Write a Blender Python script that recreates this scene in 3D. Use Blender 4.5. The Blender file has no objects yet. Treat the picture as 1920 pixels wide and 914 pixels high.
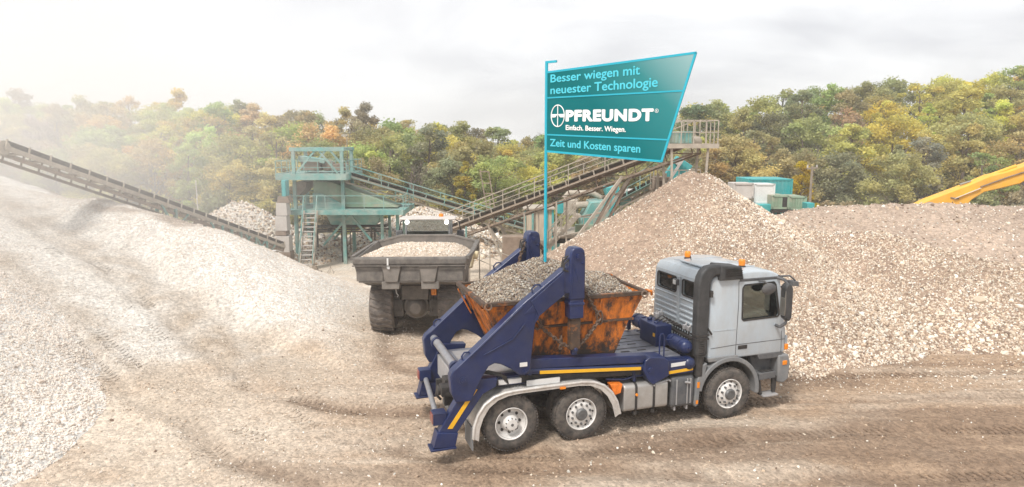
import bpy, bmesh, math, random
import numpy as np
from mathutils import Vector, Matrix, Euler

random.seed(7)
rng = np.random.default_rng(7)
S = bpy.context.scene
COL = S.collection
R = math.radians

# ------------------------------------------------------------------ camera, world, sun
CAM_Z, PITCH, FPX = 6.1, R(8.7), 1280.0
cd = bpy.data.cameras.new('camera'); cd.lens = 24; cd.sensor_width = 36; cd.sensor_fit = 'HORIZONTAL'
cd.clip_start = 0.1; cd.clip_end = 3000
cam = bpy.data.objects.new('camera', cd); COL.objects.link(cam)
cam.location = (0, 0, CAM_Z); cam.rotation_euler = (math.pi / 2 - PITCH, 0, 0)
S.camera = cam
S.view_settings.view_transform = 'Standard'; S.view_settings.look = 'None'
S.view_settings.exposure = 0.35; S.view_settings.gamma = 1.0; S.view_settings.use_curve_mapping = False
S.render.engine = 'CYCLES'
S.cycles.use_denoising = True
S.cycles.volume_step_rate = 2.0; S.cycles.max_bounces = 8; S.cycles.diffuse_bounces = 3; S.cycles.glossy_bounces = 3
S.cycles.transparent_max_bounces = 12; S.cycles.volume_bounces = 3; S.cycles.transmission_bounces = 4
S.cycles.caustics_reflective = False; S.cycles.caustics_refractive = False

SUN_EL, SUN_AZ = R(54), R(-148)      # azimuth from +Y towards +X
world = bpy.data.worlds.new('World'); S.world = world; world.use_nodes = True
nt = world.node_tree; nt.nodes.clear()
wo = nt.nodes.new('ShaderNodeOutputWorld'); bgS = nt.nodes.new('ShaderNodeBackground'); bgC = nt.nodes.new('ShaderNodeBackground')
ad = nt.nodes.new('ShaderNodeAddShader')
sky = nt.nodes.new('ShaderNodeTexSky'); sky.sky_type = 'NISHITA'; sky.sun_disc = False
sky.sun_elevation = SUN_EL; sky.sun_rotation = SUN_AZ; sky.air_density = 0.6; sky.dust_density = 3.0
bgS.inputs[1].default_value = 0.018
nt.links.new(sky.outputs[0], bgS.inputs[0])
tc = nt.nodes.new('ShaderNodeTexCoord')
mp = nt.nodes.new('ShaderNodeMapping'); mp.inputs['Scale'].default_value = (1.0, 1.0, 3.6); mp.inputs['Location'].default_value = (0.35, 0.1, 0.5)
nz = nt.nodes.new('ShaderNodeTexNoise'); nz.inputs['Scale'].default_value = 2.3; nz.inputs['Detail'].default_value = 7; nz.inputs['Roughness'].default_value = 0.52
nz.inputs['Distortion'].default_value = 0.35
cr = nt.nodes.new('ShaderNodeValToRGB')
cr.color_ramp.elements[0].position = 0.43; cr.color_ramp.elements[0].color = (0.58, 0.58, 0.59, 1)
cr.color_ramp.elements[1].position = 0.58; cr.color_ramp.elements[1].color = (0.78, 0.78, 0.775, 1)
nt.links.new(tc.outputs['Generated'], mp.inputs[0]); nt.links.new(mp.outputs[0], nz.inputs['Vector'])
nt.links.new(nz.outputs[0], cr.inputs[0])
# the cloud deck is thinner and brighter towards the sun on the left
vm = nt.nodes.new('ShaderNodeVectorMath'); vm.operation = 'DOT_PRODUCT'; vm.inputs[1].default_value = (-0.80, 0.60, 0.0)
nt.links.new(tc.outputs['Generated'], vm.inputs[0])
mr = nt.nodes.new('ShaderNodeMapRange'); mr.inputs['From Min'].default_value = 0.45; mr.inputs['From Max'].default_value = 1.0
mr.inputs['To Min'].default_value = 0.0; mr.inputs['To Max'].default_value = 0.9
nt.links.new(vm.outputs['Value'], mr.inputs['Value'])
mx = nt.nodes.new('ShaderNodeMix'); mx.data_type = 'RGBA'; mx.inputs['B'].default_value = (0.80, 0.79, 0.78, 1)
nt.links.new(mr.outputs[0], mx.inputs['Factor']); nt.links.new(cr.outputs[0], mx.inputs['A'])
nt.links.new(mx.outputs['Result'], bgC.inputs[0]); bgC.inputs[1].default_value = 1.0
nt.links.new(bgS.outputs[0], ad.inputs[0]); nt.links.new(bgC.outputs[0], ad.inputs[1]); nt.links.new(ad.outputs[0], wo.inputs[0])

sl = bpy.data.lights.new('sun', 'SUN'); sl.energy = 2.8; sl.angle = R(11); sl.color = (1.0, 0.955, 0.89)
so = bpy.data.objects.new('sun', sl); COL.objects.link(so)
sd = Vector((math.sin(SUN_AZ) * math.cos(SUN_EL), math.cos(SUN_AZ) * math.cos(SUN_EL), math.sin(SUN_EL)))
so.rotation_euler = sd.to_track_quat('Z', 'Y').to_euler(); so.location = sd * 100

# ------------------------------------------------------------------ helpers
def lin(r, g, b):
    def c(v):
        v /= 255.0
        return v / 12.92 if v <= 0.04045 else ((v + 0.055) / 1.055) ** 2.4
    return (c(r), c(g), c(b))

def at(px, py, Y):
    """the world point at depth Y that the full-size photograph shows at (px, py)"""
    a = (px - 960) / FPX; b = (py - 457) / FPX
    ry = math.cos(PITCH) - b * math.sin(PITCH); rz = -math.sin(PITCH) - b * math.cos(PITCH)
    t = Y / ry
    return Vector((a * t, Y, CAM_Z + rz * t))

def seen(p):
    y = p[1]; z = p[2] - CAM_Z
    fw = y * math.cos(PITCH) - z * math.sin(PITCH); up = y * math.sin(PITCH) + z * math.cos(PITCH)
    return 960 + FPX * p[0] / fw, 457 - FPX * up / fw

def mat(name, col, rough=0.7, metal=0.0, var=0.25, scale=3.0, dust=None, dust_amt=0.35, bump=0.0, bscale=40.0, stretch=None, col2=None, mixlo=0.45, mixhi=0.6, coat=0.0):
    m = bpy.data.materials.new(name); m.use_nodes = True; t = m.node_tree; p = t.nodes['Principled BSDF']
    p.inputs['Roughness'].default_value = rough; p.inputs['Metallic'].default_value = metal
    if coat: p.inputs['Coat Weight'].default_value = coat
    co = t.nodes.new('ShaderNodeTexCoord'); vec = co.outputs['Object']
    if stretch:
        q = t.nodes.new('ShaderNodeMapping'); q.inputs['Scale'].default_value = stretch
        t.links.new(vec, q.inputs[0]); vec = q.outputs[0]
    n = t.nodes.new('ShaderNodeTexNoise'); n.inputs['Scale'].default_value = scale; n.inputs['Detail'].default_value = 6; n.inputs['Roughness'].default_value = 0.65
    t.links.new(vec, n.inputs['Vector'])
    r = t.nodes.new('ShaderNodeMapRange'); r.inputs['From Min'].default_value = 0.3; r.inputs['From Max'].default_value = 0.7
    r.inputs['To Min'].default_value = 1 - var; r.inputs['To Max'].default_value = 1 + var
    t.links.new(n.outputs[0], r.inputs['Value'])
    def mixc(A, B, F, mode='MIX'):
        x = t.nodes.new('ShaderNodeMix'); x.data_type = 'RGBA'; x.blend_type = mode
        for s_, v in (('A', A), ('B', B), ('Factor', F)):
            if hasattr(v, 'is_linked'): t.links.new(v, x.inputs[s_])
            elif s_ == 'Factor': x.inputs[s_].default_value = v
            else: x.inputs[s_].default_value = (*v, 1)
        return x.outputs['Result']
    def thr(scale_, lo, hi, detail=5, seed=0.0):
        n2 = t.nodes.new('ShaderNodeTexNoise'); n2.inputs['Scale'].default_value = scale_; n2.inputs['Detail'].default_value = detail; n2.inputs['Roughness'].default_value = 0.7
        o_ = t.nodes.new('ShaderNodeVectorMath'); o_.operation = 'ADD'; o_.inputs[1].default_value = (seed, seed * 2, 0)
        t.links.new(vec, o_.inputs[0]); t.links.new(o_.outputs[0], n2.inputs['Vector'])
        r2 = t.nodes.new('ShaderNodeMapRange'); r2.inputs['From Min'].default_value = lo; r2.inputs['From Max'].default_value = hi
        t.links.new(n2.outputs[0], r2.inputs['Value']); return r2.outputs[0]
    c = mixc(col, (0, 0, 0), 0.0)
    if col2: c = mixc(c, col2, thr(scale * 0.8, mixlo, mixhi, 8, 3.1))
    c = mixc(c, r.outputs[0], 1.0, 'MULTIPLY')
    if dust:
        d = thr(scale * 1.7, 0.35, 0.8, 8, 9.3)
        mm = t.nodes.new('ShaderNodeMath'); mm.operation = 'MULTIPLY'; mm.inputs[1].default_value = dust_amt
        t.links.new(d, mm.inputs[0]); c = mixc(c, dust, mm.outputs[0])
        rr = t.nodes.new('ShaderNodeMapRange'); rr.inputs['To Min'].default_value = rough; rr.inputs['To Max'].default_value = min(1, rough + 0.45)
        t.links.new(mm.outputs[0], rr.inputs['Value']); t.links.new(rr.outputs[0], p.inputs['Roughness'])
    t.links.new(c, p.inputs['Base Color'])
    if bump:
        b = t.nodes.new('ShaderNodeBump'); b.inputs['Strength'].default_value = bump; b.inputs['Distance'].default_value = 0.02
        nb = t.nodes.new('ShaderNodeTexNoise'); nb.inputs['Scale'].default_value = bscale; nb.inputs['Detail'].default_value = 4
        t.links.new(co.outputs['Object'], nb.inputs['Vector']); t.links.new(nb.outputs[0], b.inputs['Height']); t.links.new(b.outputs[0], p.inputs['Normal'])
    return m

WM = {}
def wm(o): return WM.get(o.name, Matrix.Identity(4)) if o else Matrix.Identity(4)

def props(o, label=None, cat=None, group=None, kind=None):
    if label: o['label'] = label
    if cat: o['category'] = cat
    if group: o['group'] = group
    if kind: o['kind'] = kind
    return o

def thing(name, label, cat, loc=(0, 0, 0), rz=0.0, group=None, rx=0.0):
    o = bpy.data.objects.new(name, None); COL.objects.link(o); o.empty_display_size = 0.3
    o.location = loc; o.rotation_euler = (rx, 0, rz)
    WM[o.name] = Matrix.Translation(Vector(loc)) @ Euler((rx, 0, rz)).to_matrix().to_4x4()
    return props(o, label, cat, group)

def link_mesh(name, me, m, parent=None, loc=None, label=None):
    o = bpy.data.objects.new(name, me); COL.objects.link(o)
    if m and not me.materials: me.materials.append(m)
    if parent: o.parent = parent
    if loc: o.location = loc
    WM[o.name] = wm(parent) @ Matrix.Translation(Vector(loc) if loc else Vector((0, 0, 0)))
    if label: o['label'] = label
    return o

def frame_of(d, up=Vector((0, 0, 1))):
    d = d.normalized()
    s = d.cross(up)
    if s.length < 1e-4: s = Vector((1, 0, 0))
    s.normalize(); n = s.cross(d).normalized()
    return d, s, n

class MB:
    def __init__(self): self.v = []; self.f = []
    def add(self, vs, fs):
        b = len(self.v); self.v += [Vector(x) for x in vs]; self.f += [tuple(i + b for i in f) for f in fs]; return self
    def box(self, x0, x1, y0, y1, z0, z1, tx=0.0, ty=0.0):
        return self.add([(x0, y0, z0), (x1, y0, z0), (x1, y1, z0), (x0, y1, z0), (x0 + tx, y0 + ty, z1), (x1 - tx, y0 + ty, z1), (x1 - tx, y1 - ty, z1), (x0 + tx, y1 - ty, z1)],
                        [(0, 3, 2, 1), (4, 5, 6, 7), (0, 1, 5, 4), (1, 2, 6, 5), (2, 3, 7, 6), (3, 0, 4, 7)])
    def bar(self, p0, p1, w, h=None, up=(0, 0, 1)):
        p0 = Vector(p0); p1 = Vector(p1); h = h or w
        d, s, n = frame_of(p1 - p0, Vector(up)); s = s * w / 2; n = n * h / 2
        vs = [p0 - s - n, p0 + s - n, p0 + s + n, p0 - s + n, p1 - s - n, p1 + s - n, p1 + s + n, p1 - s + n]
        return self.add(vs, [(0, 1, 2, 3), (4, 7, 6, 5), (0, 4, 5, 1), (1, 5, 6, 2), (2, 6, 7, 3), (3, 7, 4, 0)])
    def tube(self, pts, r, n=8, r1=None, closed=False):
        pts = [Vector(p) for p in pts]; k = len(pts); rings = []
        last = None
        for i, p in enumerate(pts):
            if closed: d = pts[(i + 1) % k] - pts[i - 1]
            else: d = pts[min(i + 1, k - 1)] - pts[max(i - 1, 0)]
            d.normalize()
            if last is None: _, s, u = frame_of(d)
            else:
                s = last - d * last.dot(d); s.normalize(); u = s.cross(d).normalized()
            last = s
            rr = r if r1 is None else r + (r1 - r) * i / (k - 1)
            rings.append([p + (s * math.cos(2 * math.pi * j / n) + u * math.sin(2 * math.pi * j / n)) * rr for j in range(n)])
        fs = []
        m = k if closed else k - 1
        for i in range(m):
            a = i * n; b = ((i + 1) % k) * n
            for j in range(n): fs.append((a + j, a + (j + 1) % n, b + (j + 1) % n, b + j))
        if not closed: fs += [tuple(reversed(range(n))), tuple((k - 1) * n + j for j in range(n))]
        return self.add([q for r_ in rings for q in r_], fs)
    def cyl(self, p0, p1, r, n=16, r1=None): return self.tube([p0, p1], r, n, r1)
    def lathe(self, prof, o=(0, 0, 0), axis=(0, 1, 0), n=32, caps=True):
        """prof: (radius, distance along the axis)"""
        d, s, u = frame_of(Vector(axis)); o = Vector(o); vs = []; fs = []
        for (r, a) in prof:
            for j in range(n):
                t = 2 * math.pi * j / n; vs.append(o + d * a + (s * math.cos(t) + u * math.sin(t)) * r)
        for i in range(len(prof) - 1):
            for j in range(n): fs.append((i * n + j, i * n + (j + 1) % n, (i + 1) * n + (j + 1) % n, (i + 1) * n + j))
        if caps: fs += [tuple(reversed(range(n))), tuple((len(prof) - 1) * n + j for j in range(n))]
        return self.add(vs, fs)
    def prism(self, poly, a0, a1, plane='xz'):
        """poly in the given plane, extruded between a0 and a1 on the third axis"""
        def P(q, a):
            if plane == 'xz': return (q[0], a, q[1])
            if plane == 'xy': return (q[0], q[1], a)
            return (a, q[0], q[1])
        n = len(poly); vs = [P(q, a0) for q in poly] + [P(q, a1) for q in poly]
        fs = [tuple(range(n)), tuple(reversed(range(n, 2 * n)))] + [(i, (i + 1) % n, n + (i + 1) % n, n + i) for i in range(n)]
        return self.add(vs, fs)
    def rings(self, rs, close_top=True, close_bottom=True):
        n = len(rs[0]); fs = []
        for i in range(len(rs) - 1):
            for j in range(n): fs.append((i * n + j, i * n + (j + 1) % n, (i + 1) * n + (j + 1) % n, (i + 1) * n + j))
        if close_bottom: fs.append(tuple(reversed(range(n))))
        if close_top: fs.append(tuple((len(rs) - 1) * n + j for j in range(n)))
        return self.add([q for r_ in rs for q in r_], fs)
    def mesh(self, name, smooth=35):
        me = bpy.data.meshes.new(name); me.from_pydata([tuple(x) for x in self.v], [], self.f)
        bm = bmesh.new(); bm.from_mesh(me); bmesh.ops.recalc_face_normals(bm, faces=bm.faces[:]); bm.to_mesh(me); bm.free()
        if smooth:
            me.polygons.foreach_set('use_smooth', [True] * len(me.polygons)); me.set_sharp_from_angle(angle=R(smooth))
        me.update(); return me
    def build(self, name, m, parent=None, world=False, bevel=0.0, smooth=35, label=None, segs=2):
        if world and parent:
            inv = wm(parent).inverted(); self.v = [inv @ x for x in self.v]
        o = link_mesh(name, self.mesh(name, smooth), m, parent, label=label)
        if bevel:
            b = o.modifiers.new('edge', 'BEVEL'); b.width = bevel; b.segments = segs; b.limit_method = 'ANGLE'; b.angle_limit = R(35); b.harden_normals = False
        return o

def copy_tree(o, parent=None):
    c = o.copy(); COL.objects.link(c)
    if parent: c.parent = parent
    for ch in list(o.children): copy_tree(ch, c)
    return c

# value noise
_tab = rng.random((256, 256))
def vnoise(x, y, s=1.0, seed=0):
    x = np.asarray(x, float) / s + seed * 17.3; y = np.asarray(y, float) / s + seed * 31.7
    xi = np.floor(x).astype(int); yi = np.floor(y).astype(int); fx = x - xi; fy = y - yi
    fx = fx * fx * (3 - 2 * fx); fy = fy * fy * (3 - 2 * fy)
    g = lambda i, j: _tab[i % 256, j % 256]
    return (g(xi, yi) * (1 - fx) + g(xi + 1, yi) * fx) * (1 - fy) + (g(xi, yi + 1) * (1 - fx) + g(xi + 1, yi + 1) * fx) * fy
def fbm(x, y, s=1.0, o=4, seed=0):
    r = 0; a = 1; t = 0
    for i in range(o): r = r + a * vnoise(x, y, s / 2 ** i, seed + i * 3); t += a; a *= 0.5
    return r / t - 0.5
def ss(a, b, x):
    t = np.clip((np.asarray(x, float) - a) / (b - a), 0, 1); return t * t * (3 - 2 * t)

# ------------------------------------------------------------------ terrain heights
DIRX, DIRY = -0.825, 0.565
def ab(x, y):
    rx = x + 7; ry = y - 18
    return rx * DIRX + ry * DIRY, rx * -DIRY * -1 * 1.0 + ry * 0.825   # along the ramp, across it (positive: back)
def hill(x, y):
    ang = np.asarray(x) / np.maximum(np.asarray(y), 20) * FPX + 960
    hc = np.interp(ang, [-600, 0, 300, 600, 850, 1000, 1150, 1330, 1500, 1700, 1920, 2500], [3, 3.0, 3.4, 1.6, -0.4, -1.6, -0.2, 2.4, 4.2, 6.0, 6.6, 6])
    return (hc + 1.8) * ss(60, 96, y)
def ramp(x, y):
    a, b = ab(x, y)
    T = 0.265 * np.log1p(np.exp(np.clip(a - 0.4, -40, 40) * 1.3)) / 1.3
    T = 5.8 - np.log1p(np.exp((5.8 - T) * 1.2)) / 1.2 + 0.02
    T = np.maximum(T, 0)
    T = T * ss(3, 11, y - 0.25 * (x + 14)) * ss(-3.8, -8.0, x)          # the bank dies out towards the camera
    bank = 0.62 * (b - 1.0 + 0.45 * fbm(x, y, 2.0, 4, 5) * 3)
    cap = (0.35 + 0.95 * ss(3.0, 9, a)) * ss(17, 12, a) * ss(-4.6, -7.5, x) + 0.22 * ss(-3.6, -5.5, x)
    bank = np.clip(bank, 0, None); bank = cap * (1 - np.exp(-bank / np.maximum(cap, 0.05))) * 1.15
    bank = bank * ss(22, 12, a)
    yc = 22.6 + 0.45 * np.maximum(-x - 8, 0) + 0.25 * np.maximum(-x - 15, 0)
    fall = ss(8.5, 0, y - yc)
    return (T + bank) * fall
TRACKS = [[(24, 15.2), (14, 14.9), (7, 14.6), (1, 13.6), (-4, 13.8), (-8, 15.8), (-12, 19.0), (-17, 22.6), (-23, 26.6)],
          [(24, 17.0), (13, 16.4), (6, 16.0), (0.5, 16.4), (-2.6, 18.6), (-3.1, 23), (-3.2, 30), (-2.0, 40)],
          [(22, 11.2), (12, 11.0), (5, 10.6), (-1, 11.2), (-5, 13.2), (-8.4, 17.0), (-13, 20.6), (-20, 25.2)]]
def track_dist(x, y):
    """distance from the middle of the nearest driven lane"""
    best = np.full(np.shape(x), 99.0)
    for tr in TRACKS:
        P_ = np.array(tr, float); t = np.linspace(0, len(P_) - 1, 40); i = np.minimum(t.astype(int), len(P_) - 2); f = (t - i)[:, None]
        f = f * f * (3 - 2 * f) * 0.3 + f * 0.7; Q = P_[i] * (1 - f) + P_[i + 1] * f
        for a, b in zip(Q[:-1], Q[1:]):
            v = b - a; u = np.clip(((x - a[0]) * v[0] + (y - a[1]) * v[1]) / (v @ v), 0, 1); best = np.minimum(best, np.hypot(x - a[0] - u * v[0], y - a[1] - u * v[1]))
    return best, None
def gh(x, y):
    x = np.asarray(x, float); y = np.asarray(y, float)
    z = -1.8 * ss(20, 44, y) + hill(x, y) + ramp(x, y)
    z = z + ss(8, 13, x) * ss(27, 33, y) * ss(56, 46, y) * 2.6       # the shelf on the right behind the heaps
    rough = 0.05 + 0.14 * ss(0.2, 1.5, ramp(x, y))
    z = z + fbm(x, y, 3.0, 4, 1) * rough * 2.0 + fbm(x, y, 0.7, 3, 8) * rough * 0.9
    near = (np.abs(x) < 26) & (y > 7) & (y < 42)
    if np.any(near):
        d = np.full(np.shape(z), 9.0); d[near] = track_dist(x[near], y[near])[0]
        z = z - 0.055 * np.exp(-((d - 0.95) / 0.26) ** 2) + 0.035 * (np.exp(-((d - 1.38) / 0.16) ** 2) + np.exp(-((d - 0.5) / 0.16) ** 2))
    return z
def gz(x, y): return float(gh(np.array([x]), np.array([y]))[0])

RP = [(6.5, 25.0, 4.95), (7.1, 25.0, 4.85), (8.1, 24.7, 4.2), (9.6, 24.4, 3.2), (10.8, 24.0, 2.95), (12.9, 23.6, 2.95), (14.3, 22.6, 2.5), (16.4, 21.5, 2.1), (22.0, 21.0, 1.9), (30.0, 21.0, 2.0)]
def cone_sweep(x, y, pts, k, seed, amp=0.25, step=0.35):
    h = np.full(np.shape(x), -9.0)
    for (p, q) in zip(pts[:-1], pts[1:]):
        p = np.array(p); q = np.array(q); n = max(1, int(np.hypot(*(q - p)[:2]) / step))
        for i in range(n + 1):
            c = p + (q - p) * i / n
            h = np.maximum(h, c[2] - k * np.hypot(x - c[0], y - c[1]))
    return h + fbm(x, y, 2.4, 4, seed) * amp
def pile_right(x, y): return cone_sweep(x, y, RP, 0.625, 21, 0.22) + 0.0
def mound_brown(x, y): return cone_sweep(x, y, [(11.0, 30.5, 2.75), (14, 31, 3.05), (19, 31, 3.3), (24, 31, 3.1), (34, 30, 3.4)], 0.5, 31, 0.35)
def pile_front(x, y):
    x = np.asarray(x); y = np.asarray(y)
    return cone_sweep(x, y, [(-15.2, 12.2, 3.3), (-19.0, 15.2, 4.4)], 0.5, 41, 0.5) + ramp(x, y) * 0.4
def pile_small(cx, cy, h, k, seed): return lambda x, y: cone_sweep(np.asarray(x), np.asarray(y), [(cx - 0.3, cy, h), (cx + 0.3, cy, h)], k, seed, 0.25)

# ------------------------------------------------------------------ materials
def soil_mat(name, scale=1.0, rough=0.95):
    m = bpy.data.materials.new(name); m.use_nodes = True; t = m.node_tree; p = t.nodes['Principled BSDF']; p.inputs['Roughness'].default_value = rough
    p.inputs['Specular IOR Level'].default_value = 0.2
    a = t.nodes.new('ShaderNodeAttribute'); a.attribute_name = 'Col'
    co = t.nodes.new('ShaderNodeTexCoord')
    n = t.nodes.new('ShaderNodeTexNoise'); n.inputs['Scale'].default_value = 6 * scale; n.inputs['Detail'].default_value = 9; n.inputs['Roughness'].default_value = 0.75
    t.links.new(co.outputs['Object'], n.inputs['Vector'])
    r = t.nodes.new('ShaderNodeMapRange'); r.inputs['From Min'].default_value = 0.3; r.inputs['From Max'].default_value = 0.7; r.inputs['To Min'].default_value = 0.72; r.inputs['To Max'].default_value = 1.28
    t.links.new(n.outputs[0], r.inputs['Value'])
    x = t.nodes.new('ShaderNodeMix'); x.data_type = 'RGBA'; x.blend_type = 'MULTIPLY'; x.inputs['Factor'].default_value = 1
    t.links.new(a.outputs['Color'], x.inputs['A']); t.links.new(r.outputs[0], x.inputs['B'])
    v = t.nodes.new('ShaderNodeTexVoronoi'); v.inputs['Scale'].default_value = 16 * scale
    t.links.new(co.outputs['Object'], v.inputs['Vector'])
    sp = t.nodes.new('ShaderNodeSeparateColor'); t.links.new(v.outputs['Color'], sp.inputs[0])
    r2 = t.nodes.new('ShaderNodeMapRange'); r2.inputs['From Min'].default_value = 0.0; r2.inputs['From Max'].default_value = 1.0; r2.inputs['To Min'].default_value = 0.8; r2.inputs['To Max'].default_value = 1.2
    t.links.new(sp.outputs[0], r2.inputs['Value'])
    y = t.nodes.new('ShaderNodeMix'); y.data_type = 'RGBA'; y.blend_type = 'MULTIPLY'; y.inputs['Factor'].default_value = 1
    t.links.new(x.outputs['Result'], y.inputs['A']); t.links.new(r2.outputs[0], y.inputs['B']); t.links.new(y.outputs['Result'], p.inputs['Base Color'])
    b = t.nodes.new('ShaderNodeBump'); b.inputs['Strength'].default_value = 1.0; b.inputs['Distance'].default_value = 0.07
    t.links.new(n.outputs[0], b.inputs['Height'])
    b2 = t.nodes.new('ShaderNodeBump'); b2.inputs['Strength'].default_value = 0.6; b2.inputs['Distance'].default_value = 0.03; b2.invert = True
    t.links.new(v.outputs['Distance'], b2.inputs['Height']); t.links.new(b.outputs[0], b2.inputs['Normal']); t.links.new(b2.outputs[0], p.inputs['Normal'])
    return m
M_soil = soil_mat('yard_soil'); M_heap = soil_mat('heap_soil', 0.8)

def rock_mat():
    m = bpy.data.materials.new('stone'); m.use_nodes = True; t = m.node_tree; p = t.nodes['Principled BSDF']; p.inputs['Roughness'].default_value = 0.9
    p.inputs['Specular IOR Level'].default_value = 0.25
    a = t.nodes.new('ShaderNodeAttribute'); a.attribute_name = 'Col'; t.links.new(a.outputs['Color'], p.inputs['Base Color']); return m
M_rock = rock_mat()

DUST = (0.50, 0.42, 0.34)
M_blue = mat('blue_paint', (0.003, 0.014, 0.078), 0.38, 0, 0.3, 2.5, dust=(0.12, 0.12, 0.13), dust_amt=0.2, bump=0.06, coat=0.1)
M_blue_worn = mat('worn_blue_steel', (0.06, 0.075, 0.12), 0.5, 0.2, 0.4, 3, dust=(0.38, 0.36, 0.36), dust_amt=0.95, bump=0.1)
M_deck = mat('worn_deck_steel', (0.30, 0.31, 0.35), 0.4, 0.45, 0.3, 2.2, dust=(0.10, 0.11, 0.16), dust_amt=0.8, bump=0.1)
M_cab = mat('pale_grey_cab_paint', (0.47, 0.54, 0.60), 0.3, 0, 0.08, 1.2, dust=(0.36, 0.31, 0.25), dust_amt=0.5, coat=0.5, stretch=(1.6, 1.6, 0.7))
M_grey = mat('dark_grey_plastic', (0.075, 0.08, 0.088), 0.6, 0, 0.2, 4, dust=(0.30, 0.28, 0.26), dust_amt=0.4)
M_duct = mat('black_duct_plastic', (0.028, 0.03, 0.033), 0.55, 0, 0.2, 4, dust=(0.2, 0.19, 0.18), dust_amt=0.3)
M_midgrey = mat('mid_grey_plastic', (0.17, 0.18, 0.19), 0.6, 0, 0.15, 3, dust=(0.36, 0.33, 0.30), dust_amt=0.5)
M_black = mat('black_steel', (0.02, 0.02, 0.022), 0.55, 0.1, 0.3, 5, dust=(0.2, 0.17, 0.14), dust_amt=0.35)
M_tyre = mat('dusty_tyre_rubber', (0.035, 0.034, 0.034), 0.85, 0, 0.3, 4, dust=(0.30, 0.25, 0.205), dust_amt=0.62, bump=0.2)
M_tyre2 = mat('grey_tyre_rubber', (0.10, 0.09, 0.083), 0.9, 0, 0.3, 3, dust=(0.33, 0.28, 0.24), dust_amt=0.9, bump=0.2)
M_rim = mat('silver_rim', (0.78, 0.77, 0.75), 0.5, 0.1, 0.12, 5, dust=(0.36, 0.29, 0.23), dust_amt=0.45)
M_hub = mat('hub_steel', (0.16, 0.16, 0.16), 0.55, 0.4, 0.3, 8)
M_alu = mat('dusty_aluminium', (0.74, 0.73, 0.71), 0.42, 0.5, 0.18, 4, dust=(0.45, 0.38, 0.31), dust_amt=0.8, bump=0.1)
M_tank = mat('aluminium_tank', (0.50, 0.50, 0.49), 0.38, 0.55, 0.15, 3, dust=(0.4, 0.34, 0.28), dust_amt=0.6)
M_skip = mat('scraped_orange_paint', (0.66, 0.185, 0.014), 0.75, 0, 0.35, 3.6, col2=(0.055, 0.03, 0.02), mixlo=0.46, mixhi=0.60, stretch=(1.8, 1.8, 0.9), dust=(0.12, 0.05, 0.02), dust_amt=0.5, bump=0.25)
_t = M_skip.node_tree; _p = _t.nodes['Principled BSDF']; _old = _p.inputs['Base Color'].links[0].from_socket   # darker over the lower third, with a noisy edge
_c = _t.nodes.new('ShaderNodeTexCoord'); _x = _t.nodes.new('ShaderNodeSeparateXYZ'); _t.links.new(_c.outputs['Object'], _x.inputs[0])
_n = _t.nodes.new('ShaderNodeTexNoise'); _n.inputs['Scale'].default_value = 3.5; _n.inputs['Detail'].default_value = 8; _n.inputs['Roughness'].default_value = 0.75; _t.links.new(_c.outputs['Object'], _n.inputs['Vector'])
_a = _t.nodes.new('ShaderNodeMath'); _a.operation = 'MULTIPLY_ADD'; _a.inputs[1].default_value = 1.5; _t.links.new(_n.outputs[0], _a.inputs[0]); _t.links.new(_x.outputs['Z'], _a.inputs[2])
_m = _t.nodes.new('ShaderNodeMapRange'); _m.inputs['From Min'].default_value = 1.16; _m.inputs['From Max'].default_value = 0.98; _t.links.new(_a.outputs[0], _m.inputs['Value'])
_k = _t.nodes.new('ShaderNodeMix'); _k.data_type = 'RGBA'; _k.inputs['B'].default_value = (0.05, 0.035, 0.027, 1); _t.links.new(_m.outputs[0], _k.inputs['Factor']); _t.links.new(_old, _k.inputs['A']); _t.links.new(_k.outputs['Result'], _p.inputs['Base Color'])
M_skipdark = mat('rusty_black_steel', (0.045, 0.028, 0.02), 0.75, 0, 0.4, 3, col2=(0.33, 0.11, 0.02), mixlo=0.56, mixhi=0.66, bump=0.3, dust=(0.2, 0.13, 0.08), dust_amt=0.4)
M_rust = mat('rusty_rim_steel', (0.14, 0.095, 0.07), 0.75, 0, 0.4, 6, col2=(0.42, 0.16, 0.03), mixlo=0.58, mixhi=0.68, bump=0.25)
M_chain = mat('rusty_chain', (0.13, 0.085, 0.06), 0.6, 0.4, 0.5, 12)
M_stripe = mat('yellow_reflective', (0.80, 0.44, 0.02), 0.4, 0, 0.08, 6)
M_white = mat('white_plate', (0.74, 0.74, 0.73), 0.5, 0, 0.06, 4, dust=(0.5, 0.45, 0.4), dust_amt=0.35)
M_amber = mat('amber_lens', (0.85, 0.26, 0.012), 0.25, 0, 0.12, 9, coat=0.5)
M_orangeplate = mat('orange_reflector', (0.80, 0.20, 0.02), 0.4, 0, 0.35, 9)
M_ram = mat('chrome_ram', (0.45, 0.44, 0.42), 0.3, 0.8, 0.15, 5)
M_greysteel = mat('galvanised_tube', (0.42, 0.43, 0.45), 0.5, 0.4, 0.15, 5, dust=DUST, dust_amt=0.5)
M_dumper = mat('dusty_dark_body_steel', (0.10, 0.093, 0.086), 0.75, 0.0, 0.35, 2.5, dust=(0.27, 0.24, 0.21), dust_amt=0.85, bump=0.15)
M_dumper2 = mat('dusty_body_inside', (0.17, 0.155, 0.14), 0.75, 0, 0.25, 2, dust=(0.34, 0.3, 0.26), dust_amt=0.6)
M_cream = mat('cream_roof_paint', (0.72, 0.60, 0.36), 0.5, 0, 0.1, 2, dust=(0.6, 0.56, 0.5), dust_amt=0.6)
M_teal = mat('faded_teal_paint', (0.10, 0.33, 0.31), 0.6, 0, 0.25, 1.2, col2=(0.30, 0.40, 0.36), mixlo=0.42, mixhi=0.62, dust=(0.40, 0.36, 0.31), dust_amt=0.5, bump=0.05)
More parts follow.
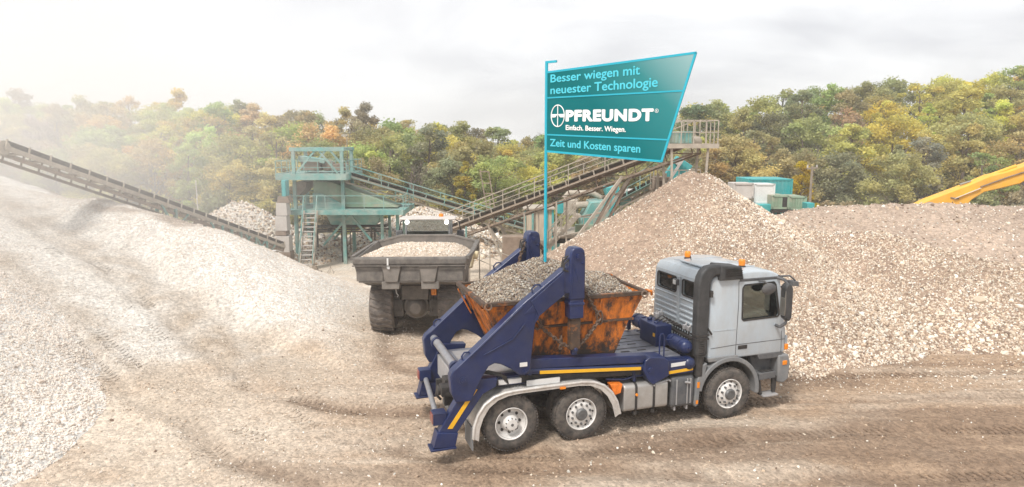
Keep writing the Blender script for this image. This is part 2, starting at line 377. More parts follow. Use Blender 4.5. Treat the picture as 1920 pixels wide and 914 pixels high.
M_tealb = mat('bright_teal_paint', (0.02, 0.36, 0.37), 0.5, 0, 0.15, 1.5, dust=(0.4, 0.42, 0.4), dust_amt=0.3)
M_green = mat('faded_green_paint', (0.22, 0.34, 0.24), 0.65, 0, 0.25, 1.0, col2=(0.36, 0.33, 0.25), mixlo=0.48, mixhi=0.64, dust=(0.45, 0.39, 0.32), dust_amt=0.4)
M_beige = mat('dusty_galvanised_steel', (0.46, 0.41, 0.34), 0.65, 0.1, 0.2, 2.0, dust=(0.26, 0.19, 0.14), dust_amt=0.5)
M_brownsteel = mat('rusty_brown_steel', (0.22, 0.16, 0.12), 0.7, 0.1, 0.3, 2.0, dust=(0.42, 0.35, 0.28), dust_amt=0.6)
M_belt = mat('conveyor_belt_rubber', (0.045, 0.042, 0.04), 0.85, 0, 0.3, 3.0, dust=(0.3, 0.25, 0.2), dust_amt=0.45)
M_paleplate = mat('pale_dusty_panel', (0.55, 0.52, 0.49), 0.7, 0, 0.1, 2.0, dust=(0.4, 0.33, 0.27), dust_amt=0.35)
M_yellow = mat('excavator_yellow', (0.85, 0.43, 0.03), 0.45, 0, 0.12, 1.0, dust=(0.6, 0.45, 0.28), dust_amt=0.3)
M_wood = mat('weathered_wood', (0.28, 0.23, 0.18), 0.85, 0, 0.25, 3.0)
M_boards = mat('pale_timber_boards', (0.52, 0.43, 0.33), 0.85, 0, 0.25, 2.0, stretch=(5, 5, 0.4))
M_seat = mat('dark_seat_fabric', (0.03, 0.032, 0.036), 0.9, 0, 0.2, 4.0)

def glass(name, tint=(0.55, 0.6, 0.6), tr=0.72):
    m = bpy.data.materials.new(name); m.use_nodes = True; t = m.node_tree; t.nodes.clear()
    o = t.nodes.new('ShaderNodeOutputMaterial'); g = t.nodes.new('ShaderNodeBsdfGlossy'); g.inputs['Roughness'].default_value = 0.03; g.inputs['Color'].default_value = (0.9, 0.95, 0.95, 1)
    tp = t.nodes.new('ShaderNodeBsdfTransparent'); tp.inputs['Color'].default_value = (*tint, 1); mx_ = t.nodes.new('ShaderNodeMixShader')
    fr = t.nodes.new('ShaderNodeFresnel'); fr.inputs['IOR'].default_value = 1.5
    mr_ = t.nodes.new('ShaderNodeMapRange'); mr_.inputs['To Min'].default_value = 1 - tr - 0.18; mr_.inputs['To Max'].default_value = 1.0
    t.links.new(fr.outputs[0], mr_.inputs['Value']); t.links.new(mr_.outputs[0], mx_.inputs[0]); t.links.new(tp.outputs[0], mx_.inputs[1]); t.links.new(g.outputs[0], mx_.inputs[2]); t.links.new(mx_.outputs[0], o.inputs[0])
    return m
M_glass = glass('window_glass', (0.72, 0.8, 0.78), 0.75)
M_glassd = glass('dusty_window_glass', (0.35, 0.42, 0.42), 0.45)

# ------------------------------------------------------------------ height-field sheets and loose stones
def sheet(name, xs, ys, zf, colf, m, keep=None, parent=None, smooth=True):
    X, Y = np.meshgrid(xs, ys); Z = zf(X, Y); nx, ny = len(xs), len(ys)
    C = colf(X, Y, Z)
    idx = np.arange(nx * ny).reshape(ny, nx)
    q = np.stack([idx[:-1, :-1], idx[:-1, 1:], idx[1:, 1:], idx[1:, :-1]], -1).reshape(-1, 4)
    V = np.stack([X, Y, Z], -1).reshape(-1, 3); C = C.reshape(-1, 3)
    if keep is not None:
        K = keep(X, Y).reshape(-1); q = q[K[q].any(1)]
        used = np.unique(q); remap = -np.ones(len(V), int); remap[used] = np.arange(len(used)); V = V[used]; C = C[used]; q = remap[q]
    if parent: V = V - np.array(parent.location)
    me = bpy.data.meshes.new(name); me.vertices.add(len(V)); me.vertices.foreach_set('co', V.ravel())
    me.loops.add(q.size); me.loops.foreach_set('vertex_index', q.ravel().astype(np.int32))
    me.polygons.add(len(q)); me.polygons.foreach_set('loop_start', np.arange(0, q.size, 4, dtype=np.int32))
    me.polygons.foreach_set('use_smooth', np.ones(len(q), bool)) if smooth else None
    me.update(calc_edges=True)
    ca = me.color_attributes.new('Col', 'FLOAT_COLOR', 'POINT'); ca.data.foreach_set('color', np.concatenate([C, np.ones((len(C), 1))], 1).ravel().astype(np.float32))
    o = link_mesh(name, me, m, parent); return o

ICO = None
def ico():
    global ICO
    if ICO is None:
        bm = bmesh.new(); bmesh.ops.create_icosphere(bm, subdivisions=1, radius=1); bm.verts.ensure_lookup_table()
        ICO = (np.array([v.co[:] for v in bm.verts]), np.array([[v.index for v in f.verts] for f in bm.faces])); bm.free()
    return ICO
PAL = np.array([lin(220, 208, 190), lin(202, 186, 166), lin(232, 225, 212), lin(182, 162, 142), lin(212, 190, 166), lin(156, 138, 120), lin(198, 194, 184), lin(126, 108, 94), lin(242, 238, 230)])
def stones(name, P, size, cols, parent=None, flat=0.75, seed=1):
    g = np.random.default_rng(seed); v0, f0 = ico(); n = len(P)
    jit = 1 + g.normal(0, 0.17, (n, len(v0), 1)); sc = np.stack([g.uniform(0.75, 1.25, n), g.uniform(0.6, 1.0, n), g.uniform(0.45, 0.85, n)], 1)[:, None, :]
    V = v0[None] * jit * sc
    q = g.normal(size=(n, 4)); q[:, 1:3] *= flat; q /= np.linalg.norm(q, axis=1, keepdims=True); w, x, y, z = q.T
    Rm = np.stack([1 - 2 * (y * y + z * z), 2 * (x * y - z * w), 2 * (x * z + y * w), 2 * (x * y + z * w), 1 - 2 * (x * x + z * z), 2 * (y * z - x * w), 2 * (x * z - y * w), 2 * (y * z + x * w), 1 - 2 * (x * x + y * y)], -1).reshape(n, 3, 3)
    V = np.einsum('nij,nkj->nki', Rm, V) * (np.asarray(size)[:, None, None] / 2) + np.asarray(P)[:, None, :]
    if parent: V = V - np.array(wm(parent).translation)
    F = f0[None] + (np.arange(n) * len(v0))[:, None, None]
    V = V.reshape(-1, 3); F = F.reshape(-1, 3)
    me = bpy.data.meshes.new(name); me.vertices.add(len(V)); me.vertices.foreach_set('co', V.ravel())
    me.loops.add(F.size); me.loops.foreach_set('vertex_index', F.ravel().astype(np.int32)); me.polygons.add(len(F))
    me.polygons.foreach_set('loop_start', np.arange(0, F.size, 3, dtype=np.int32)); me.update(calc_edges=True)
    me.polygons.foreach_set('use_smooth', np.zeros(len(F), bool))
    C = np.repeat(np.concatenate([cols, np.ones((n, 1))], 1), len(v0), 0)
    ca = me.color_attributes.new('Col', 'FLOAT_COLOR', 'POINT'); ca.data.foreach_set('color', C.ravel().astype(np.float32))
    return link_mesh(name, me, M_rock, parent)
def stone_cols(n, g, tint=(1, 1, 1), p=None, even=0.0):
    c = PAL[g.choice(len(PAL), n, p=p)]; c = c + (np.array(lin(218, 208, 198)) - c) * even * g.uniform(0.85, 1.12, (n, 1)) * np.array(tint); return np.clip(c, 0, 0.9)

# ground colours: soil, pale left gravel with the white fade coloured in, darker wet tracks
BROWN = np.array((0.41, 0.295, 0.205)); DARK = np.array((0.245, 0.17, 0.118)); PALE = np.array((0.64, 0.555, 0.46)); FADE_WHITE = np.array((0.80, 0.77, 0.72)); TRK = np.array((0.47, 0.39, 0.31)); YARD = np.array((0.56, 0.48, 0.39))
def lerp(A, B, f): return A + (B - A) * f[..., None]
def ground_col(X, Y, Z):
    n1 = fbm(X, Y, 4.0, 5, 61); n2 = fbm(X, Y, 1.1, 4, 71); n3 = fbm(X, Y, 0.5, 3, 75)
    C = np.broadcast_to(BROWN, X.shape + (3,)).copy()
    C = lerp(C, PALE * 0.95, np.clip(ss(-0.02, 0.32, n1 + n2 * 0.6) * 0.5, 0, 1))
    st = fbm(X * 0.18, Y * 1.8, 1.0, 5, 81) + n2 * 0.25
    C = lerp(C, DARK, np.clip(ss(-0.02, 0.2, st) * 0.7 * ss(-7, -2, X) * ss(26, 18, Y), 0, 1))
    C = lerp(C, PALE, np.clip(ss(0.02, 0.25, -st) * 0.45 * ss(26, 18, Y), 0, 1))
    C = lerp(C, YARD, ss(18.5, 30, Y) * 0.75)
    C = lerp(C, PALE * 1.12, np.clip(ss(0.0, -9.0, X + n1 * 7) * (0.75 + n2 + n3 * 0.5), 0, 1))
    rm = ramp(X, Y); C = lerp(C, FADE_WHITE, np.clip(ss(0.12, 0.7, rm + n2 * 0.3) + 0.8 * ss(0.05, 0.22, n1 + n2 * .5) * ss(-3, -8, X), 0, 1))
    a, b = ab(X, Y)
    band = np.exp(-((b - 0.1 + n2 * 1.2) / 1.15) ** 2) * ss(-5, 0, a) + 0.8 * np.exp(-((b + 2.4 + n2) / 0.7) ** 2) * ss(-6, -1, a) * ss(14, 8, a)
    C = lerp(C, TRK, np.clip(band * (0.8 + n1 + n3), 0, 1))
    d, side = track_dist(X, Y); wheel = np.exp(-((np.abs(d) - 0.95) / 0.34) ** 2)
    C = lerp(C, DARK, np.clip(wheel * (0.6 + n2 * 1.4 + n3) * ss(-9, -4, X), 0, 0.75))
    C = lerp(C, TRK * 0.9, np.clip(wheel * (0.5 + n2) * ss(-4, -9, X) * 0.8, 0, 0.6))
    cy = Y - (22.6 + 0.45 * np.maximum(-X - 8, 0) + 0.25 * np.maximum(-X - 15, 0)); C = lerp(C, np.array((0.36, 0.275, 0.21)), np.clip(ss(0.2, 1.4, cy + n2 * 4) * ss(-10, -13, X) * ss(40, 36, Y) * 0.85, 0, 1))
    far = ss(52, 60, Y); C = lerp(C, np.array((0.10, 0.095, 0.045)), far)
    back = ss(34, 38, Y) * ss(56, 50, Y); C = lerp(C, YARD * 1.12, back * 0.6)
    C = lerp(C, BROWN * 0.9, ss(8, 12, X) * ss(27, 31, Y) * ss(56, 50, Y) * 0.8)
    return C

def axis(lo, hi, f0, f1, d, g=1.12):
    mid = list(np.arange(f0, f1, d)); out = []; s = d; x = f0
    while x > lo: s *= g; x -= s; out.append(x)
    up = []; s = d; x = mid[-1]
    while x < hi: s *= g; x += s; up.append(x)
    return np.array(out[::-1] + mid + up)
gx = axis(-900, 900, -26, 24, 0.13); gy = axis(-60, 1500, 8.5, 31, 0.13, 1.05)
ground = sheet('ground', gx, gy, gh, ground_col, M_soil)
props(ground, 'beige quarry yard soil with tyre tracks and a ramp rising on the left', kind='structure')

def make_pile(name, label, f, x0, x1, y0, y1, d, colf, nst, smin, smax, seed, tint=(1, 1, 1), near=None, group=None, cat='gravel heap', p=None, even=0.0):
    xs = np.arange(x0, x1, d); ys = np.arange(y0, y1, d)
    hz = lambda X, Y: np.where(f(X, Y) - gh(X, Y) > -0.25, f(X, Y), gh(X, Y) - 0.25)
    cx, cy = (x0 + x1) / 2, (y0 + y1) / 2
    root = thing(name, label, cat, (cx, cy, gz(cx, cy)), 0, group)
    sheet('heap_body', xs, ys, lambda X, Y: np.maximum(hz(X, Y), gh(X, Y) - 0.25) + fbm(X, Y, 0.35, 3, seed) * 0.1, colf, M_heap, keep=lambda X, Y: f(X, Y) > gh(X, Y) - 0.12, parent=root)
    g = np.random.default_rng(seed); PX = g.uniform(x0, x1, nst * 3); PY = g.uniform(y0, y1, nst * 3)
    H = f(PX, PY); ok = (H > gh(PX, PY) + 0.0)
    if near is not None: ok &= near(PX, PY, H, g)
    PX, PY, H = PX[ok][:nst], PY[ok][:nst], H[ok][:nst]; n = len(PX)
    sz = g.uniform(smin, smax, n) * (1 + (g.random(n) < 0.03) * 0.8)
    low = ss(2.2, 0.2, H - gh(PX, PY)); sz = sz * (0.88 + 0.5 * low * g.random(n)) * (1 + 1.1 * (g.random(n) < 0.012)) * (1 + 0.5 * fbm(PX, PY, 1.5, 3, seed + 3))
    H = H + fbm(PX, PY, 0.35, 3, seed) * 0.1 + sz * 0.05
    pc = 1 + 0.45 * fbm(PX, PY, 2.2, 4, seed + 5)[:, None] * np.array([1.0, 1.05, 1.15])
    s = stones('loose_stones', np.stack([PX, PY, H], 1), sz, np.clip(stone_cols(n, g, tint, p, even) * pc, 0, 0.88), parent=root, seed=seed); s['kind'] = 'stuff'
    return root

def col_const(c, var=0.25, seed=3, c2=None):
    c = np.array(c)
    def f(X, Y, Z):
        n = fbm(X, Y, 1.5, 4, seed); C = np.broadcast_to(c, X.shape + (3,)) * (1 + n * var * 2)[..., None]
        if c2 is not None: C = lerp(C, np.array(c2), ss(0.0, 0.2, fbm(X, Y, 3.0, 3, seed + 9)))
        return C
    return f
def pr_col(X, Y, Z):
    C = col_const((0.36, 0.265, 0.20), 0.25, 5)(X, Y, Z)  # soil coloured darker than the stones so gaps between them look shaded
    return C
make_pile('gravel_heap', 'tall pinkish beige gravel cone behind the truck cab, running on as a long ridge', pile_right, -2.5, 31, 15.5, 34, 0.16, pr_col, 105000, 0.034, 0.085, 101,
          near=lambda X, Y, H, g: (Y < 26.5) & (g.random(len(X)) < np.clip(0.16 + 0.9 * ss(-0.9, 1.5, (X - 6.4) + (24.2 - Y) * 0.75 + fbm(X, Y, 1.5, 3, 7) * 2.5), 0, 1)), p=[.17, .18, .12, .15, .15, .09, .05, .05, .04], tint=(0.84, 0.78, 0.745), even=0.12)
make_pile('earth_mound', 'low brown earth mound behind the gravel ridge, below the excavator arm', mound_brown, 5, 40, 24, 38, 0.25, col_const((0.43, 0.335, 0.265), 0.25, 6), 9000, 0.05, 0.12, 103, cat='earth mound', tint=(0.78, 0.70, 0.62),
          near=lambda X, Y, H, g: Y < 32)
make_pile('gravel_heap', 'whitened pale gravel heap at the lower left of the yard', pile_front, -27, -6, 5, 24, 0.14, col_const((0.80, 0.77, 0.72), 0.1, 7), 80000, 0.022, 0.065, 105, tint=(1.27, 1.28, 1.28), even=0.6,  # soil and stones coloured whiter than the gravel to carry the left fade
          near=lambda X, Y, H, g: (X > -0.80 * Y - 2.5), p=[.22, .1, .26, .06, .1, .04, .08, .02, .12])
for (nm, lb, px, py, Y, hh, k, sd_) in (
    ('gravel_heap', 'pale gravel heap behind the long pale conveyor, beside the screening tower', 445, 378, 46, None, 0.55, 51),
    ('gravel_heap', 'small pale gravel cone under the screening tower platform', 610, 440, 47, None, 0.6, 52),
    ('gravel_heap', 'pale gravel heap just behind the dump truck cab', 795, 386, 50, None, 0.45, 53)):
    p_ = at(px, py, Y); f_ = pile_small(p_.x, p_.y, p_.z, k, sd_)
    make_pile(nm, lb, f_, p_.x - 9, p_.x + 9, Y - 9, Y + 8, 0.3, col_const((0.60, 0.54, 0.48), 0.2, sd_), 5000, 0.1, 0.24, 200 + sd_, tint=(1.05, 1.03, 1.0), near=lambda X, Y_, H, g, Y=Y: Y_ < Y + 1)

# loose stones over the bank on the left and scattered over the yard
g = np.random.default_rng(55)
N = 210000; PX = g.uniform(-26, -3, N); PY = g.uniform(11, 31, N); a_, b_ = ab(PX, PY)
rmp = ramp(PX, PY); wgt = np.clip(0.05 + 0.9 * ss(0.8, 2.2, b_) * ss(0.08, 0.5, rmp) + 0.25 * ss(-0.9, -1.6, b_) * ss(0.1, 0.6, rmp), 0, 1)
crest = PY - (22.6 + 0.45 * np.maximum(-PX - 8, 0) + 0.25 * np.maximum(-PX - 15, 0)); wgt = wgt * (1 - 0.85 * ss(0.2, 1.4, crest + fbm(PX, PY, 1.1, 4, 71) * 4) * ss(-10, -13, PX))
ok = (g.random(N) < wgt * 0.85) & (PX > -0.82 * PY - 2) & (PY < 29.5); PX, PY = PX[ok], PY[ok]; n = len(PX); sz = g.uniform(0.018, 0.058, n)
o = stones('gravel', np.stack([PX, PY, gh(PX, PY) + sz * 0.1], 1), sz, np.clip(stone_cols(n, g, (1.20, 1.20, 1.19), [.22, .12, .22, .07, .1, .04, .08, .03, .12], 0.6), 0, 0.88), seed=9)  # stone tint lifted to carry the same white fade
props(o, 'pale loose gravel lying over the left bank', kind='stuff')
N = 26000; PX = g.uniform(-10, 17, N); PY = g.uniform(9, 22, N); cl = ss(-0.05, 0.25, fbm(PX, PY, 1.6, 3, 91)) * ss(-9, -4, PX); edge = ss(1.9, 0.2, np.abs(PY - 17.2)) * ss(4, 7, PX)
ok = (g.random(N) < 0.07 + 0.4 * cl ** 2 + edge) & (pile_right(PX, PY) < gh(PX, PY)); PX, PY = PX[ok], PY[ok]; n = len(PX); sz = g.gamma(2.0, 0.011, n) + 0.012
o = stones('pebbles', np.stack([PX, PY, gh(PX, PY) + sz * 0.12], 1), np.minimum(sz, 0.12), stone_cols(n, g, (0.80, 0.74, 0.68)), seed=10)
props(o, 'small pale pebbles strewn over the brown yard soil', kind='stuff')

# clods of the yard's own soil and the lug prints pressed up by tyres
N = 60000; PX = g.uniform(-11, 18, N); PY = g.uniform(8.8, 19, N); d_ = track_dist(PX, PY)[0]
ok = (g.random(N) < 0.10 + 0.5 * np.exp(-((d_ - 1.4) / 0.25) ** 2) + 0.35 * ss(0.0, 0.2, fbm(PX, PY, 0.9, 3, 17))) & (pile_right(PX, PY) < gh(PX, PY)); PX, PY = PX[ok], PY[ok]; n = len(PX); sz = 0.012 + g.gamma(1.6, 0.012, n)
o = stones('dirt_clods', np.stack([PX, PY, gh(PX, PY) + sz * 0.1], 1), np.minimum(sz, 0.09), ground_col(PX[None], PY[None], None)[0] * g.uniform(0.75, 1.2, (n, 1)), seed=15)
props(o, 'crumbs and clods of brown soil lying along the tyre tracks', kind='stuff')
A_ = []; B_ = []
for tr in TRACKS:
    P_ = np.array(tr, float)
    for a_, c_ in zip(P_[:-1], P_[1:]):
        L_ = np.hypot(*(c_ - a_)); u_ = (c_ - a_) / L_; n_ = np.array([-u_[1], u_[0]])
        for k in range(int(L_ / 0.15)):
            q_ = a_ + u_ * (k * 0.15)
            if not (9 < q_[1] < 22) or abs(q_[0]) > 17: continue
            for sg in (-1, 1):
                for h_ in (-1, 1):
                    c0 = q_ + n_ * (sg * 0.95 + h_ * 0.03); c1 = c0 + n_ * h_ * 0.14 + u_ * 0.07
                    if vnoise(c0[0], c0[1], 1.1, 4) < 0.52 + (0.1 if q_[0] < -5 else 0): continue
                    A_.append(c0); B_.append(c1)
A_ = np.array(A_); B_ = np.array(B_); ZA = gh(A_[:, 0], A_[:, 1]); ZB = gh(B_[:, 0], B_[:, 1]); mb_ = MB()
for a_, b_, za, zb in zip(A_, B_, ZA, ZB): mb_.bar((a_[0], a_[1], za), (b_[0], b_[1], zb), 0.045, 0.03)
o = mb_.build('tread_prints', M_soil); vx = np.array([v.co[:] for v in o.data.vertices])
kc = ground_col(vx[None, :, 0], vx[None, :, 1], None)[0] * 0.88; ca = o.data.color_attributes.new('Col', 'FLOAT_COLOR', 'POINT'); ca.data.foreach_set('color', np.concatenate([kc, np.ones((len(kc), 1))], 1).ravel().astype(np.float32))
props(o, 'lug prints of tyres pressed into the yard soil', kind='stuff')

# ------------------------------------------------------------------ the wood on the hillside
def leaf_mat():
    m = bpy.data.materials.new('leaves'); m.use_nodes = True; t = m.node_tree; t.nodes.clear()
    o = t.nodes.new('ShaderNodeOutputMaterial'); d = t.nodes.new('ShaderNodeBsdfDiffuse'); tl = t.nodes.new('ShaderNodeBsdfTranslucent'); mx_ = t.nodes.new('ShaderNodeMixShader'); mx_.inputs[0].default_value = 0.45
    oi = t.nodes.new('ShaderNodeObjectInfo'); a = t.nodes.new('ShaderNodeAttribute'); a.attribute_name = 'Col'
    x = t.nodes.new('ShaderNodeMix'); x.data_type = 'RGBA'; x.blend_type = 'MULTIPLY'; x.inputs['Factor'].default_value = 1
    t.links.new(oi.outputs['Color'], x.inputs['A']); t.links.new(a.outputs['Color'], x.inputs['B'])
    t.links.new(x.outputs['Result'], d.inputs[0]); t.links.new(x.outputs['Result'], tl.inputs[0])
    t.links.new(d.outputs[0], mx_.inputs[1]); t.links.new(tl.outputs[0], mx_.inputs[2]); t.links.new(mx_.outputs[0], o.inputs[0]); return m
M_leaf = leaf_mat()
M_bark = mat('grey_brown_bark', (0.16, 0.125, 0.10), 0.9, 0, 0.3, 3)

def crown_mesh(name, seed, H, rad, kind, nleaf, size):
    g = np.random.default_rng(seed); pts = []; tone = []
    base = {'round': 0.22, 'tall': 0.15, 'cone': 0.08, 'thin': 0.25, 'bush': 0.03}[kind]
    ncl = {'round': 46, 'tall': 44, 'cone': 40, 'thin': 34, 'bush': 26}[kind]
    for i in range(ncl):
        u = g.random(); z = base + (1 - base) * u
        if kind == 'round': rr = math.sqrt(max(0.03, 1 - ((u - 0.42) / 0.62) ** 2))
        elif kind == 'tall': rr = math.sqrt(max(0.03, 1 - ((u - 0.45) / 0.58) ** 2)) * 0.9
        elif kind == 'cone': rr = 0.12 + 0.95 * (1 - u) ** 0.8
        elif kind == 'thin': rr = math.sqrt(max(0.03, 1 - ((u - 0.5) / 0.55) ** 2))
        else: rr = math.sqrt(max(0.05, 1 - u * u))
        th = g.uniform(0, 2 * math.pi); r = rad * rr * math.sqrt(g.uniform(0.1, 1.0)) * g.uniform(0.75, 1.12)
        c = np.array([r * math.cos(th), r * math.sin(th), z * H * g.uniform(0.95, 1.04)])
        cs = rad * g.uniform(0.16, 0.34) * (0.75 if kind == 'cone' else 1)
        k = int(nleaf / ncl * g.uniform(0.5, 1.5) * (0.5 if kind == 'thin' else 1))
        q = g.normal(size=(k, 3)); q /= np.linalg.norm(q, axis=1, keepdims=True); q *= (cs * g.uniform(0.35, 1.15, (k, 1))); q[:, 2] *= 0.72
        q += g.normal(0, 0.12 * cs, q.shape)
        pts.append(c + q); t_ = g.uniform(0.78, 1.2); hue = g.normal(0, 0.045)
        tone.append(np.tile([t_ * (1 + hue), t_, t_ * (1 - hue * 1.3)], (k, 1)) * g.uniform(0.82, 1.18, (k, 1)))
    Pn = np.concatenate(pts); T = np.concatenate(tone); n = len(Pn)
    u = g.normal(size=(n, 3)); u /= np.linalg.norm(u, axis=1, keepdims=True); w = g.normal(size=(n, 3)); w -= (w * u).sum(1, keepdims=True) * u; w /= np.linalg.norm(w, axis=1, keepdims=True)
    s = size * g.uniform(0.6, 1.4, (n, 1)); u = u * s; w = w * s * 0.7
    V = np.stack([Pn - u, Pn - w * 0.9, Pn + u, Pn + w * 0.9], 1).reshape(-1, 3); F = np.arange(4 * n).reshape(-1, 4)
    me = bpy.data.meshes.new(name); me.vertices.add(len(V)); me.vertices.foreach_set('co', V.ravel()); me.loops.add(F.size); me.loops.foreach_set('vertex_index', F.ravel().astype(np.int32))
    me.polygons.add(n); me.polygons.foreach_set('loop_start', np.arange(0, F.size, 4, dtype=np.int32)); me.update(calc_edges=True)
    C = np.repeat(np.concatenate([T, np.ones((n, 1))], 1), 4, 0); ca = me.color_attributes.new('Col', 'FLOAT_COLOR', 'POINT'); ca.data.foreach_set('color', C.ravel().astype(np.float32))
    me.materials.append(M_leaf); return me

def trunk_mesh(name, seed, H, rad, kind):
    g = random.Random(seed); b = MB(); r0 = H * 0.018 + 0.03
    top = 0.9 if kind in ('tall', 'cone', 'thin') else 0.75
    pts = []; x = y = 0
    for i in range(6):
        pts.append((x, y, -0.5 + (H * top + 0.5) * i / 5)); x += g.uniform(-.12, .12); y += g.uniform(-.12, .12)
    b.tube(pts, r0, 7, r0 * 0.3)
    nb = {'round': 13, 'tall': 12, 'cone': 8, 'thin': 20, 'bush': 8, 'bare': 34}[kind]
    for i in range(nb):
        f = g.uniform(0.22, 0.98); z = H * top * f; th = g.uniform(0, 6.28); L = rad * g.uniform(0.5, 0.95) * (1.1 - 0.5 * f)
        p0 = Vector((pts[0][0], pts[0][1], z)); p1 = p0 + Vector((math.cos(th) * L * 0.5, math.sin(th) * L * 0.5, L * 0.45)); p2 = p0 + Vector((math.cos(th + .2) * L, math.sin(th + .2) * L, L * 1.1))
        b.tube([p0, p1, p2], r0 * 0.34 * (1.1 - f * .6), 5, 0.015)
        if kind in ('bare', 'thin'):
            for j in range(5):
                q0 = p1.lerp(p2, g.random()); q1 = q0 + Vector((g.uniform(-.5, .5), g.uniform(-.5, .5), g.uniform(.3, .9))) * rad * 0.4
                b.tube([q0, q1], 0.022, 3, 0.008)
    me = b.mesh(name, 60); me.materials.append(M_bark); return me

KINDS = {}
for kind, vs in (('round', 5), ('tall', 4), ('cone', 2), ('thin', 3), ('bush', 2)):
    for i in range(vs):
        H, rad = {'round': (8, 2.9), 'tall': (9, 2.1), 'cone': (7, 1.9), 'thin': (8.5, 2.0), 'bush': (3, 2.0)}[kind]
        KINDS.setdefault(kind, []).append((crown_mesh('crown', 300 + i * 7 + len(kind), H, rad, kind, {'round': 9500, 'tall': 8500, 'cone': 7500, 'thin': 5200, 'bush': 5500}[kind], 0.115), trunk_mesh('trunk', i + 50, H, rad, kind)))
BARE = [trunk_mesh('trunk', 90 + i, 8.5, 2.2, 'bare') for i in range(3)]

PALT = {  # leaf colours of the autumn wood
    'golden yellow': (0.70, 0.62, 0.17), 'pale yellow': (0.66, 0.63, 0.28), 'yellow green': (0.58, 0.55, 0.20), 'olive green': (0.48, 0.465, 0.20),
    'dull green': (0.40, 0.415, 0.20), 'dark green': (0.26, 0.285, 0.14), 'russet brown': (0.46, 0.40, 0.26), 'orange': (0.68, 0.56, 0.19)}
SPOTS = [(-400, 'beyond the left frame'), (0, 'far left'), (110, 'above the pale conveyor top'), (220, 'above the upper pale conveyor'), (330, 'above the middle pale conveyor'),
         (430, 'left of the screening tower'), (520, 'behind the screening tower'), (660, 'above the sloping teal conveyor'), (760, 'above the dump truck'), (850, 'above the brown conveyor foot'),
         (940, 'left of the flag pole'), (1030, 'behind the flag'), (1240, 'behind the head platform'), (1340, 'above the containers'), (1430, 'above the utility pole'), (1540, 'right of the utility pole'),
         (1640, 'left of the excavator arm'), (1730, 'above the excavator arm'), (1830, 'far right'), (1960, 'beyond the right frame')]
def spot(px):
    s = SPOTS[0][1]
    for a_, t_ in SPOTS:
        if px >= a_: s = t_
    return s
ROWN = ['on the front edge', 'in the second row', 'in the third row', 'halfway up', 'high up', 'on the skyline']
tg = random.Random(5); trees = 0; used_labels = {}
def place_tree(kind, var, x, y, sc, sz, col, cname, rown, bare=False):
    global trees
    z = gz(x, y) - 0.1; px, _ = seen((x, y, z))
    shape = {'round': 'broad', 'tall': 'tall', 'cone': 'pointed', 'thin': 'sparse', 'bush': 'low bushy'}[kind] if not bare else 'bare'
    if bare: lb = f'leafless grey-brown tree {rown}, {spot(px)}'
    else: lb = f'{shape} {cname} tree {rown}, {spot(px)}'
    root = thing('tree', lb, 'tree', (x, y, z), tg.uniform(0, 6.28), 'autumn trees on the hillside')
    root.scale = (sc, sc, sz); used_labels.setdefault(lb, []).append((px, root))
    if bare:
        c = bpy.data.objects.new('trunk', BARE[var % 3]); COL.objects.link(c); c.parent = root
    else:
        cm, tm = KINDS[kind][var % len(KINDS[kind])]
        c = bpy.data.objects.new('crown', cm); COL.objects.link(c); c.parent = root; c.color = (*col, 1)
        c = bpy.data.objects.new('trunk', tm); COL.objects.link(c); c.parent = root
    trees += 1
rows = [(61.5, 3.9), (66.5, 4.1), (72.5, 4.3), (79.5, 4.4), (87, 4.5), (95, 3.9)]
def tree_color(px, row):
    """which leaf colours the photograph shows in this part of the wood"""
    if px < 170: w = [('russet brown', 3), ('pale yellow', 3), ('olive green', 2), ('golden yellow', 1)]
    elif px < 420: w = [('golden yellow', 3), ('pale yellow', 4), ('yellow green', 4), ('olive green', 1.5)]
    elif px < 640: w = [('olive green', 3), ('dull green', 2), ('yellow green', 2), ('pale yellow', 1), ('russet brown', .6)]
    elif px < 820: w = [('yellow green', 3), ('orange', 0.2), ('russet brown', 1.5), ('olive green', 3), ('dull green', 1)]
    elif px < 1250: w = [('olive green', 3), ('dull green', 3), ('yellow green', 2), ('dark green', 1)]
    elif px < 1500: w = [('olive green', 4), ('yellow green', 3), ('dull green', 2), ('dark green', 1.2), ('golden yellow', .5)]
    elif px < 1650: w = [('dull green', 3), ('olive green', 4), ('dark green', 1), ('russet brown', 1), ('golden yellow', 1)]
    else: w = [('golden yellow', 3), ('yellow green', 3), ('olive green', 3), ('dull green', 1.5), ('orange', 0.1)]
    if row < 2 and px > 1500: w = [('dull green', 3), ('olive green', 3), ('russet brown', 2.5), ('dark green', 2), ('yellow green', 1)]
    n_, p_ = zip(*w); return tg.choices(n_, p_)[0]
for ri, (Y, sp) in enumerate(rows):
    x = -0.80 * Y - 8 + tg.uniform(0, sp)
    while x < 0.80 * Y + 10:
        yy = Y + tg.uniform(-2.3, 2.3); xx = x + tg.uniform(-0.9, 0.9); px = 960 + 1280 * xx / yy
        cname = tree_color(px, ri); base = PALT[cname]; col = tuple(min(0.8, c * tg.uniform(0.85, 1.15)) for c in base)
        r_ = tg.random()
        kind = 'round' if r_ < 0.48 else 'tall' if r_ < 0.76 else 'thin' if r_ < 0.93 else 'cone'
        bare = tg.random() < (0.10 if ri < 3 else 0.03)
        hs = tg.uniform(0.92, 1.07) * (0.80 if ri == 0 else 0.92 if ri == 1 else 1.0)
        if 950 < px < 1300: hs *= 0.9
        if kind == 'cone' and cname in ('russet brown',): kind = 'tall'
        place_tree(kind, tg.randrange(6), xx, yy, hs * tg.uniform(1.1, 1.35), hs, col, cname, ROWN[ri], bare)
        x += sp * tg.uniform(0.8, 1.2)
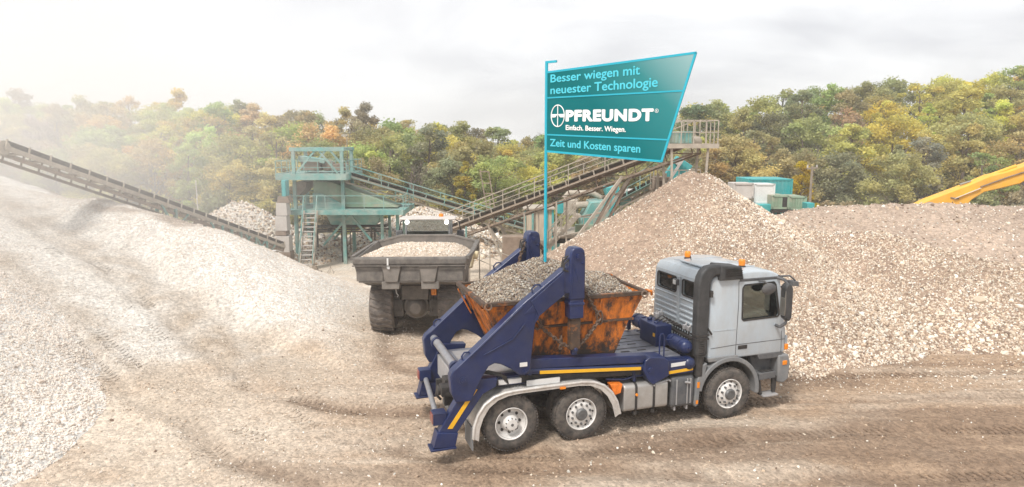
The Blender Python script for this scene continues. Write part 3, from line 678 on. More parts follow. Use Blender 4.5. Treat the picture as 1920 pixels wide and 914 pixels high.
# two trees the photograph singles out, and low bushes at the foot of the wood
p_ = at(872, 385, 59); place_tree('cone', 0, p_.x, 59, 1.0, 0.85, (0.48, 0.40, 0.08), 'bright lemon yellow', 'standing alone')
p_ = at(1505, 340, 57); place_tree('cone', 1, p_.x, 57, 0.85, 0.85, (0.56, 0.42, 0.03), 'bright yellow', 'standing alone')
for px in list(range(-30, 1960, 62)):
    Y = tg.uniform(57, 59.5); p_ = at(px + tg.uniform(-15, 15), 380, Y); cn = tg.choice(['olive green', 'dull green', 'russet brown', 'yellow green'] if px < 1300 else ['dull green', 'russet brown', 'russet brown', 'olive green'])
    place_tree('bush', tg.randrange(2), p_.x, Y, tg.uniform(.8, 1.25), tg.uniform(.7, 1.2), PALT[cn], cn, 'at the wood foot')
for lb, lst in used_labels.items():
    if len(lst) > 1:
        lst.sort(key=lambda q: q[0]); w_ = ['left', 'right'] if len(lst) == 2 else ['left', 'middle', 'right'] if len(lst) == 3 else ['leftmost', 'second', 'third', 'rightmost', 'last', 'last']
        for (px_, o_), t_ in zip(lst, w_): o_['label'] = t_ + ' ' + lb
#PART3

# ------------------------------------------------------------------ skip loader truck (local x forward, y to its left, z up)
TY = R(18.6)
TLOC = Vector((-0.3987, 13.8673, 0.0))
TX = Vector((math.cos(TY), math.sin(TY), 0)); TV = Vector((-math.sin(TY), math.cos(TY), 0))
def tw(x, y, z): return TLOC + TX * x + TV * y + Vector((0, 0, z))
truck = thing('skip_loader_truck', 'pale grey and dark blue three axle truck carrying the orange skip', 'truck', TLOC, TY)

def arc(cx, cz, r, a0, a1, n):
    return [(cx + r * math.cos(R(a0 + (a1 - a0) * i / n)), cz + r * math.sin(R(a0 + (a1 - a0) * i / n))) for i in range(n + 1)]

TYRE_PROF = [(0.30, 0.02), (0.335, 0.0), (0.42, -0.012), (0.50, 0.0), (0.545, 0.03), (0.566, 0.075), (0.57, 0.10), (0.558, 0.105), (0.558, 0.115), (0.57, 0.12), (0.57, 0.155), (0.558, 0.16), (0.558, 0.17), (0.57, 0.175), (0.566, 0.22), (0.545, 0.26), (0.50, 0.29), (0.30, 0.28)]
def wheel(x, side, dual=False, style='flat'):
    """a wheel whose outer face looks to the side (-1 right, +1 left)"""
    w = MB(); y0 = side * 1.22; ax = (0, -side, 0)
    w.lathe(TYRE_PROF, (x, y0, 0.57), ax, 56, caps=False)
    if dual: w.lathe(TYRE_PROF, (x, y0 - side * 0.33, 0.57), ax, 40, caps=False)
    for k in range(56):   # shoulder blocks of the tread
        a = 2 * math.pi * k / 56; c, s_ = math.cos(a), math.sin(a)
        for off in (0.03, 0.235):
            p = Vector((x + 0.562 * c, y0 - side * (off + 0.0), 0.57 + 0.562 * s_)); q = p + Vector((0, -side * 0.045, 0))
            w.bar(p, q, 0.035, 0.03, up=(c, 0, s_))
    t = w.build('tyre', M_tyre, truck, smooth=40); t.name = 'tyre'
    root = bpy.data.objects.new('wheel', None)
    r = MB(); o = (x, y0, 0.57)
    if style == 'deep': prof = [(0.335, 0.0), (0.325, -0.005), (0.305, 0.015), (0.285, 0.13), (0.20, 0.155), (0.165, 0.10), (0.16, 0.10)]
    elif style == 'flat': prof = [(0.335, 0.0), (0.325, -0.006), (0.305, 0.012), (0.292, 0.07), (0.235, 0.03), (0.17, 0.012), (0.12, 0.012)]
    else: prof = [(0.335, 0.0), (0.325, -0.006), (0.305, 0.012), (0.288, 0.09), (0.26, 0.045), (0.20, -0.015), (0.12, -0.025)]
    r.lathe(prof, o, ax, 48, caps=False)
    rim = r.build('rim', M_rim, truck, smooth=40)
    h = MB()
    if style == 'deep':
        h.lathe([(0.162, 0.12), (0.15, 0.0), (0.11, -0.05), (0.06, -0.055), (0.0, -0.055)], o, ax, 28, caps=False)
        hub = h.build('hub', M_rim, truck)
        b = MB()
        for k in range(8):
            a = 2 * math.pi * k / 8; c, s_ = math.cos(a), math.sin(a)
            b.cyl((x + 0.215 * c, y0 - side * 0.13, 0.57 + 0.215 * s_), (x + 0.215 * c, y0 - side * 0.155, 0.57 + 0.215 * s_), 0.03, 10)
        b.build('hand_hole', M_black, truck)
        b = MB()
        for k in range(10):
            a = 2 * math.pi * (k + .5) / 10; c, s_ = math.cos(a), math.sin(a)
            b.cyl((x + 0.125 * c, y0 + side * 0.05, 0.57 + 0.125 * s_), (x + 0.125 * c, y0 + side * 0.02, 0.57 + 0.125 * s_), 0.013, 6)
        b.cyl((x, y0 + side * 0.06, 0.57), (x, y0, 0.57), 0.03, 10)
        b.build('wheel_nuts', M_hub, truck)
    else:
        off = 0.0 if style == 'flat' else 0.028
        h.lathe([(0.125, 0.06), (0.125, -0.02 - off), (0.10, -0.045 - off), (0.05, -0.05 - off), (0.0, -0.05 - off)], o, ax, 28, caps=False)
        for k in range(10):
            a = 2 * math.pi * k / 10; c, s_ = math.cos(a), math.sin(a)
            h.cyl((x + 0.085 * c, y0 + side * (0.02 + off), 0.57 + 0.085 * s_), (x + 0.085 * c, y0 + side * (0.055 + off), 0.57 + 0.085 * s_), 0.018, 8)
        hub = h.build('hub', M_hub, truck)
        b = MB()
        for k in range(10):
            a = 2 * math.pi * (k + .5) / 10; c, s_ = math.cos(a), math.sin(a)
            b.cyl((x + 0.205 * c, y0 + side * (off - 0.03), 0.57 + 0.205 * s_), (x + 0.205 * c, y0 + side * (off + 0.008), 0.57 + 0.205 * s_), 0.024, 8)
            b.cyl((x + 0.205 * c, y0 + side * (off), 0.57 + 0.205 * s_), (x + 0.205 * c, y0 + side * (off + 0.03), 0.57 + 0.205 * s_), 0.012, 6)
        b.build('wheel_nuts', M_hub, truck)
        b = MB()
        for k in range(10):
            a = 2 * math.pi * k / 10 + 0.1; c, s_ = math.cos(a), math.sin(a)
            b.cyl((x + 0.268 * c, y0 + side * (off * 0.4 - 0.03), 0.57 + 0.268 * s_), (x + 0.268 * c, y0 + side * (off * 0.4 - 0.045), 0.57 + 0.268 * s_), 0.02, 8)
        b.build('hand_hole', M_black, truck)
def wheel_thing(x, side, dual, style):
    """builds the wheel pieces, then hangs them below one wheel part"""
    before = set(o.name for o in truck.children)
    wheel(x, side, dual, style)
    new = [o for o in truck.children if o.name not in before]
    tyre = [o for o in new if o.name.startswith('tyre')][0]; tyre.name = 'wheel'
    for o in new:
        if o is not tyre: o.parent = tyre
for sd_ in (-1, 1):
    wheel_thing(0.0, sd_, False, 'deep'); wheel_thing(1.5, sd_, True, 'flat'); wheel_thing(5.04, sd_, False, 'front')

# chassis
b = MB()
for sd_ in (-1, 1):
    b.box(-1.15, 6.2, sd_ * 0.38 - 0.04, sd_ * 0.38 + 0.04, 0.78, 1.08)
for x in (-0.9, 0.75, 2.3, 3.4, 4.4): b.box(x - 0.06, x + 0.06, -0.36, 0.36, 0.82, 1.04)
for x in (0.0, 1.5): b.cyl((x, -0.95, 0.57), (x, 0.95, 0.57), 0.11, 12); b.lathe([(0.05, -0.28), (0.24, -0.12), (0.27, 0), (0.24, 0.12), (0.05, 0.28)], (x, 0, 0.57), (1, 0, 0), 16)
b.cyl((5.04, -0.95, 0.57), (5.04, 0.95, 0.57), 0.07, 10)
b.cyl((0, 0, 0.62), (4.0, 0, 0.85), 0.06, 8); b.box(5.6, 6.3, -0.55, 0.55, 0.55, 1.1)
b.build('chassis', M_black, truck, bevel=0.01)

# rear mudguards with tread-plate tops
def mudguard(side):
    o_ = []
    path = [(-0.80, 0.42), (-0.78, 0.66), (-0.70, 0.88), (-0.57, 1.07), (-0.38, 1.20), (-0.15, 1.265), (0.1, 1.285), (0.75, 1.29), (1.45, 1.295), (1.72, 1.265), (1.95, 1.17), (2.13, 1.0), (2.25, 0.80), (2.31, 0.60), (2.33, 0.52)]
    b = MB(); ya, yb = sorted((side * 1.30, side * 0.62)); vs = []; n = len(path)
    inn = [(0.75 + (x - 0.75) * 0.985, z - 0.025) for x, z in path]
    b.prism(path + inn[::-1], ya, yb)
    # rolled outer edge
    b.tube([(x, side * 1.30, z - 0.01) for x, z in path], 0.032, 8)
    b.prism(path + [(0.75 + (x - 0.75) * 0.93, z - 0.075) for x, z in path][::-1], side * 1.30 - 0.012, side * 1.30 + 0.012)
    return b.build('mudguard', M_alu, truck, smooth=50)
for sd_ in (-1, 1):
    mg = mudguard(sd_)
    f = MB(); f.box(-0.815, -0.795, min(sd_ * 1.28, sd_ * 0.72), max(sd_ * 1.28, sd_ * 0.72), 0.16, 0.60, 0, 0); f.build('mud_flap', M_midgrey, truck)
tp = MB()      # raised lozenges of the tread plate
for i in range(26):
    for j in range(8):
        x = -0.15 + i * 0.065 + (j % 2) * 0.03; y = -1.25 + j * 0.078; z = 1.285 + (0.005 if x > 0.1 else (x - 0.1) * 0.09) + 0.002
        sg = 1 if (i + j) % 2 else -1
        tp.bar((x - 0.018, y - 0.018 * sg, z), (x + 0.018, y + 0.018 * sg, z), 0.009, 0.006)
tp.build('tread_pattern', M_alu, [o for o in truck.children if o.name.startswith('mudguard')][0])

# deck, side rails, hydraulic housings
b = MB(); b.box(-0.75, 3.92, -0.98, 0.98, 1.34, 1.50); b.build('deck', M_deck, truck, bevel=0.008)
d_ = truck.children[-1]
deck = [o for o in truck.children if o.name.startswith('deck')][0]
b = MB()
for y in (-0.62, -0.2, 0.25, 0.68):
    b.box(2.3, 3.86, y - 0.012, y + 0.012, 1.499, 1.506)
for x in (2.9, 3.3):
    for y in (-0.75, -0.4, 0.05, 0.5): b.box(x - 0.10, x + 0.10, y - 0.018, y + 0.018, 1.5, 1.508)
b.build('slots', M_black, deck)
b = MB(); b.box(-0.70, 0.35, -0.80, 0.80, 1.502, 1.512); b.build('rear_plate', M_greysteel, deck)
for sd_ in (-1, 1):
    b = MB(); y0, y1 = sorted((sd_ * 1.22, sd_ * 0.99))
    b.prism([(0.30, 1.66), (0.30, 1.86), (2.95, 1.66), (2.95, 1.50)], y0, y1)
    b.build('side_rail', M_blue, truck, bevel=0.012)
    b = MB(); b.cyl((0.36, sd_ * 1.16, 1.60), (2.88, sd_ * 1.16, 1.40), 0.075, 18); b.cyl((0.34, sd_ * 1.16, 1.60), (0.42, sd_ * 1.16, 1.595), 0.09, 18)
    b.build('lift_ram', M_blue, truck)
    b = MB(); b.prism([(0.58, 1.535), (0.58, 1.60), (2.82, 1.435), (2.82, 1.37)], sd_ * 1.243 - 0.006, sd_ * 1.243 + 0.006); b.build('yellow_stripe', M_stripe, truck)
    b = MB(); b.prism([(0.2, 1.36), (0.2, 1.50), (2.9, 1.30), (2.9, 1.22)], *sorted((sd_ * 1.12, sd_ * 0.9))); b.build('sub_frame', M_black, truck)
    b = MB()
    b.prism([(2.86, 1.36), (2.90, 1.56), (3.0, 1.63), (3.36, 1.60), (3.46, 1.50), (3.48, 1.18), (3.10, 1.02), (2.98, 1.14)], *sorted((sd_ * 1.28, sd_ * 0.88))); b.build('hydraulic_housing', M_blue, truck, bevel=0.02)
    b = MB(); b.lathe([(0.0, -0.03), (0.05, -0.03), (0.06, 0.0), (0.09, 0.0), (0.095, 0.05)], (3.02, sd_ * 1.29, 1.36), (0, -sd_, 0), 20, caps=False); b.build('pivot_boss', M_blue, truck)
    b = MB(); b.prism([(3.44, 1.16), (3.44, 1.50), (4.12, 1.46), (4.12, 1.16)], *sorted((sd_ * 1.20, sd_ * 0.9))); b.build('front_rail', M_blue, truck, bevel=0.012)
    b = MB(); b.prism([(3.50, 1.185), (3.50, 1.25), (4.10, 1.275), (4.10, 1.215)], sd_ * 1.205 - 0.006, sd_ * 1.205 + 0.006); b.build('yellow_stripe', M_stripe, truck)
    b = MB(); b.prism([(3.56, 1.335), (3.56, 1.415), (4.02, 1.43), (4.02, 1.35)], sd_ * 1.205 - 0.006, sd_ * 1.205 + 0.006); b.build('number_plate', M_white, truck)
    b = MB(); b.tube([(3.12, sd_ * 1.2, 1.0), (3.5, sd_ * 1.2, 1.06)], 0.022, 8); b.tube([(3.14, sd_ * 1.05, 1.0), (3.14, sd_ * 1.26, 1.0)], 0.02, 8); b.tube([(3.52, sd_ * 1.05, 1.06), (3.52, sd_ * 1.26, 1.06)], 0.02, 8); b.build('grab_bar', M_greysteel, truck)
    b = MB(); b.tube([(3.36, sd_ * 1.05, 1.45), (3.36, sd_ * 1.05, 1.98), (3.39, sd_ * 1.05, 2.03), (3.44, sd_ * 1.05, 2.03), (3.47, sd_ * 1.05, 1.98), (3.47, sd_ * 1.05, 1.45)], 0.016, 8); b.tube([(3.47, sd_ * 1.05, 1.9), (3.72, sd_ * 1.0, 1.86)], 0.012, 6); b.build('control_handle', M_blue, truck)
b = MB(); b.box(0.32, 1.02, -1.215, -1.18, 1.30, 1.41); b.build('marker_plate', M_white, truck)
b = MB(); b.box(-0.25, 0.22, -1.18, -1.10, 1.38, 1.47); b.build('marker_plate', M_white, truck)
b = MB(); b.box(-0.35, 0.35, -1.10, -0.92, 1.32, 1.52); b.build('rear_outrigger_mount', M_blue, truck, bevel=0.01)

# lifting arms
ARM = [(-1.14, 1.20), (-1.22, 1.36), (-1.25, 1.72), (-1.20, 1.82), (-1.10, 1.90), (0.20, 3.02), (0.98, 3.60), (1.10, 3.68), (1.24, 3.64), (1.24, 3.12), (1.06, 3.14), (0.48, 2.70), (0.43, 2.55), (0.34, 1.70), (0.28, 1.60), (0.12, 1.60),
       (-0.05, 1.74), (-0.26, 1.86), (-0.38, 1.89), (-0.50, 1.84), (-0.62, 1.66), (-0.80, 1.30), (-0.84, 1.20)]
for sd_ in (-1, 1):
    ya, yb = sorted((sd_ * 1.36, sd_ * 1.13)); yo = sd_ * 1.36
    b = MB(); b.prism(ARM, ya, yb); arm = b.build('lifting_arm', M_blue, truck, bevel=0.02)
    b = MB(); e = yo + sd_ * 0.012
    for p0, p1 in (((-0.88, 2.06), (0.18, 2.96)), ((-0.60, 2.08), (-0.02, 2.34)), ((-0.02, 2.34), (0.22, 2.62))): b.bar((p0[0], e, p0[1]), (p1[0], e, p1[1]), 0.018, 0.02)
    b.prism([(0.2, 2.80), (0.40, 2.98), (0.55, 2.92), (0.50, 2.70), (0.44, 2.62), (0.40, 2.66), (0.45, 2.84)], *sorted((yo, yo + sd_ * 0.014)))
    b.build('stiffener', M_blue, arm, bevel=0.004)
    b = MB()
    b.prism([(0.34, 3.045), (0.50, 2.74), (1.02, 3.12), (1.02, 3.58)], *sorted((yo, yo + sd_ * 0.028)))
    b.build('arm_sleeve', M_blue, arm, bevel=0.006)
    b = MB()
    for x, z, r_ in ((-1.0, 1.62, 0.075), (0.22, 1.66, 0.05)): b.lathe([(0.0, -0.035), (r_ * .5, -0.035), (r_ * .55, -0.015), (r_, -0.015), (r_, 0.02)], (x, yo, z), (0, -sd_, 0), 20, caps=False)
    b.build('pivot_pin', M_blue, arm)
    b = MB(); b.tube([(-0.98, yo - sd_ * .11, 1.95), (-1.0, yo - sd_ * .11, 2.06), (-0.95, yo - sd_ * .11, 2.13), (-0.86, yo - sd_ * .11, 2.13), (-0.80, yo - sd_ * .11, 2.06)], 0.017, 8); b.build('lifting_eye', M_blue, arm); b = MB()
    b.tube([(0.42, yo - sd_ * .11, 3.15), (0.40, yo - sd_ * .11, 3.26), (0.47, yo - sd_ * .11, 3.33), (0.56, yo - sd_ * .11, 3.33), (0.6, yo - sd_ * .11, 3.26)], 0.017, 8); b.build('lifting_eye', M_blue, arm)
    if sd_ < 0:
        b = MB(); b.box(0.12, 0.27, yo - 0.014, yo - 0.002, 1.77, 1.85); b.build('rating_plate', M_white, arm)
    # upright head with telescopic leg
    b = MB(); ym = sd_ * 1.22
    b.prism([(1.14, 3.0), (1.13, 3.78), (1.16, 3.96), (1.22, 4.03), (1.38, 4.03), (1.45, 3.97), (1.47, 3.82), (1.47, 3.0)], ym - 0.15, ym + 0.15)
    head = b.build('arm_head', M_blue, truck, bevel=0.03)
    b = MB(); b.box(1.16, 1.45, ym - 0.13, ym + 0.13, 2.62, 3.02); b.box(1.145, 1.465, ym - 0.145, ym + 0.145, 2.88, 2.94); b.build('leg_sleeve', M_blue, head, bevel=0.012)
    b = MB(); b.box(1.20, 1.41, ym - 0.09, ym + 0.09, 1.98, 2.64); b.build('inner_leg', M_skipdark, head, bevel=0.01)
    b = MB(); b.box(1.25, 1.36, ym - 0.05, ym + 0.05, 1.86, 1.99); b.cyl((1.305, ym - 0.13, 1.98), (1.305, ym + 0.13, 1.98), 0.04, 12); b.build('chain_hook', M_blue, head, bevel=0.01)
    b = MB()
    for x, z, r_ in ((1.30, 3.86, 0.07), (1.40, 3.72, 0.025), (1.40, 3.94, 0.02)): b.lathe([(0.0, -0.04), (r_ * .55, -0.04), (r_ * .6, -0.015), (r_, -0.015), (r_, 0.02)], (x, ym - 0.15, z), (0, 1, 0), 18, caps=False)
    b.bar((1.22, ym - 0.157, 3.72), (1.17, ym - 0.157, 3.1), 0.012, 0.02); b.bar((1.22, ym - 0.157, 3.72), (1.34, ym - 0.157, 3.35), 0.012, 0.02)
    b.build('pin', M_blue, head)
    b = MB(); hose = [(1.14, ym - 0.10, 3.80), (1.02, ym - 0.16, 3.74), (1.0, ym - 0.16, 3.62), (1.10, ym - 0.15, 3.58)]
    b.tube(hose, 0.018, 8); b.tube([(x + 0.03, y + 0.12, z + 0.04) for x, y, z in hose], 0.018, 8); b.tube([(1.1, ym - .15, 3.88), (0.98, ym - .17, 3.86), (0.95, ym - .16, 3.66)], 0.013, 8); b.build('hydraulic_hose', M_black, head)

# cross tubes and stabiliser legs at the tail
M_tube = mat('scuffed_grey_tube', (0.24, 0.25, 0.28), 0.5, 0.3, 0.25, 5, dust=(0.4, 0.36, 0.32), dust_amt=0.5)
b = MB(); b.cyl((-1.02, -1.14, 1.70), (-1.02, 1.14, 1.74), 0.085, 20); cross = b.build('cross_tube', M_tube, truck)
b = MB()
for y in (-0.82, 0.86, -1.1): MB().lathe([(0.086, -0.05), (0.125, -0.05), (0.125, 0.05), (0.086, 0.05)], (-1.02, y, 1.71), (0, 1, 0), 20, caps=False).build('clamp_ring', M_blue, cross)
for sd_ in (-1, 1):
    ya, yb = sorted((sd_ * 1.30, sd_ * 1.08))
    fx, fz = (0.0, 0.12) if sd_ < 0 else (0.18, 0.26)
    b = MB(); b.prism([(-0.86, 1.62), (-0.30, 1.56), (-0.34, 1.40), (-0.60, 1.28), (-1.14 + fx, 0.42 + fz), (-1.50 + fx, 0.46 + fz)], ya, yb); leg = b.build('stabiliser_leg', M_blue, truck, bevel=0.015)
    b = MB(); b.prism([(-0.80, 1.40), (-0.71, 1.40), (-1.21 + fx, 0.56 + fz), (-1.30 + fx, 0.57 + fz)], sd_ * 1.306 - 0.006, sd_ * 1.306 + 0.006); b.build('yellow_stripe', M_stripe, leg)
    b = MB(); b.prism([(-1.58 + fx, 0.22 + fz), (-1.16 + fx, 0.20 + fz), (-1.10 + fx, 0.46 + fz), (-1.50 + fx, 0.52 + fz)], ya - 0.03, yb + 0.03); b.box(-1.64 + fx, -1.14 + fx, ya - 0.05, yb + 0.05, 0.16 + fz, 0.205 + fz); b.build('foot', M_blue, leg, bevel=0.01)
    b = MB(); yi = sd_ * 1.0; b.box(-1.56 + fx, -1.30 + fx, *sorted((sd_ * 1.25, sd_ * 1.0)), 0.68 + fz * .6, 0.92 + fz * .6); b.build('lamp_box', M_blue, leg, bevel=0.01)
    b = MB(); b.box(-1.58 + fx, -1.558 + fx, *sorted((sd_ * 1.22, sd_ * 1.03)), 0.71 + fz * .6, 0.89 + fz * .6); b.build('rear_lamp', mat('dusty_red_lens', (0.25, 0.04, 0.03), 0.4, dust=DUST, dust_amt=0.6), leg)
b = MB(); b.cyl((-1.42, -1.05, 0.74), (-1.24, 1.05, 0.86), 0.055, 16); b.build('underrun_bar', M_tube, truck)
b = MB(); b.box(-1.12, -0.92, -0.35, -0.05, 1.0, 1.3); b.box(-1.25, -1.0, -0.62, -0.35, 1.05, 1.25); b.cyl((-1.3, -0.4, 1.12), (-1.0, -0.4, 1.12), 0.10, 14); b.tube([(-1.25, -0.3, 1.2), (-1.3, -0.3, 1.0), (-1.2, -0.3, 0.88)], 0.03, 8); b.build('tow_coupling', M_black, truck, bevel=0.01)
b = MB(); b.box(-1.0, -0.86, -0.9, 0.9, 1.0, 1.45); b.box(-0.93, -0.8, -0.55, 0.75, 1.4, 1.52); b.build('tail_beam', M_greysteel, truck, bevel=0.012)
b = MB()
for k in range(5): b.tube([(-0.68 + 0.02 * k, -1.12, 1.66), (-0.45 + .03 * k, -1.17 - 0.01 * k, 1.69 - .02 * k), (-0.22 + .03 * k, -1.2, 1.62 - .02 * k), (-0.12 + .02 * k, -1.17, 1.45 - .02 * k), (-0.28, -1.12, 1.36)], 0.016, 6)
b.build('hose_bundle', M_black, truck)

# tanks and boxes between the axles
def rbox(x0, x1, y0, y1, z0, z1, r, n=5):
    """box with its long edges along x rounded"""
    prof = []
    for (cy, cz, a0) in ((y1 - r, z1 - r, 0), (y0 + r, z1 - r, 90), (y0 + r, z0 + r, 180), (y1 - r, z0 + r, 270)):
        for k in range(n + 1): a = R(a0 + 90 * k / n); prof.append((cy + r * math.cos(a), cz + r * math.sin(a)))
    return MB().prism(prof, x0, x1, 'yz')
t = rbox(2.46, 3.50, -1.22, -0.62, 0.47, 1.06, 0.09).build('fuel_tank', M_tank, truck, bevel=0.025)
b = MB()
for x in (2.74, 3.16):
    rb = rbox(x - 0.025, x + 0.025, -1.232, -0.61, 0.458, 1.072, 0.09); b.add(rb.v, rb.f); b.box(x - 0.03, x + 0.03, -1.2, -1.1, 0.38, 0.46)
b.build('tank_strap', M_black, t)
b = MB(); b.lathe([(0, -0.02), (0.028, -0.02), (0.03, 0)], (2.74, -1.236, 0.84), (0, 1, 0), 14, caps=False); b.build('side_marker', M_amber, t)
t = rbox(3.60, 4.16, -1.20, -0.62, 0.40, 1.10, 0.11).build('battery_box', M_grey, truck, bevel=0.05)
b = MB()
for x in (3.72, 3.98, 4.06): b.box(x - 0.012, x + 0.012, -1.215, -1.19, 0.48, 1.04)
b.cyl((3.9, -1.24, 0.98), (4.02, -1.24, 0.95), 0.025, 8); b.box(3.70, 3.74, -1.15, -1.05, 0.33, 0.42); b.box(4.0, 4.04, -1.15, -1.05, 0.33, 0.42)
b.build('latch', M_greysteel, t, bevel=0.004)
rbox(2.46, 3.9, 0.62, 1.22, 0.47, 1.06, 0.09).build('fuel_tank', M_tank, truck, bevel=0.025)
b = MB(); b.prism([(2.12, 1.14), (2.40, 1.12), (2.36, 0.93), (2.22, 0.90)], -1.26, -1.08); b.build('wheel_chock', M_orangeplate, truck, bevel=0.01)
b = MB(); b.box(0.98, 1.10, -1.335, -1.30, 1.20, 1.245); b.build('side_marker', M_amber, truck)
b = MB(); b.tube([(2.1, -1.1, 1.2), (2.5, -1.12, 1.16), (2.75, -1.12, 1.2), (2.95, -1.1, 1.2)], 0.025, 8); b.tube([(2.72, -1.12, 1.35), (2.74, -1.12, 1.1)], 0.035, 8); b.build('air_pipe', M_blue, truck)

# equipment behind the cab
def air_tank(p0, p1, r):
    p0 = Vector(p0); p1 = Vector(p1); L = (p1 - p0).length
    b = MB().lathe([(0.0, 0), (r * .55, r * .12), (r * .88, r * .38), (r, r * .7), (r, L - r * .7), (r * .88, L - r * .38), (r * .55, L - r * .12), (0, L)], p0, p1 - p0, 22, caps=False)
    for a in (0.3, 0.7): b.lathe([(r, -0.02), (r + 0.012, -0.02), (r + 0.012, 0.02), (r, 0.02)], p0.lerp(p1, a), p1 - p0, 22, caps=False)
    b.lathe([(0, -0.04), (0.02, -0.04), (0.02, 0)], p0, p1 - p0, 10, caps=False)
    return b.build('air_tank', M_blue, truck, smooth=50)
air_tank((3.99, -1.18, 1.70), (3.99, -0.42, 1.70), 0.15); air_tank((4.02, -1.27, 1.36), (4.02, -0.55, 1.36), 0.135); air_tank((3.99, 0.52, 1.76), (3.99, 1.18, 1.76), 0.16); air_tank((4.02, 0.5, 1.36), (4.02, 1.25, 1.36), 0.135)
b = MB(); b.box(3.70, 4.10, -0.32, 0.40, 1.50, 1.98); b.cyl((3.86, 0.24, 1.98), (3.86, 0.24, 2.04), 0.06, 14); b.cyl((3.86, -0.05, 1.98), (3.86, -0.05, 2.01), 0.05, 14); b.build('oil_tank', M_blue, truck, bevel=0.02)
b = MB(); b.box(3.69, 3.697, -0.28, -0.20, 1.72, 1.80); b.build('warning_sticker', M_stripe, truck)
b = MB(); b.box(3.78, 3.86, 1.12, 1.20, 1.5, 2.12); b.box(3.78, 3.86, 0.42, 0.47, 1.5, 2.0); b.build('bracket', M_blue, truck)
b = MB(); b.box(4.14, 4.40, -1.0, 1.0, 1.08, 1.55); b.cyl((4.30, -0.9, 1.78), (4.30, 0.95, 1.84), 0.05, 10); b.cyl((4.22, -0.7, 1.68), (4.22, 0.6, 1.70), 0.035, 8)
for k in range(7): b.tube([(3.9 + .05 * k, 0.1 - .1 * k, 2.0), (4.05 + .03 * k, -.1 * k, 2.12 - .02 * k), (4.3, -0.1 - .1 * k, 1.9), (4.35, -.1 * k, 1.6)], 0.018, 6)
b.build('pipework', M_black, truck)
b = MB()
for (x, y, z) in ((4.06, 0.32, 2.06), (4.12, 0.22, 2.1), (4.0, 0.15, 2.08), (4.28, -0.72, 1.98), (4.24, -0.62, 2.0)): b.box(x - .04, x + .04, y - .04, y + .04, z - .05, z + .05); b.cyl((x, y, z), (x + .05, y, z + .1), 0.018, 8)
b.build('valve_block', M_greysteel, truck, bevel=0.006)

# ------------------------------------------------------------------ cab (a shell with real openings)
CAB = [(4.50, 1.34), (4.47, 2.0), (4.49, 2.95), (4.53, 3.10), (4.62, 3.20), (4.85, 3.25), (5.6, 3.27), (6.05, 3.24), (6.24, 3.16), (6.31, 3.02), (6.50, 2.02), (6.54, 1.86), (6.54, 1.34)]
CABI = [(4.56, 1.44), (4.56, 3.0), (4.7, 3.12), (5.6, 3.17), (6.02, 3.15), (6.16, 3.08), (6.22, 3.0), (6.42, 2.0), (6.45, 1.44)]
def booled(base, cutters, name, m, parent, bevel=0):
    o = bpy.data.objects.new('tmp', base); COL.objects.link(o)
    if bevel:
        q = o.modifiers.new('b', 'BEVEL'); q.width = bevel; q.segments = 3; q.limit_method = 'ANGLE'; q.angle_limit = R(50)
    cs = []
    for c in cutters:
        k = bpy.data.objects.new('cut', c); COL.objects.link(k); cs.append(k); md = o.modifiers.new('x', 'BOOLEAN'); md.object = k; md.operation = 'DIFFERENCE'; md.solver = 'EXACT'
    dg = bpy.context.evaluated_depsgraph_get(); dg.update()
    me = bpy.data.meshes.new_from_object(o.evaluated_get(dg)); me.name = name
    for k in cs + [o]: bpy.data.objects.remove(k)
    me.materials.clear(); me.polygons.foreach_set('use_smooth', [True] * len(me.polygons)); me.set_sharp_from_angle(angle=R(28))
    return link_mesh(name, me, m, parent)
def rrect(x0, x1, z0, z1, r, n=4, skew=0.0):
    out = []
    for (cx, cz, a0) in ((x1 - r, z1 - r, 0), (x0 + r, z1 - r, 90), (x0 + r, z0 + r, 180), (x1 - r, z0 + r, 270)):
        for k in range(n + 1):
            a = R(a0 + 90 * k / n); q = (cx + r * math.cos(a), cz + r * math.sin(a)); out.append((q[0] + skew * (q[1] - z0), q[1]))
    return out
SIDEWIN = [(5.33, 2.22), (5.31, 2.90), (5.36, 2.97), (6.12, 2.99), (6.17, 2.93), (6.31, 2.26), (6.27, 2.20), (5.37, 2.18)]
cut = [MB().prism(CABI, -1.07, 1.07).mesh('c', 0), MB().prism(SIDEWIN, -1.5, 1.5).mesh('c', 0)]
cut.append(MB().prism(rrect(0.16, 0.98, 2.60, 2.96, 0.06), 4.2, 4.7, 'yz').mesh('c', 0)); cut.append(MB().prism(rrect(-0.74, -0.10, 2.60, 2.96, 0.06), 4.2, 4.7, 'yz').mesh('c', 0))
cut.append(MB().prism(rrect(-0.98, 0.98, 2.15, 2.98, 0.08), 6.05, 6.8, 'yz').mesh('c', 0))
base = MB().prism(CAB, -1.15, 1.15).mesh('cab', 0)
cab = booled(base, cut, 'cab', M_cab, truck, bevel=0.06)
for y_ in (-1.115, 1.115): MB().prism(SIDEWIN, y_ - .003, y_ + .003).build('side_window', M_glass, cab, smooth=0)
MB().prism(rrect(0.16, 0.98, 2.60, 2.96, 0.06), 4.515, 4.52, 'yz').build('rear_window', M_glassd, cab, smooth=0); MB().prism(rrect(-0.74, -0.10, 2.60, 2.96, 0.06), 4.515, 4.52, 'yz').build('rear_window', M_glassd, cab, smooth=0)
b = MB(); b.rings([[(6.466, -0.98, 2.13), (6.466, 0.98, 2.13), (6.30, 0.98, 3.0), (6.30, -0.98, 3.0)], [(6.472, -0.98, 2.13), (6.472, 0.98, 2.13), (6.306, 0.98, 3.0), (6.306, -0.98, 3.0)]]); b.build('windscreen', M_glass, cab, smooth=0)
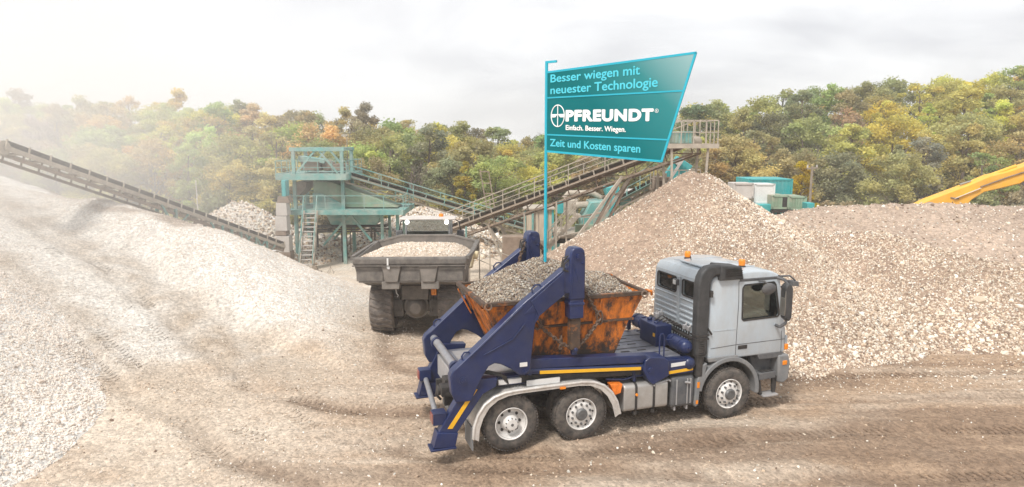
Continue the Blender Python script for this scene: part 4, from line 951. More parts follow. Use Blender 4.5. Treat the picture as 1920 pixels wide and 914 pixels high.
def ring_frame(poly, ext, a, t, plane):
    cx = sum(p[0] for p in poly) / len(poly); cz = sum(p[1] for p in poly) / len(poly); n = len(poly); b = MB()
    for i in range(n):
        p, q = poly[i], poly[(i + 1) % n]
        P = lambda v: (v[0], a, v[1]) if plane == 'xz' else (a, v[0], v[1])
        b.bar(P(p), P(q), ext, t, up=(0, 1, 0) if plane == 'xz' else (1, 0, 0))
    return b
ring_frame(SIDEWIN, 0.035, -1.152, 0.016, 'xz').build('window_seal', M_black, cab, smooth=0)
ring_frame(rrect(0.16, 0.98, 2.60, 2.96, 0.06), 0.03, 4.475, 0.02, 'yz').build('window_seal', M_black, cab, smooth=0); ring_frame(rrect(-0.74, -0.10, 2.60, 2.96, 0.06), 0.03, 4.475, 0.02, 'yz').build('window_seal', M_black, cab, smooth=0)
# door seams, handle, swages
b = MB(); yS = -1.1515
for pts in ([(5.20, 3.06), (5.22, 2.6), (5.20, 1.35)], [(5.20, 3.06), (6.20, 3.06)], [(6.40, 1.86), (6.42, 1.36)], [(4.56, 1.62), (5.2, 1.65), (6.50, 1.66)]):
    for p, q in zip(pts[:-1], pts[1:]): b.bar((p[0], yS, p[1]), (q[0], yS, q[1]), 0.012, 0.008, up=(0, 1, 0))
b.build('door_seam', M_grey, cab, smooth=0)
b = MB(); b.box(5.26, 5.50, -1.165, -1.14, 1.535, 1.625); b.build('door_handle', M_black, cab, bevel=0.012)
b = MB(); b.box(4.60, 5.16, -1.158, -1.149, 2.0, 2.012); b.bar((4.95, -1.153, 2.02), (5.16, -1.153, 2.0), 0.008); b.build('door_swage', M_cab, cab)
b = MB()
for z in (1.98, 2.10, 2.22, 2.34): b.box(4.445, 4.475, -0.85 + 0.0, -0.05, z, z + 0.05, 0, 0.0); b.box(4.445, 4.475, 0.05, 1.02, z, z + 0.05)
b.box(4.455, 4.48, 0.05, 1.06, 2.50, 2.53); b.box(4.455, 4.48, -0.85, -0.02, 2.50, 2.53); b.box(4.46, 4.48, -1.0, 1.08, 3.04, 3.06); b.box(4.45, 4.48, -0.02, 0.08, 1.9, 3.0)
b.build('rear_panel_rib', M_cab, cab, bevel=0.012)
b = MB(); b.box(4.36, 4.44, -0.03, 0.13, 2.80, 2.94); b.bar((4.44, 0.05, 2.85), (4.5, 0.05, 2.85), 0.03); work = b.build('work_lamp', M_grey, cab, bevel=0.015)
b = MB(); b.box(4.352, 4.36, 0.0, 0.11, 2.82, 2.92); b.build('lens', M_white, work)
b = MB(); b.box(4.75, 5.45, -0.42, 0.5, 3.255, 3.30); b.build('roof_hatch', M_cab, cab, bevel=0.03)
b = MB()
for y in (-0.62, 0.0, 0.62): b.box(4.7, 6.0, y - 0.012, y + 0.012, 3.262, 3.275)
b.build('roof_rib', M_cab, cab)
b = MB(); b.tube([(4.95, 0.3, 3.28), (4.92, 0.3, 3.40)], 0.008, 6); b.build('aerial', M_black, cab)
for (x, y) in ((5.66, -0.62), (5.12, 0.72)):
    b = MB(); b.lathe([(0.085, 0.0), (0.085, 0.02), (0.06, 0.035), (0.06, 0.05)], (x, y, 3.26), (0, 0, 1), 22); bc = b.build('beacon', M_black, cab)
    b = MB(); b.lathe([(0.070, 0.0), (0.074, 0.03), (0.074, 0.09), (0.066, 0.125), (0.05, 0.14), (0.0, 0.142)], (x, y, 3.30), (0, 0, 1), 22); b.build('amber_dome', M_amber, bc)
# interior
b = MB()
for y in (-0.55, 0.55):
    b.box(5.15, 5.65, y - 0.24, y + 0.24, 1.75, 1.92); b.rings([[(5.02, y - .23, 1.85), (5.16, y - .23, 1.85), (5.16, y + .23, 1.85), (5.02, y + .23, 1.85)], [(4.92, y - .21, 2.5), (5.04, y - .21, 2.5), (5.04, y + .21, 2.5), (4.92, y + .21, 2.5)]]); b.box(4.92, 5.02, y - .14, y + .14, 2.54, 2.74)
b.build('seat', M_seat, cab, bevel=0.03)
b = MB(); b.prism([(6.44, 1.5), (6.42, 2.08), (6.2, 2.12), (5.98, 1.95), (6.0, 1.5)], -1.0, 1.0); b.build('dashboard', M_grey, cab, bevel=0.03)
b = MB(); pts = [(5.88 + 0.07 * math.sin(2 * math.pi * k / 20), 0.55 + 0.22 * math.cos(2 * math.pi * k / 20), 2.07 + 0.2 * math.sin(2 * math.pi * k / 20)) for k in range(20)]; b.tube(pts, 0.014, 6, closed=True); b.bar((5.88, 0.35, 2.07), (5.88, 0.75, 2.07), 0.03); b.bar((5.88, 0.55, 2.07), (6.05, 0.55, 1.95), 0.04); b.build('steering_wheel', M_black, cab)
# trim below the cab
for sd_ in (-1, 1):
    b = MB(); ya, yb = sorted((sd_ * 1.21, sd_ * 0.86)); cx, cz = 5.04, 0.60
    b.prism(arc(cx, cz, 0.80, -8, 172, 22) + arc(cx, cz, 0.70, 172, -8, 22), ya, yb); b.prism([(4.50, 1.33), (4.48, 1.42), (5.25, 1.42), (5.25, 1.33)], *sorted((sd_ * 1.19, sd_ * 1.0)))
    b.build('wheel_arch', M_midgrey, truck, bevel=0.015)
    b = MB(); b.prism([(4.34, 1.30), (4.46, 1.33), (4.42, 1.10), (4.30, 0.80), (4.28, 0.42), (4.20, 0.36), (4.16, 0.46), (4.20, 0.9)], ya, yb); fl = b.build('wheel_arch_flap', M_midgrey, truck, bevel=0.02)
    b = MB()
    b.box(4.215, 4.275, *sorted((sd_ * 1.215, sd_ * 1.21 + sd_ * 0.012)), 0.80, 0.93); b.box(4.20, 4.25, *sorted((sd_ * 1.215, sd_ * 1.222)), 0.44, 0.52); b.build('side_marker', M_amber, fl)
    b = MB(); b.prism([(5.78, 1.33), (6.50, 1.36), (6.50, 0.82), (5.86, 0.78)], *sorted((sd_ * 0.92, sd_ * 0.80)));
    b.prism([(5.86, 0.92), (6.30, 0.93), (6.30, 0.78), (5.86, 0.76)], *sorted((sd_ * 1.17, sd_ * 0.90))); b.prism([(5.80, 1.36), (6.46, 1.36), (6.46, 1.24), (5.84, 1.24)], *sorted((sd_ * 1.15, sd_ * 0.9)))
    b.build('entry_step', M_grey, truck, bevel=0.012)
    b = MB()
    for k in range(3): b.box(5.94 + .12 * k, 6.02 + .12 * k, *sorted((sd_ * 1.14, sd_ * 1.0)), 0.932, 0.938)
    b.build('step_slot', M_black, truck)
    MB().prism([(5.82, 0.80), (5.92, 0.80), (6.0, 0.40), (5.92, 0.40)], *sorted((sd_ * 1.12, sd_ * 1.08))).build('step_hanger', M_black, truck); b = MB(); b.prism([(6.26, 0.80), (6.38, 0.80), (6.36, 0.42), (6.28, 0.42)], *sorted((sd_ * 1.12, sd_ * 1.06))); b.build('step_hanger', M_black, truck)
    b = MB(); b.box(5.98, 6.38, *sorted((sd_ * 1.2, sd_ * 0.94)), 0.36, 0.40); b.build('bottom_step', M_greysteel, truck, bevel=0.006)
    b = MB(); b.prism([(6.34, 1.30), (6.62, 1.30), (6.68, 1.1), (6.66, 0.72), (6.52, 0.62), (6.38, 0.66)], *sorted((sd_ * 1.18, sd_ * 0.80))); b.build('bumper_corner', M_midgrey, truck, bevel=0.04)
    b = MB(); b.prism([(6.54, 1.75), (6.60, 1.72), (6.60, 1.42), (6.54, 1.38)], *sorted((sd_ * 1.14, sd_ * 0.86))); b.build('corner_panel', M_cab, truck, bevel=0.02)
    b = MB(); b.box(6.52, 6.61, *sorted((sd_ * 1.165, sd_ * 1.04)), 1.40, 1.54); b.build('indicator', M_amber, truck, bevel=0.02)
    b = MB(); b.box(6.46, 6.58, *sorted((sd_ * 1.195, sd_ * 1.17)), 1.06, 1.16); b.build('indicator', M_amber, truck, bevel=0.01)
    b = MB(); b.box(6.66, 6.69, *sorted((sd_ * 1.05, sd_ * 0.75)), 0.85, 1.05); b.build('headlamp', M_glass, truck, bevel=0.02)
b = MB(); b.prism([(6.50, 1.30), (6.66, 1.28), (6.70, 1.0), (6.66, 0.62), (6.5, 0.6)], -0.80, 0.80); b.build('front_bumper', M_midgrey, truck, bevel=0.03)
b = MB()
for z in (1.38, 1.48, 1.58, 1.68): b.box(6.54, 6.575, -0.8, 0.8, z, z + 0.06)
b.build('front_grille', M_black, truck)
# visor and mirrors
b = MB(); b.rings([[(6.26, -1.12, 3.14), (6.26, 1.12, 3.14), (6.30, 1.12, 3.08), (6.30, -1.12, 3.08)], [(6.62, -1.05, 2.96), (6.62, 1.05, 2.96), (6.62, 1.05, 2.92), (6.62, -1.05, 2.92)]]); b.build('sun_visor', M_grey, truck, bevel=0.01)
for y_ in (-1.165, 1.13): MB().box(5.22, 6.26, y_, y_ + .035, 3.07, 3.115).build('rain_gutter', M_grey, truck, bevel=0.01)
for sd_ in (-1, 1):
    b = MB(); b.prism([(6.22, 2.22), (6.19, 2.92), (6.25, 3.0), (6.36, 2.98), (6.40, 2.86), (6.40, 2.24), (6.34, 2.14)], *sorted((sd_ * 1.46, sd_ * 1.28))); mr_ = b.build('side_mirror', M_duct, truck, bevel=0.035)
    b = MB(); b.tube([(6.20, sd_ * 1.16, 3.08), (6.26, sd_ * 1.30, 3.06), (6.32, sd_ * 1.36, 2.96)], 0.032, 10); b.tube([(6.24, sd_ * 1.14, 2.0), (6.22, sd_ * 1.30, 2.0), (6.30, sd_ * 1.38, 2.10), (6.32, sd_ * 1.38, 2.2)], 0.036, 10); b.build('mirror_arm', M_grey, mr_)
    b = MB(); b.prism(rrect(-0.08, 0.08, 2.28, 2.86, 0.03), 6.2, 6.215, 'yz'); [v.__setitem__(1, v[1] + sd_ * 1.37) for v in b.v]; b.build('mirror_glass', M_ram, mr_)
b = MB(); b.lathe([(0.0, -0.03), (0.10, -0.02), (0.135, 0.01), (0.135, 0.03), (0.0, 0.03)], (5.86, -1.33, 2.88), (0.15, 1, 0.25), 26, caps=False)
for v in b.v: v.x = 5.86 + (v.x - 5.86) * 1.25
kb = b.build('kerb_mirror', M_grey, truck); b = MB(); b.tube([(5.72, -1.16, 3.05), (5.74, -1.30, 3.06), (5.84, -1.33, 2.98)], 0.022, 8); b.build('mirror_arm', M_grey, kb)
b = MB(); b.tube([(6.34, -0.95, 3.06), (6.62, -1.05, 3.08), (6.78, -1.05, 2.96), (6.72, -1.02, 2.88), (6.45, -0.98, 2.82)], 0.022, 8); b.prism([(6.66, 2.96), (6.80, 2.95), (6.82, 2.84), (6.64, 2.86)], -1.14, -0.92); b.build('front_mirror', M_grey, truck, bevel=0.01)
# air intake duct
b = MB(); b.prism([(4.15, 1.50), (4.15, 3.06), (4.18, 3.22), (4.25, 3.35), (4.36, 3.44), (4.55, 3.47), (4.72, 3.46), (4.72, 3.24), (4.58, 3.23), (4.50, 3.18), (4.46, 3.08), (4.44, 1.50)], -1.22, -1.0); duct = b.build('air_intake', M_duct, truck, bevel=0.05, segs=3)
b = MB(); b.prism([(4.68, 3.46), (5.20, 3.40), (5.27, 3.12), (4.66, 3.12)], -1.235, -0.80); b.build('intake_box', M_duct, duct, bevel=0.03)
b = MB()
for k in range(15):
    x = 4.80 + k * 0.028; b.bar((x, -1.245, 3.38 - k * 0.0032), (x + 0.01, -1.245, 3.19), 0.010, 0.016, up=(0, 1, 0))
for z in (3.19, 3.235, 3.28, 3.325, 3.37): b.box(4.78, 5.22, -1.25, -1.24, z, z + 0.008)
b.build('intake_grille', M_black, duct)
b = MB()
for k in range(9): z = 1.50 + k * 0.05; b.lathe([(0.12, -0.022), (0.145, -0.012), (0.145, 0.012), (0.12, 0.022)], (4.29, -1.10, z), (0, 0, 1), 20, caps=False)
b.cyl((4.29, -1.10, 1.05), (4.29, -1.10, 1.5), 0.12, 20); b.build('bellows', M_black, duct)
for z_ in (1.94, 1.86): MB().box(4.135, 4.455, -1.235, -0.985, z_, z_ + .03).build('duct_strap', M_black, duct)
b = MB()
b.bar((4.44, -1.2, 2.86), (4.52, -1.18, 2.86), 0.06, 0.05); b.box(4.44, 4.50, -1.24, -1.16, 2.78, 2.92); b.bar((4.42, -1.22, 2.1), (4.55, -1.18, 1.95), 0.03); b.build('duct_clamp', M_black, duct)

# ------------------------------------------------------------------ the skip and its load
skip = thing('skip', 'scraped orange open skip with rusty dark rim standing on the truck deck', 'skip', tw(1.25, 0, 1.52), TY)
SK = lambda x, y, z: (x - 1.25, y, z - 1.52)
def rect(x0, x1, y, z): return [SK(x0, -y, z), SK(x1, -y, z), SK(x1, y, z), SK(x0, y, z)]
b = MB()
outer = [rect(0.18, 2.36, 0.84, 1.53), rect(-0.20, 2.70, 0.93, 2.42), rect(-0.23, 2.73, 0.955, 2.43), rect(-0.45, 2.99, 1.00, 2.94)]
inner = [rect(-0.41, 2.95, 0.96, 2.94), rect(-0.18, 2.68, 0.90, 2.42), rect(0.22, 2.32, 0.80, 1.57)]
b.rings(outer + inner); b.build('skip_body', M_skip, skip, smooth=20)
b = MB()
def rimbar(p, q, w=0.07, h=0.07): b.bar(SK(*p), SK(*q), w, h)
for (p, q) in (((-0.52, -1.02, 2.95), (3.05, -1.02, 2.95)), ((-0.52, 1.02, 2.95), (3.05, 1.02, 2.95)), ((-0.48, -1.0, 2.952), (-0.48, 1.0, 2.952)), ((3.01, -1.0, 2.952), (3.01, 1.0, 2.952))): rimbar(p, q, 0.09, 0.08)
for sd_ in (-1, 1):
    rimbar((-0.28, sd_ * 0.955, 2.40), (2.77, sd_ * 0.955, 2.40), 0.05, 0.05)
b.build('rim', M_skipdark, skip, bevel=0.01)
b = MB()
for sd_ in (-1, 1):
    b.add([SK(x, y, z) for x, y, z in ((-0.40, sd_ * 1.004, 2.91), (2.94, sd_ * 1.004, 2.91), (2.90, sd_ * 0.995, 2.80), (-0.35, sd_ * 0.995, 2.80), (-0.40, sd_ * 1.012, 2.91), (2.94, sd_ * 1.012, 2.91), (2.90, sd_ * 1.003, 2.80), (-0.35, sd_ * 1.003, 2.80))],
          [(0, 1, 2, 3), (7, 6, 5, 4), (0, 4, 5, 1), (1, 5, 6, 2), (2, 6, 7, 3), (3, 7, 4, 0)])
    for x0, x1, x2 in ((0.40, 0.50, 0.57), (2.02, 1.98, 1.95)):
        rimbar((x0, sd_ * 1.01, 2.90), (x1, sd_ * 0.965, 2.44), 0.10, 0.03)
b.build('side_rib', M_skip, skip, bevel=0.006)
for (x, y) in ((-0.42, -1.02), (-0.42, 1.02), (2.95, -1.02), (2.95, 1.02)):
    sg = -1 if y < 0 else 1
    b = MB(); c = SK(x, y + sg * 0.06, 2.93); b.tube([(c[0] + 0.065 * math.cos(2 * math.pi * k / 14), c[1] + .02 * math.sin(6.28 * k / 14), c[2] + 0.06 * math.sin(2 * math.pi * k / 14)) for k in range(14)], 0.018, 6, closed=True); b.build('corner_ring', M_rust, skip)
LUGS = [(0.58, 2.56), (1.93, 2.54)]
for sd_ in (-1, 1):
    for (x, z) in LUGS:
        b = MB(); b.lathe([(0.055, -0.05), (0.055, 0.08), (0.10, 0.08), (0.10, 0.11), (0.0, 0.11)], SK(x, sd_ * 0.97, z), (0, sd_, 0), 18); b.prism([(x - 1.25 - .1, z - 1.52 - .17), (x - 1.25 + .1, z - 1.52 - .17), (x - 1.25 + .08, z - 1.52 + .18), (x - 1.25 - .08, z - 1.52 + .18)], *sorted((sd_ * 0.955, sd_ * 0.99)))
        b.build('lifting_lug', M_skip, skip, bevel=0.008)
for p_, q_ in (((2.99, -.5, 2.9), (2.74, -.475, 2.44)), ((2.99, .5, 2.9), (2.74, .475, 2.44)), ((-0.46, -.5, 2.9), (-0.24, -.475, 2.44)), ((-0.46, .5, 2.9), (-0.24, .475, 2.44)), ((2.72, -.5, 2.4), (2.37, -.475, 1.56)), ((2.72, .5, 2.4), (2.37, .475, 1.56)), ((-0.22, -.5, 2.4), (0.17, -.475, 1.56)), ((-0.22, .5, 2.4), (0.17, .475, 1.56)), ((-0.50, -0.98, 2.86), (-0.22, -0.93, 2.3)), ((-0.50, 0.98, 2.86), (-0.22, 0.93, 2.3))):
    MB().bar(SK(*p_), SK(*q_), .08, .03).build('end_rib', M_skip, skip, bevel=0.006)
for yy in (-1.0, 1.0):
    MB().tube([SK(3.06, yy * 0.9, 2.97), SK(3.2, yy * 0.92, 2.94), SK(3.22, yy * 0.9, 2.86)], 0.03, 8).build('end_hook', M_skip, skip)
# load: local height field
def load_z(x, y):
    x = np.asarray(x); y = np.asarray(y)
    cone = 3.66 - 0.46 * np.hypot((x - 1.12) * 0.86, (y - 0.12) * 1.15) - 0.07 * np.exp(-((x - 1.12) ** 2 + y ** 2) / 0.05)
    r2 = 3.22 - 0.35 * np.hypot((x - 2.3) * 0.7, y * 0.9)
    z = np.maximum(cone, r2) + fbm(x, y, 0.5, 4, 77) * 0.14
    edge = np.minimum(np.minimum(x + 0.40, 2.93 - x) * 1.1, np.minimum(y + 0.95, 0.95 - y) * 1.0)
    return np.minimum(z, 2.82 + np.maximum(edge, 0) * 0.95 + fbm(x, y, 0.4, 3, 78) * 0.08)
lr = thing('gravel_load', 'grey crushed gravel heaped up in the orange skip', 'gravel', tw(1.25, 0, 2.8), TY)
xs = np.arange(-0.40, 2.94, 0.03); ys = np.arange(-0.95, 0.951, 0.03); X, Y = np.meshgrid(xs, ys); Z = load_z(X, Y)
vs = np.stack([X - 1.25, Y, Z - 2.8], -1).reshape(-1, 3); nx = len(xs); ny = len(ys)
b = MB(); b.v = [Vector(v) for v in vs]; b.f = [(j * nx + i, j * nx + i + 1, (j + 1) * nx + i + 1, (j + 1) * nx + i) for j in range(ny - 1) for i in range(nx - 1)]
# close the heap downwards so that it has a body
k0 = len(b.v); rimi = [i for i in range(nx)] + [(j + 1) * nx - 1 for j in range(1, ny)] + [(ny - 1) * nx + i for i in range(nx - 2, -1, -1)] + [j * nx for j in range(ny - 2, 0, -1)]
for i in rimi: v = b.v[i]; b.v.append(Vector((v.x * 0.86, v.y * 0.86, -0.4)))
L = len(rimi)
for i in range(L): b.f.append((rimi[i], k0 + i, k0 + (i + 1) % L, rimi[(i + 1) % L]))
b.f.append(tuple(k0 + i for i in range(L)))
b.build('heap', mat('grey_gravel_fines', (0.24, 0.21, 0.19), 0.95, 0, 0.3, 20, bump=0.6, bscale=60), lr, smooth=30)
g = np.random.default_rng(3); n = 17000; PX = g.uniform(-0.39, 2.92, n); PY = g.uniform(-0.94, 0.94, n); sz = g.uniform(0.022, 0.055, n)
P3 = np.stack([PX - 1.25, PY, load_z(PX, PY) - 2.8 + sz * 0.15], 1)
st = stones('loose_stones', P3, sz, np.clip(stone_cols(n, g, (0.66, 0.66, 0.68), [.12, .12, .1, .18, .1, .14, .1, .12, .02]) * g.uniform(0.30, 0.82, (n, 1)), 0, 0.6), seed=12); st.parent = lr; st['kind'] = 'stuff'

# chains
def chain(name, pts, label, link=0.095, r=0.017, parent_m=M_chain, extra=None):
    """pts in truck coordinates; links alternate by a quarter turn along a sagging line"""
    P = [Vector(p) for p in pts]; seg = []
    for p, q in zip(P[:-1], P[1:]): seg.append((p, q, (q - p).length))
    tot = sum(s_[2] for s_ in seg); n = max(2, int(tot / (link * 0.62)))
    def pos(t):
        for p, q, L_ in seg:
            if t <= L_: return p.lerp(q, t / L_ if L_ else 0)
            t -= L_
        return seg[-1][1].copy()
    b = MB()
    for i in range(n):
        a = pos(tot * i / n); c = pos(tot * (i + 1) / n); m_ = (a + c) / 2; d = (c - a).normalized(); _, s, u = frame_of(d, Vector((0, 1, 0.01)))
        w = s if i % 2 else u
        ring = []
        for k in range(12):
            t = 2 * math.pi * k / 12; ring.append(m_ + d * (link * 0.5 * math.cos(t)) + w * (link * 0.30 * math.sin(t)))
        b.tube(ring, r, 6, closed=True)
    if extra: extra(b)
    root_loc = tw(*P[0]); o = None
    b.v = [TLOC + TX * v.x + TV * v.y + Vector((0, 0, v.z)) - root_loc for v in b.v]
    me = b.mesh(name); o = link_mesh(name, me, parent_m); o.location = root_loc
    props(o, label, 'chain', 'lifting chains of the skip'); return o
def sag(p, q, s, n=8):
    p = Vector(p); q = Vector(q); return [p.lerp(q, i / n) - Vector((0, 0, s * 4 * (i / n) * (1 - i / n))) for i in range(n + 1)]
def hookplate(x, y, z): return lambda b: b.box(x - .05, x + .05, y - .02, y + .02, z - .09, z + .07)
chain('chain', sag((0.58, -1.10, 2.52), (1.30, -1.24, 1.96), 0.05), 'rusty chain from the left lug down to the hook of the near telescopic leg', extra=lambda b: b.tube([Vector((0.58 + .07 * math.cos(6.28 * k / 12), -1.09, 2.5 + .10 * math.sin(6.28 * k / 12))) for k in range(12)], 0.022, 8, closed=True))
chain('chain', sag((1.93, -1.10, 2.50), (1.30, -1.24, 1.96), 0.06), 'rusty chain from the right lug down to the hook of the near telescopic leg', extra=lambda b: b.tube([Vector((1.93 + .06 * math.cos(6.28 * k / 12), -1.09, 2.52 + .14 * math.sin(6.28 * k / 12))) for k in range(12)], 0.022, 8, closed=True))
chain('chain', sag((1.46, -1.06, 3.35), (1.92, -1.09, 2.56), 0.03), 'rusty chain hanging from the near arm head to the right lug')
chain('chain', [(1.04, -1.20, 2.24), (1.03, -1.20, 2.0)], 'short loose chain end dangling below the left chain')
chain('chain', sag((0.58, 1.10, 2.52), (1.30, 1.24, 1.96), 0.05), 'rusty chain on the far side of the skip, towards the tail')
chain('chain', [(1.08, 1.08, 3.78), (0.98, 1.06, 3.5), (0.90, 1.04, 3.2), (0.88, 1.03, 2.98)], 'rusty chain hanging from the far arm head over the heap', link=0.10, r=0.015)
chain('chain', sag((1.46, 1.06, 3.75), (1.93, 1.10, 2.56), 0.03), 'rusty chain slung from the far arm head down behind the heap')
chain('chain', [(2.72, 0.62, 3.02), (2.85, 0.5, 3.04), (2.92, 0.35, 3.02), (3.0, 0.2, 3.0)], 'dark chain end lying on the far right rim of the skip', link=0.11, r=0.02)

# ------------------------------------------------------------------ flag on a pole planted in the load
FA = R(35); FD = Vector((math.cos(FA), -math.sin(FA), 0)); FN = Vector((-math.sin(FA), -math.cos(FA), 0))   # along the flag, out of its face
pole = tw(1.18, 0, 3.4)
flag = thing('advertising_flag', 'turquoise flag with white and light blue writing, its pole stuck in the load', 'flag', pole)
def FP(s, z, o=0.0): return FD * s + FN * o + Vector((0, 0, z - 3.4))
M_cyan = mat('light_blue_flag_edge', (0.01, 0.40, 0.54), 0.45, 0, 0.03, 2)
M_cyan2 = mat('light_blue_lettering', (0.08, 0.58, 0.72), 0.85, 0, 0.03, 2)
M_fwhite = mat('white_lettering', (0.88, 0.90, 0.90), 0.8, 0, 0.01, 2)
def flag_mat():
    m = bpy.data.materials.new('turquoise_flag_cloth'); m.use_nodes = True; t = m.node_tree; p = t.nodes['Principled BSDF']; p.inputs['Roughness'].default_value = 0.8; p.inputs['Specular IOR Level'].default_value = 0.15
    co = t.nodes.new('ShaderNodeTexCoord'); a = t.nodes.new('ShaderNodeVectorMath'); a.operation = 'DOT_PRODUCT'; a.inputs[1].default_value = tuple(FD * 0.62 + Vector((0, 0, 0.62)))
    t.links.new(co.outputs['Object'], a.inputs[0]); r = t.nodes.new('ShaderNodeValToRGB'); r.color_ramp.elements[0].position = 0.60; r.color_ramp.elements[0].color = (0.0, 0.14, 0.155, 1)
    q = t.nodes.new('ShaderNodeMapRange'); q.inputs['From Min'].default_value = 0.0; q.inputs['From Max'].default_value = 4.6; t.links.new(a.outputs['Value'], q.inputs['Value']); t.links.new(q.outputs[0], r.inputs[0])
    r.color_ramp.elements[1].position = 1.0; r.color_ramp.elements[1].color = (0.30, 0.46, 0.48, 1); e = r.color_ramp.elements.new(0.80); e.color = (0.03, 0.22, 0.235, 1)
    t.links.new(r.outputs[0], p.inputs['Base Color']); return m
b = MB(); b.prism([(0, 5.85), (0, 7.44), (3.09, 7.61), (2.52, 5.69)], -0.01, 0.01)
b.v = [FP(v.x, v.z, v.y) for v in b.v]; b.build('panel', flag_mat(), flag, smooth=0)
b = MB()
def fbar(p, q, w=0.035, t=0.03): b.bar(FP(*p), FP(*q), t, w, up=(0, 0, 1))
fbar((0, 7.44), (3.11, 7.612), 0.04); fbar((0, 5.85), (2.53, 5.69), 0.04); fbar((2.52, 5.68), (3.10, 7.615), 0.04)
b.build('border', M_cyan, flag)
b = MB(); b.bar(FP(0, 6.93, 0.014), FP(2.89, 6.96, 0.014), 0.008, 0.028); b.bar(FP(0, 6.19, 0.014), FP(2.66, 6.085, 0.014), 0.008, 0.028); b.build('dividing_line', M_cyan, flag)
b = MB(); b.cyl(FP(-0.02, 3.35), FP(-0.02, 7.66), 0.032, 12); b.bar(FP(-0.03, 7.64), FP(0.22, 7.645), 0.04, 0.045); b.build('pole', M_cyan, flag)
def text_mesh(txt, bold=0.0, spacing=1.0):
    c = bpy.data.curves.new('t', 'FONT'); c.body = txt; c.offset = bold; c.space_character = spacing; c.resolution_u = 4; c.fill_mode = 'FRONT'
    o = bpy.data.objects.new('t', c); COL.objects.link(o); dg = bpy.context.evaluated_depsgraph_get(); dg.update(); me = bpy.data.meshes.new_from_object(o.evaluated_get(dg)); bpy.data.objects.remove(o); bpy.data.curves.remove(c)
    v = np.zeros(len(me.vertices) * 3); me.vertices.foreach_get('co', v); v = v.reshape(-1, 3); return me, v
def flag_text(txt, q, m, bold, asc, shift=0.005, spacing=1.0, name='lettering'):
    """q: baseline left, baseline right, cap height left, cap height right; asc: cap height of the font"""
    me, v = text_mesh(txt, bold, spacing); mn = v[:, 0].min(); mxx = v[:, 0].max(); (s0, z0), (s1, z1), h0, h1 = q
    f = (v[:, 0] - mn) / (mxx - mn); s_ = s0 + (s1 - s0) * f; hh = h0 + (h1 - h0) * f; z = z0 + (z1 - z0) * f + v[:, 1] / asc * hh
    F_ = [tuple(p.vertices) for p in me.polygons]; V_ = []; G_ = []; w_ = shift
    for k, (ds, dz_) in enumerate(((0, 0), (w_, 0), (-w_, 0), (0, w_ * .8), (0, -w_ * .8))):
        G_ += [tuple(i + len(V_) for i in q_) for q_ in F_]; V_ += [tuple(FP(a + ds, c + dz_, 0.014 + k * 0.0012)) for a, c in zip(s_, z)]
    me = bpy.data.meshes.new(name); me.from_pydata(V_, [], G_); me.update()
    return link_mesh(name, me, m, flag)
CAPH = 0.70
flag_text('Besser wiegen mit', ((0.09, 7.235), (2.04, 7.295), 0.155, 0.175), M_cyan2, 0, CAPH)
flag_text('neuester Technologie', ((0.09, 7.005), (2.40, 7.055), 0.155, 0.18), M_cyan2, 0, CAPH)
flag_text('Zeit und Kosten sparen', ((0.09, 5.96), (2.09, 5.845), 0.145, 0.155), M_cyan2, 0, CAPH)
flag_text('PFREUNDT', ((0.46, 6.465), (2.33, 6.445), 0.20, 0.205), M_fwhite, 0.03, CAPH, shift=0.010, spacing=1.12)
flag_text('Einfach. Besser. Wiegen.', ((0.46, 6.285), (1.78, 6.235), 0.095, 0.10), M_fwhite, 0, CAPH, shift=0.004)
flag_text('R', ((2.385, 6.60), (2.415, 6.60), 0.035, 0.035), M_fwhite, 0, CAPH, shift=0.001)
b = MB(); b.tube([FP(2.40 + 0.034 * math.cos(6.2832 * k / 20), 6.617 + 0.034 * math.sin(6.2832 * k / 20), 0.016) for k in range(20)], 0.004, 5, closed=True)
cx, cz, ra, rb_ = 0.265, 6.565, 0.155, 0.215
b.tube([FP(cx + ra * math.cos(6.2832 * k / 36), cz + rb_ * math.sin(6.2832 * k / 36), 0.014) for k in range(36)], 0.011, 5, closed=True)
b.bar(FP(cx, cz - rb_, 0.018), FP(cx, cz + rb_, 0.018), 0.006, 0.016, up=tuple(FD))
for sg in (-1, 1):
    poly = [(cx + sg * ra, cz + 0.035), (cx + sg * 0.015, cz + 0.035), (cx + sg * 0.02, cz + 0.015), (cx + sg * 0.06, cz - 0.03), (cx + sg * ra, cz - 0.03)]
    b.add([FP(s, z, 0.015) for s, z in poly] + [FP(s, z, 0.021) for s, z in poly], [(0, 1, 2, 3, 4), (9, 8, 7, 6, 5)] + [(i, (i + 1) % 5, 5 + (i + 1) % 5, 5 + i) for i in range(5)])
b.build('emblem', M_fwhite, flag)

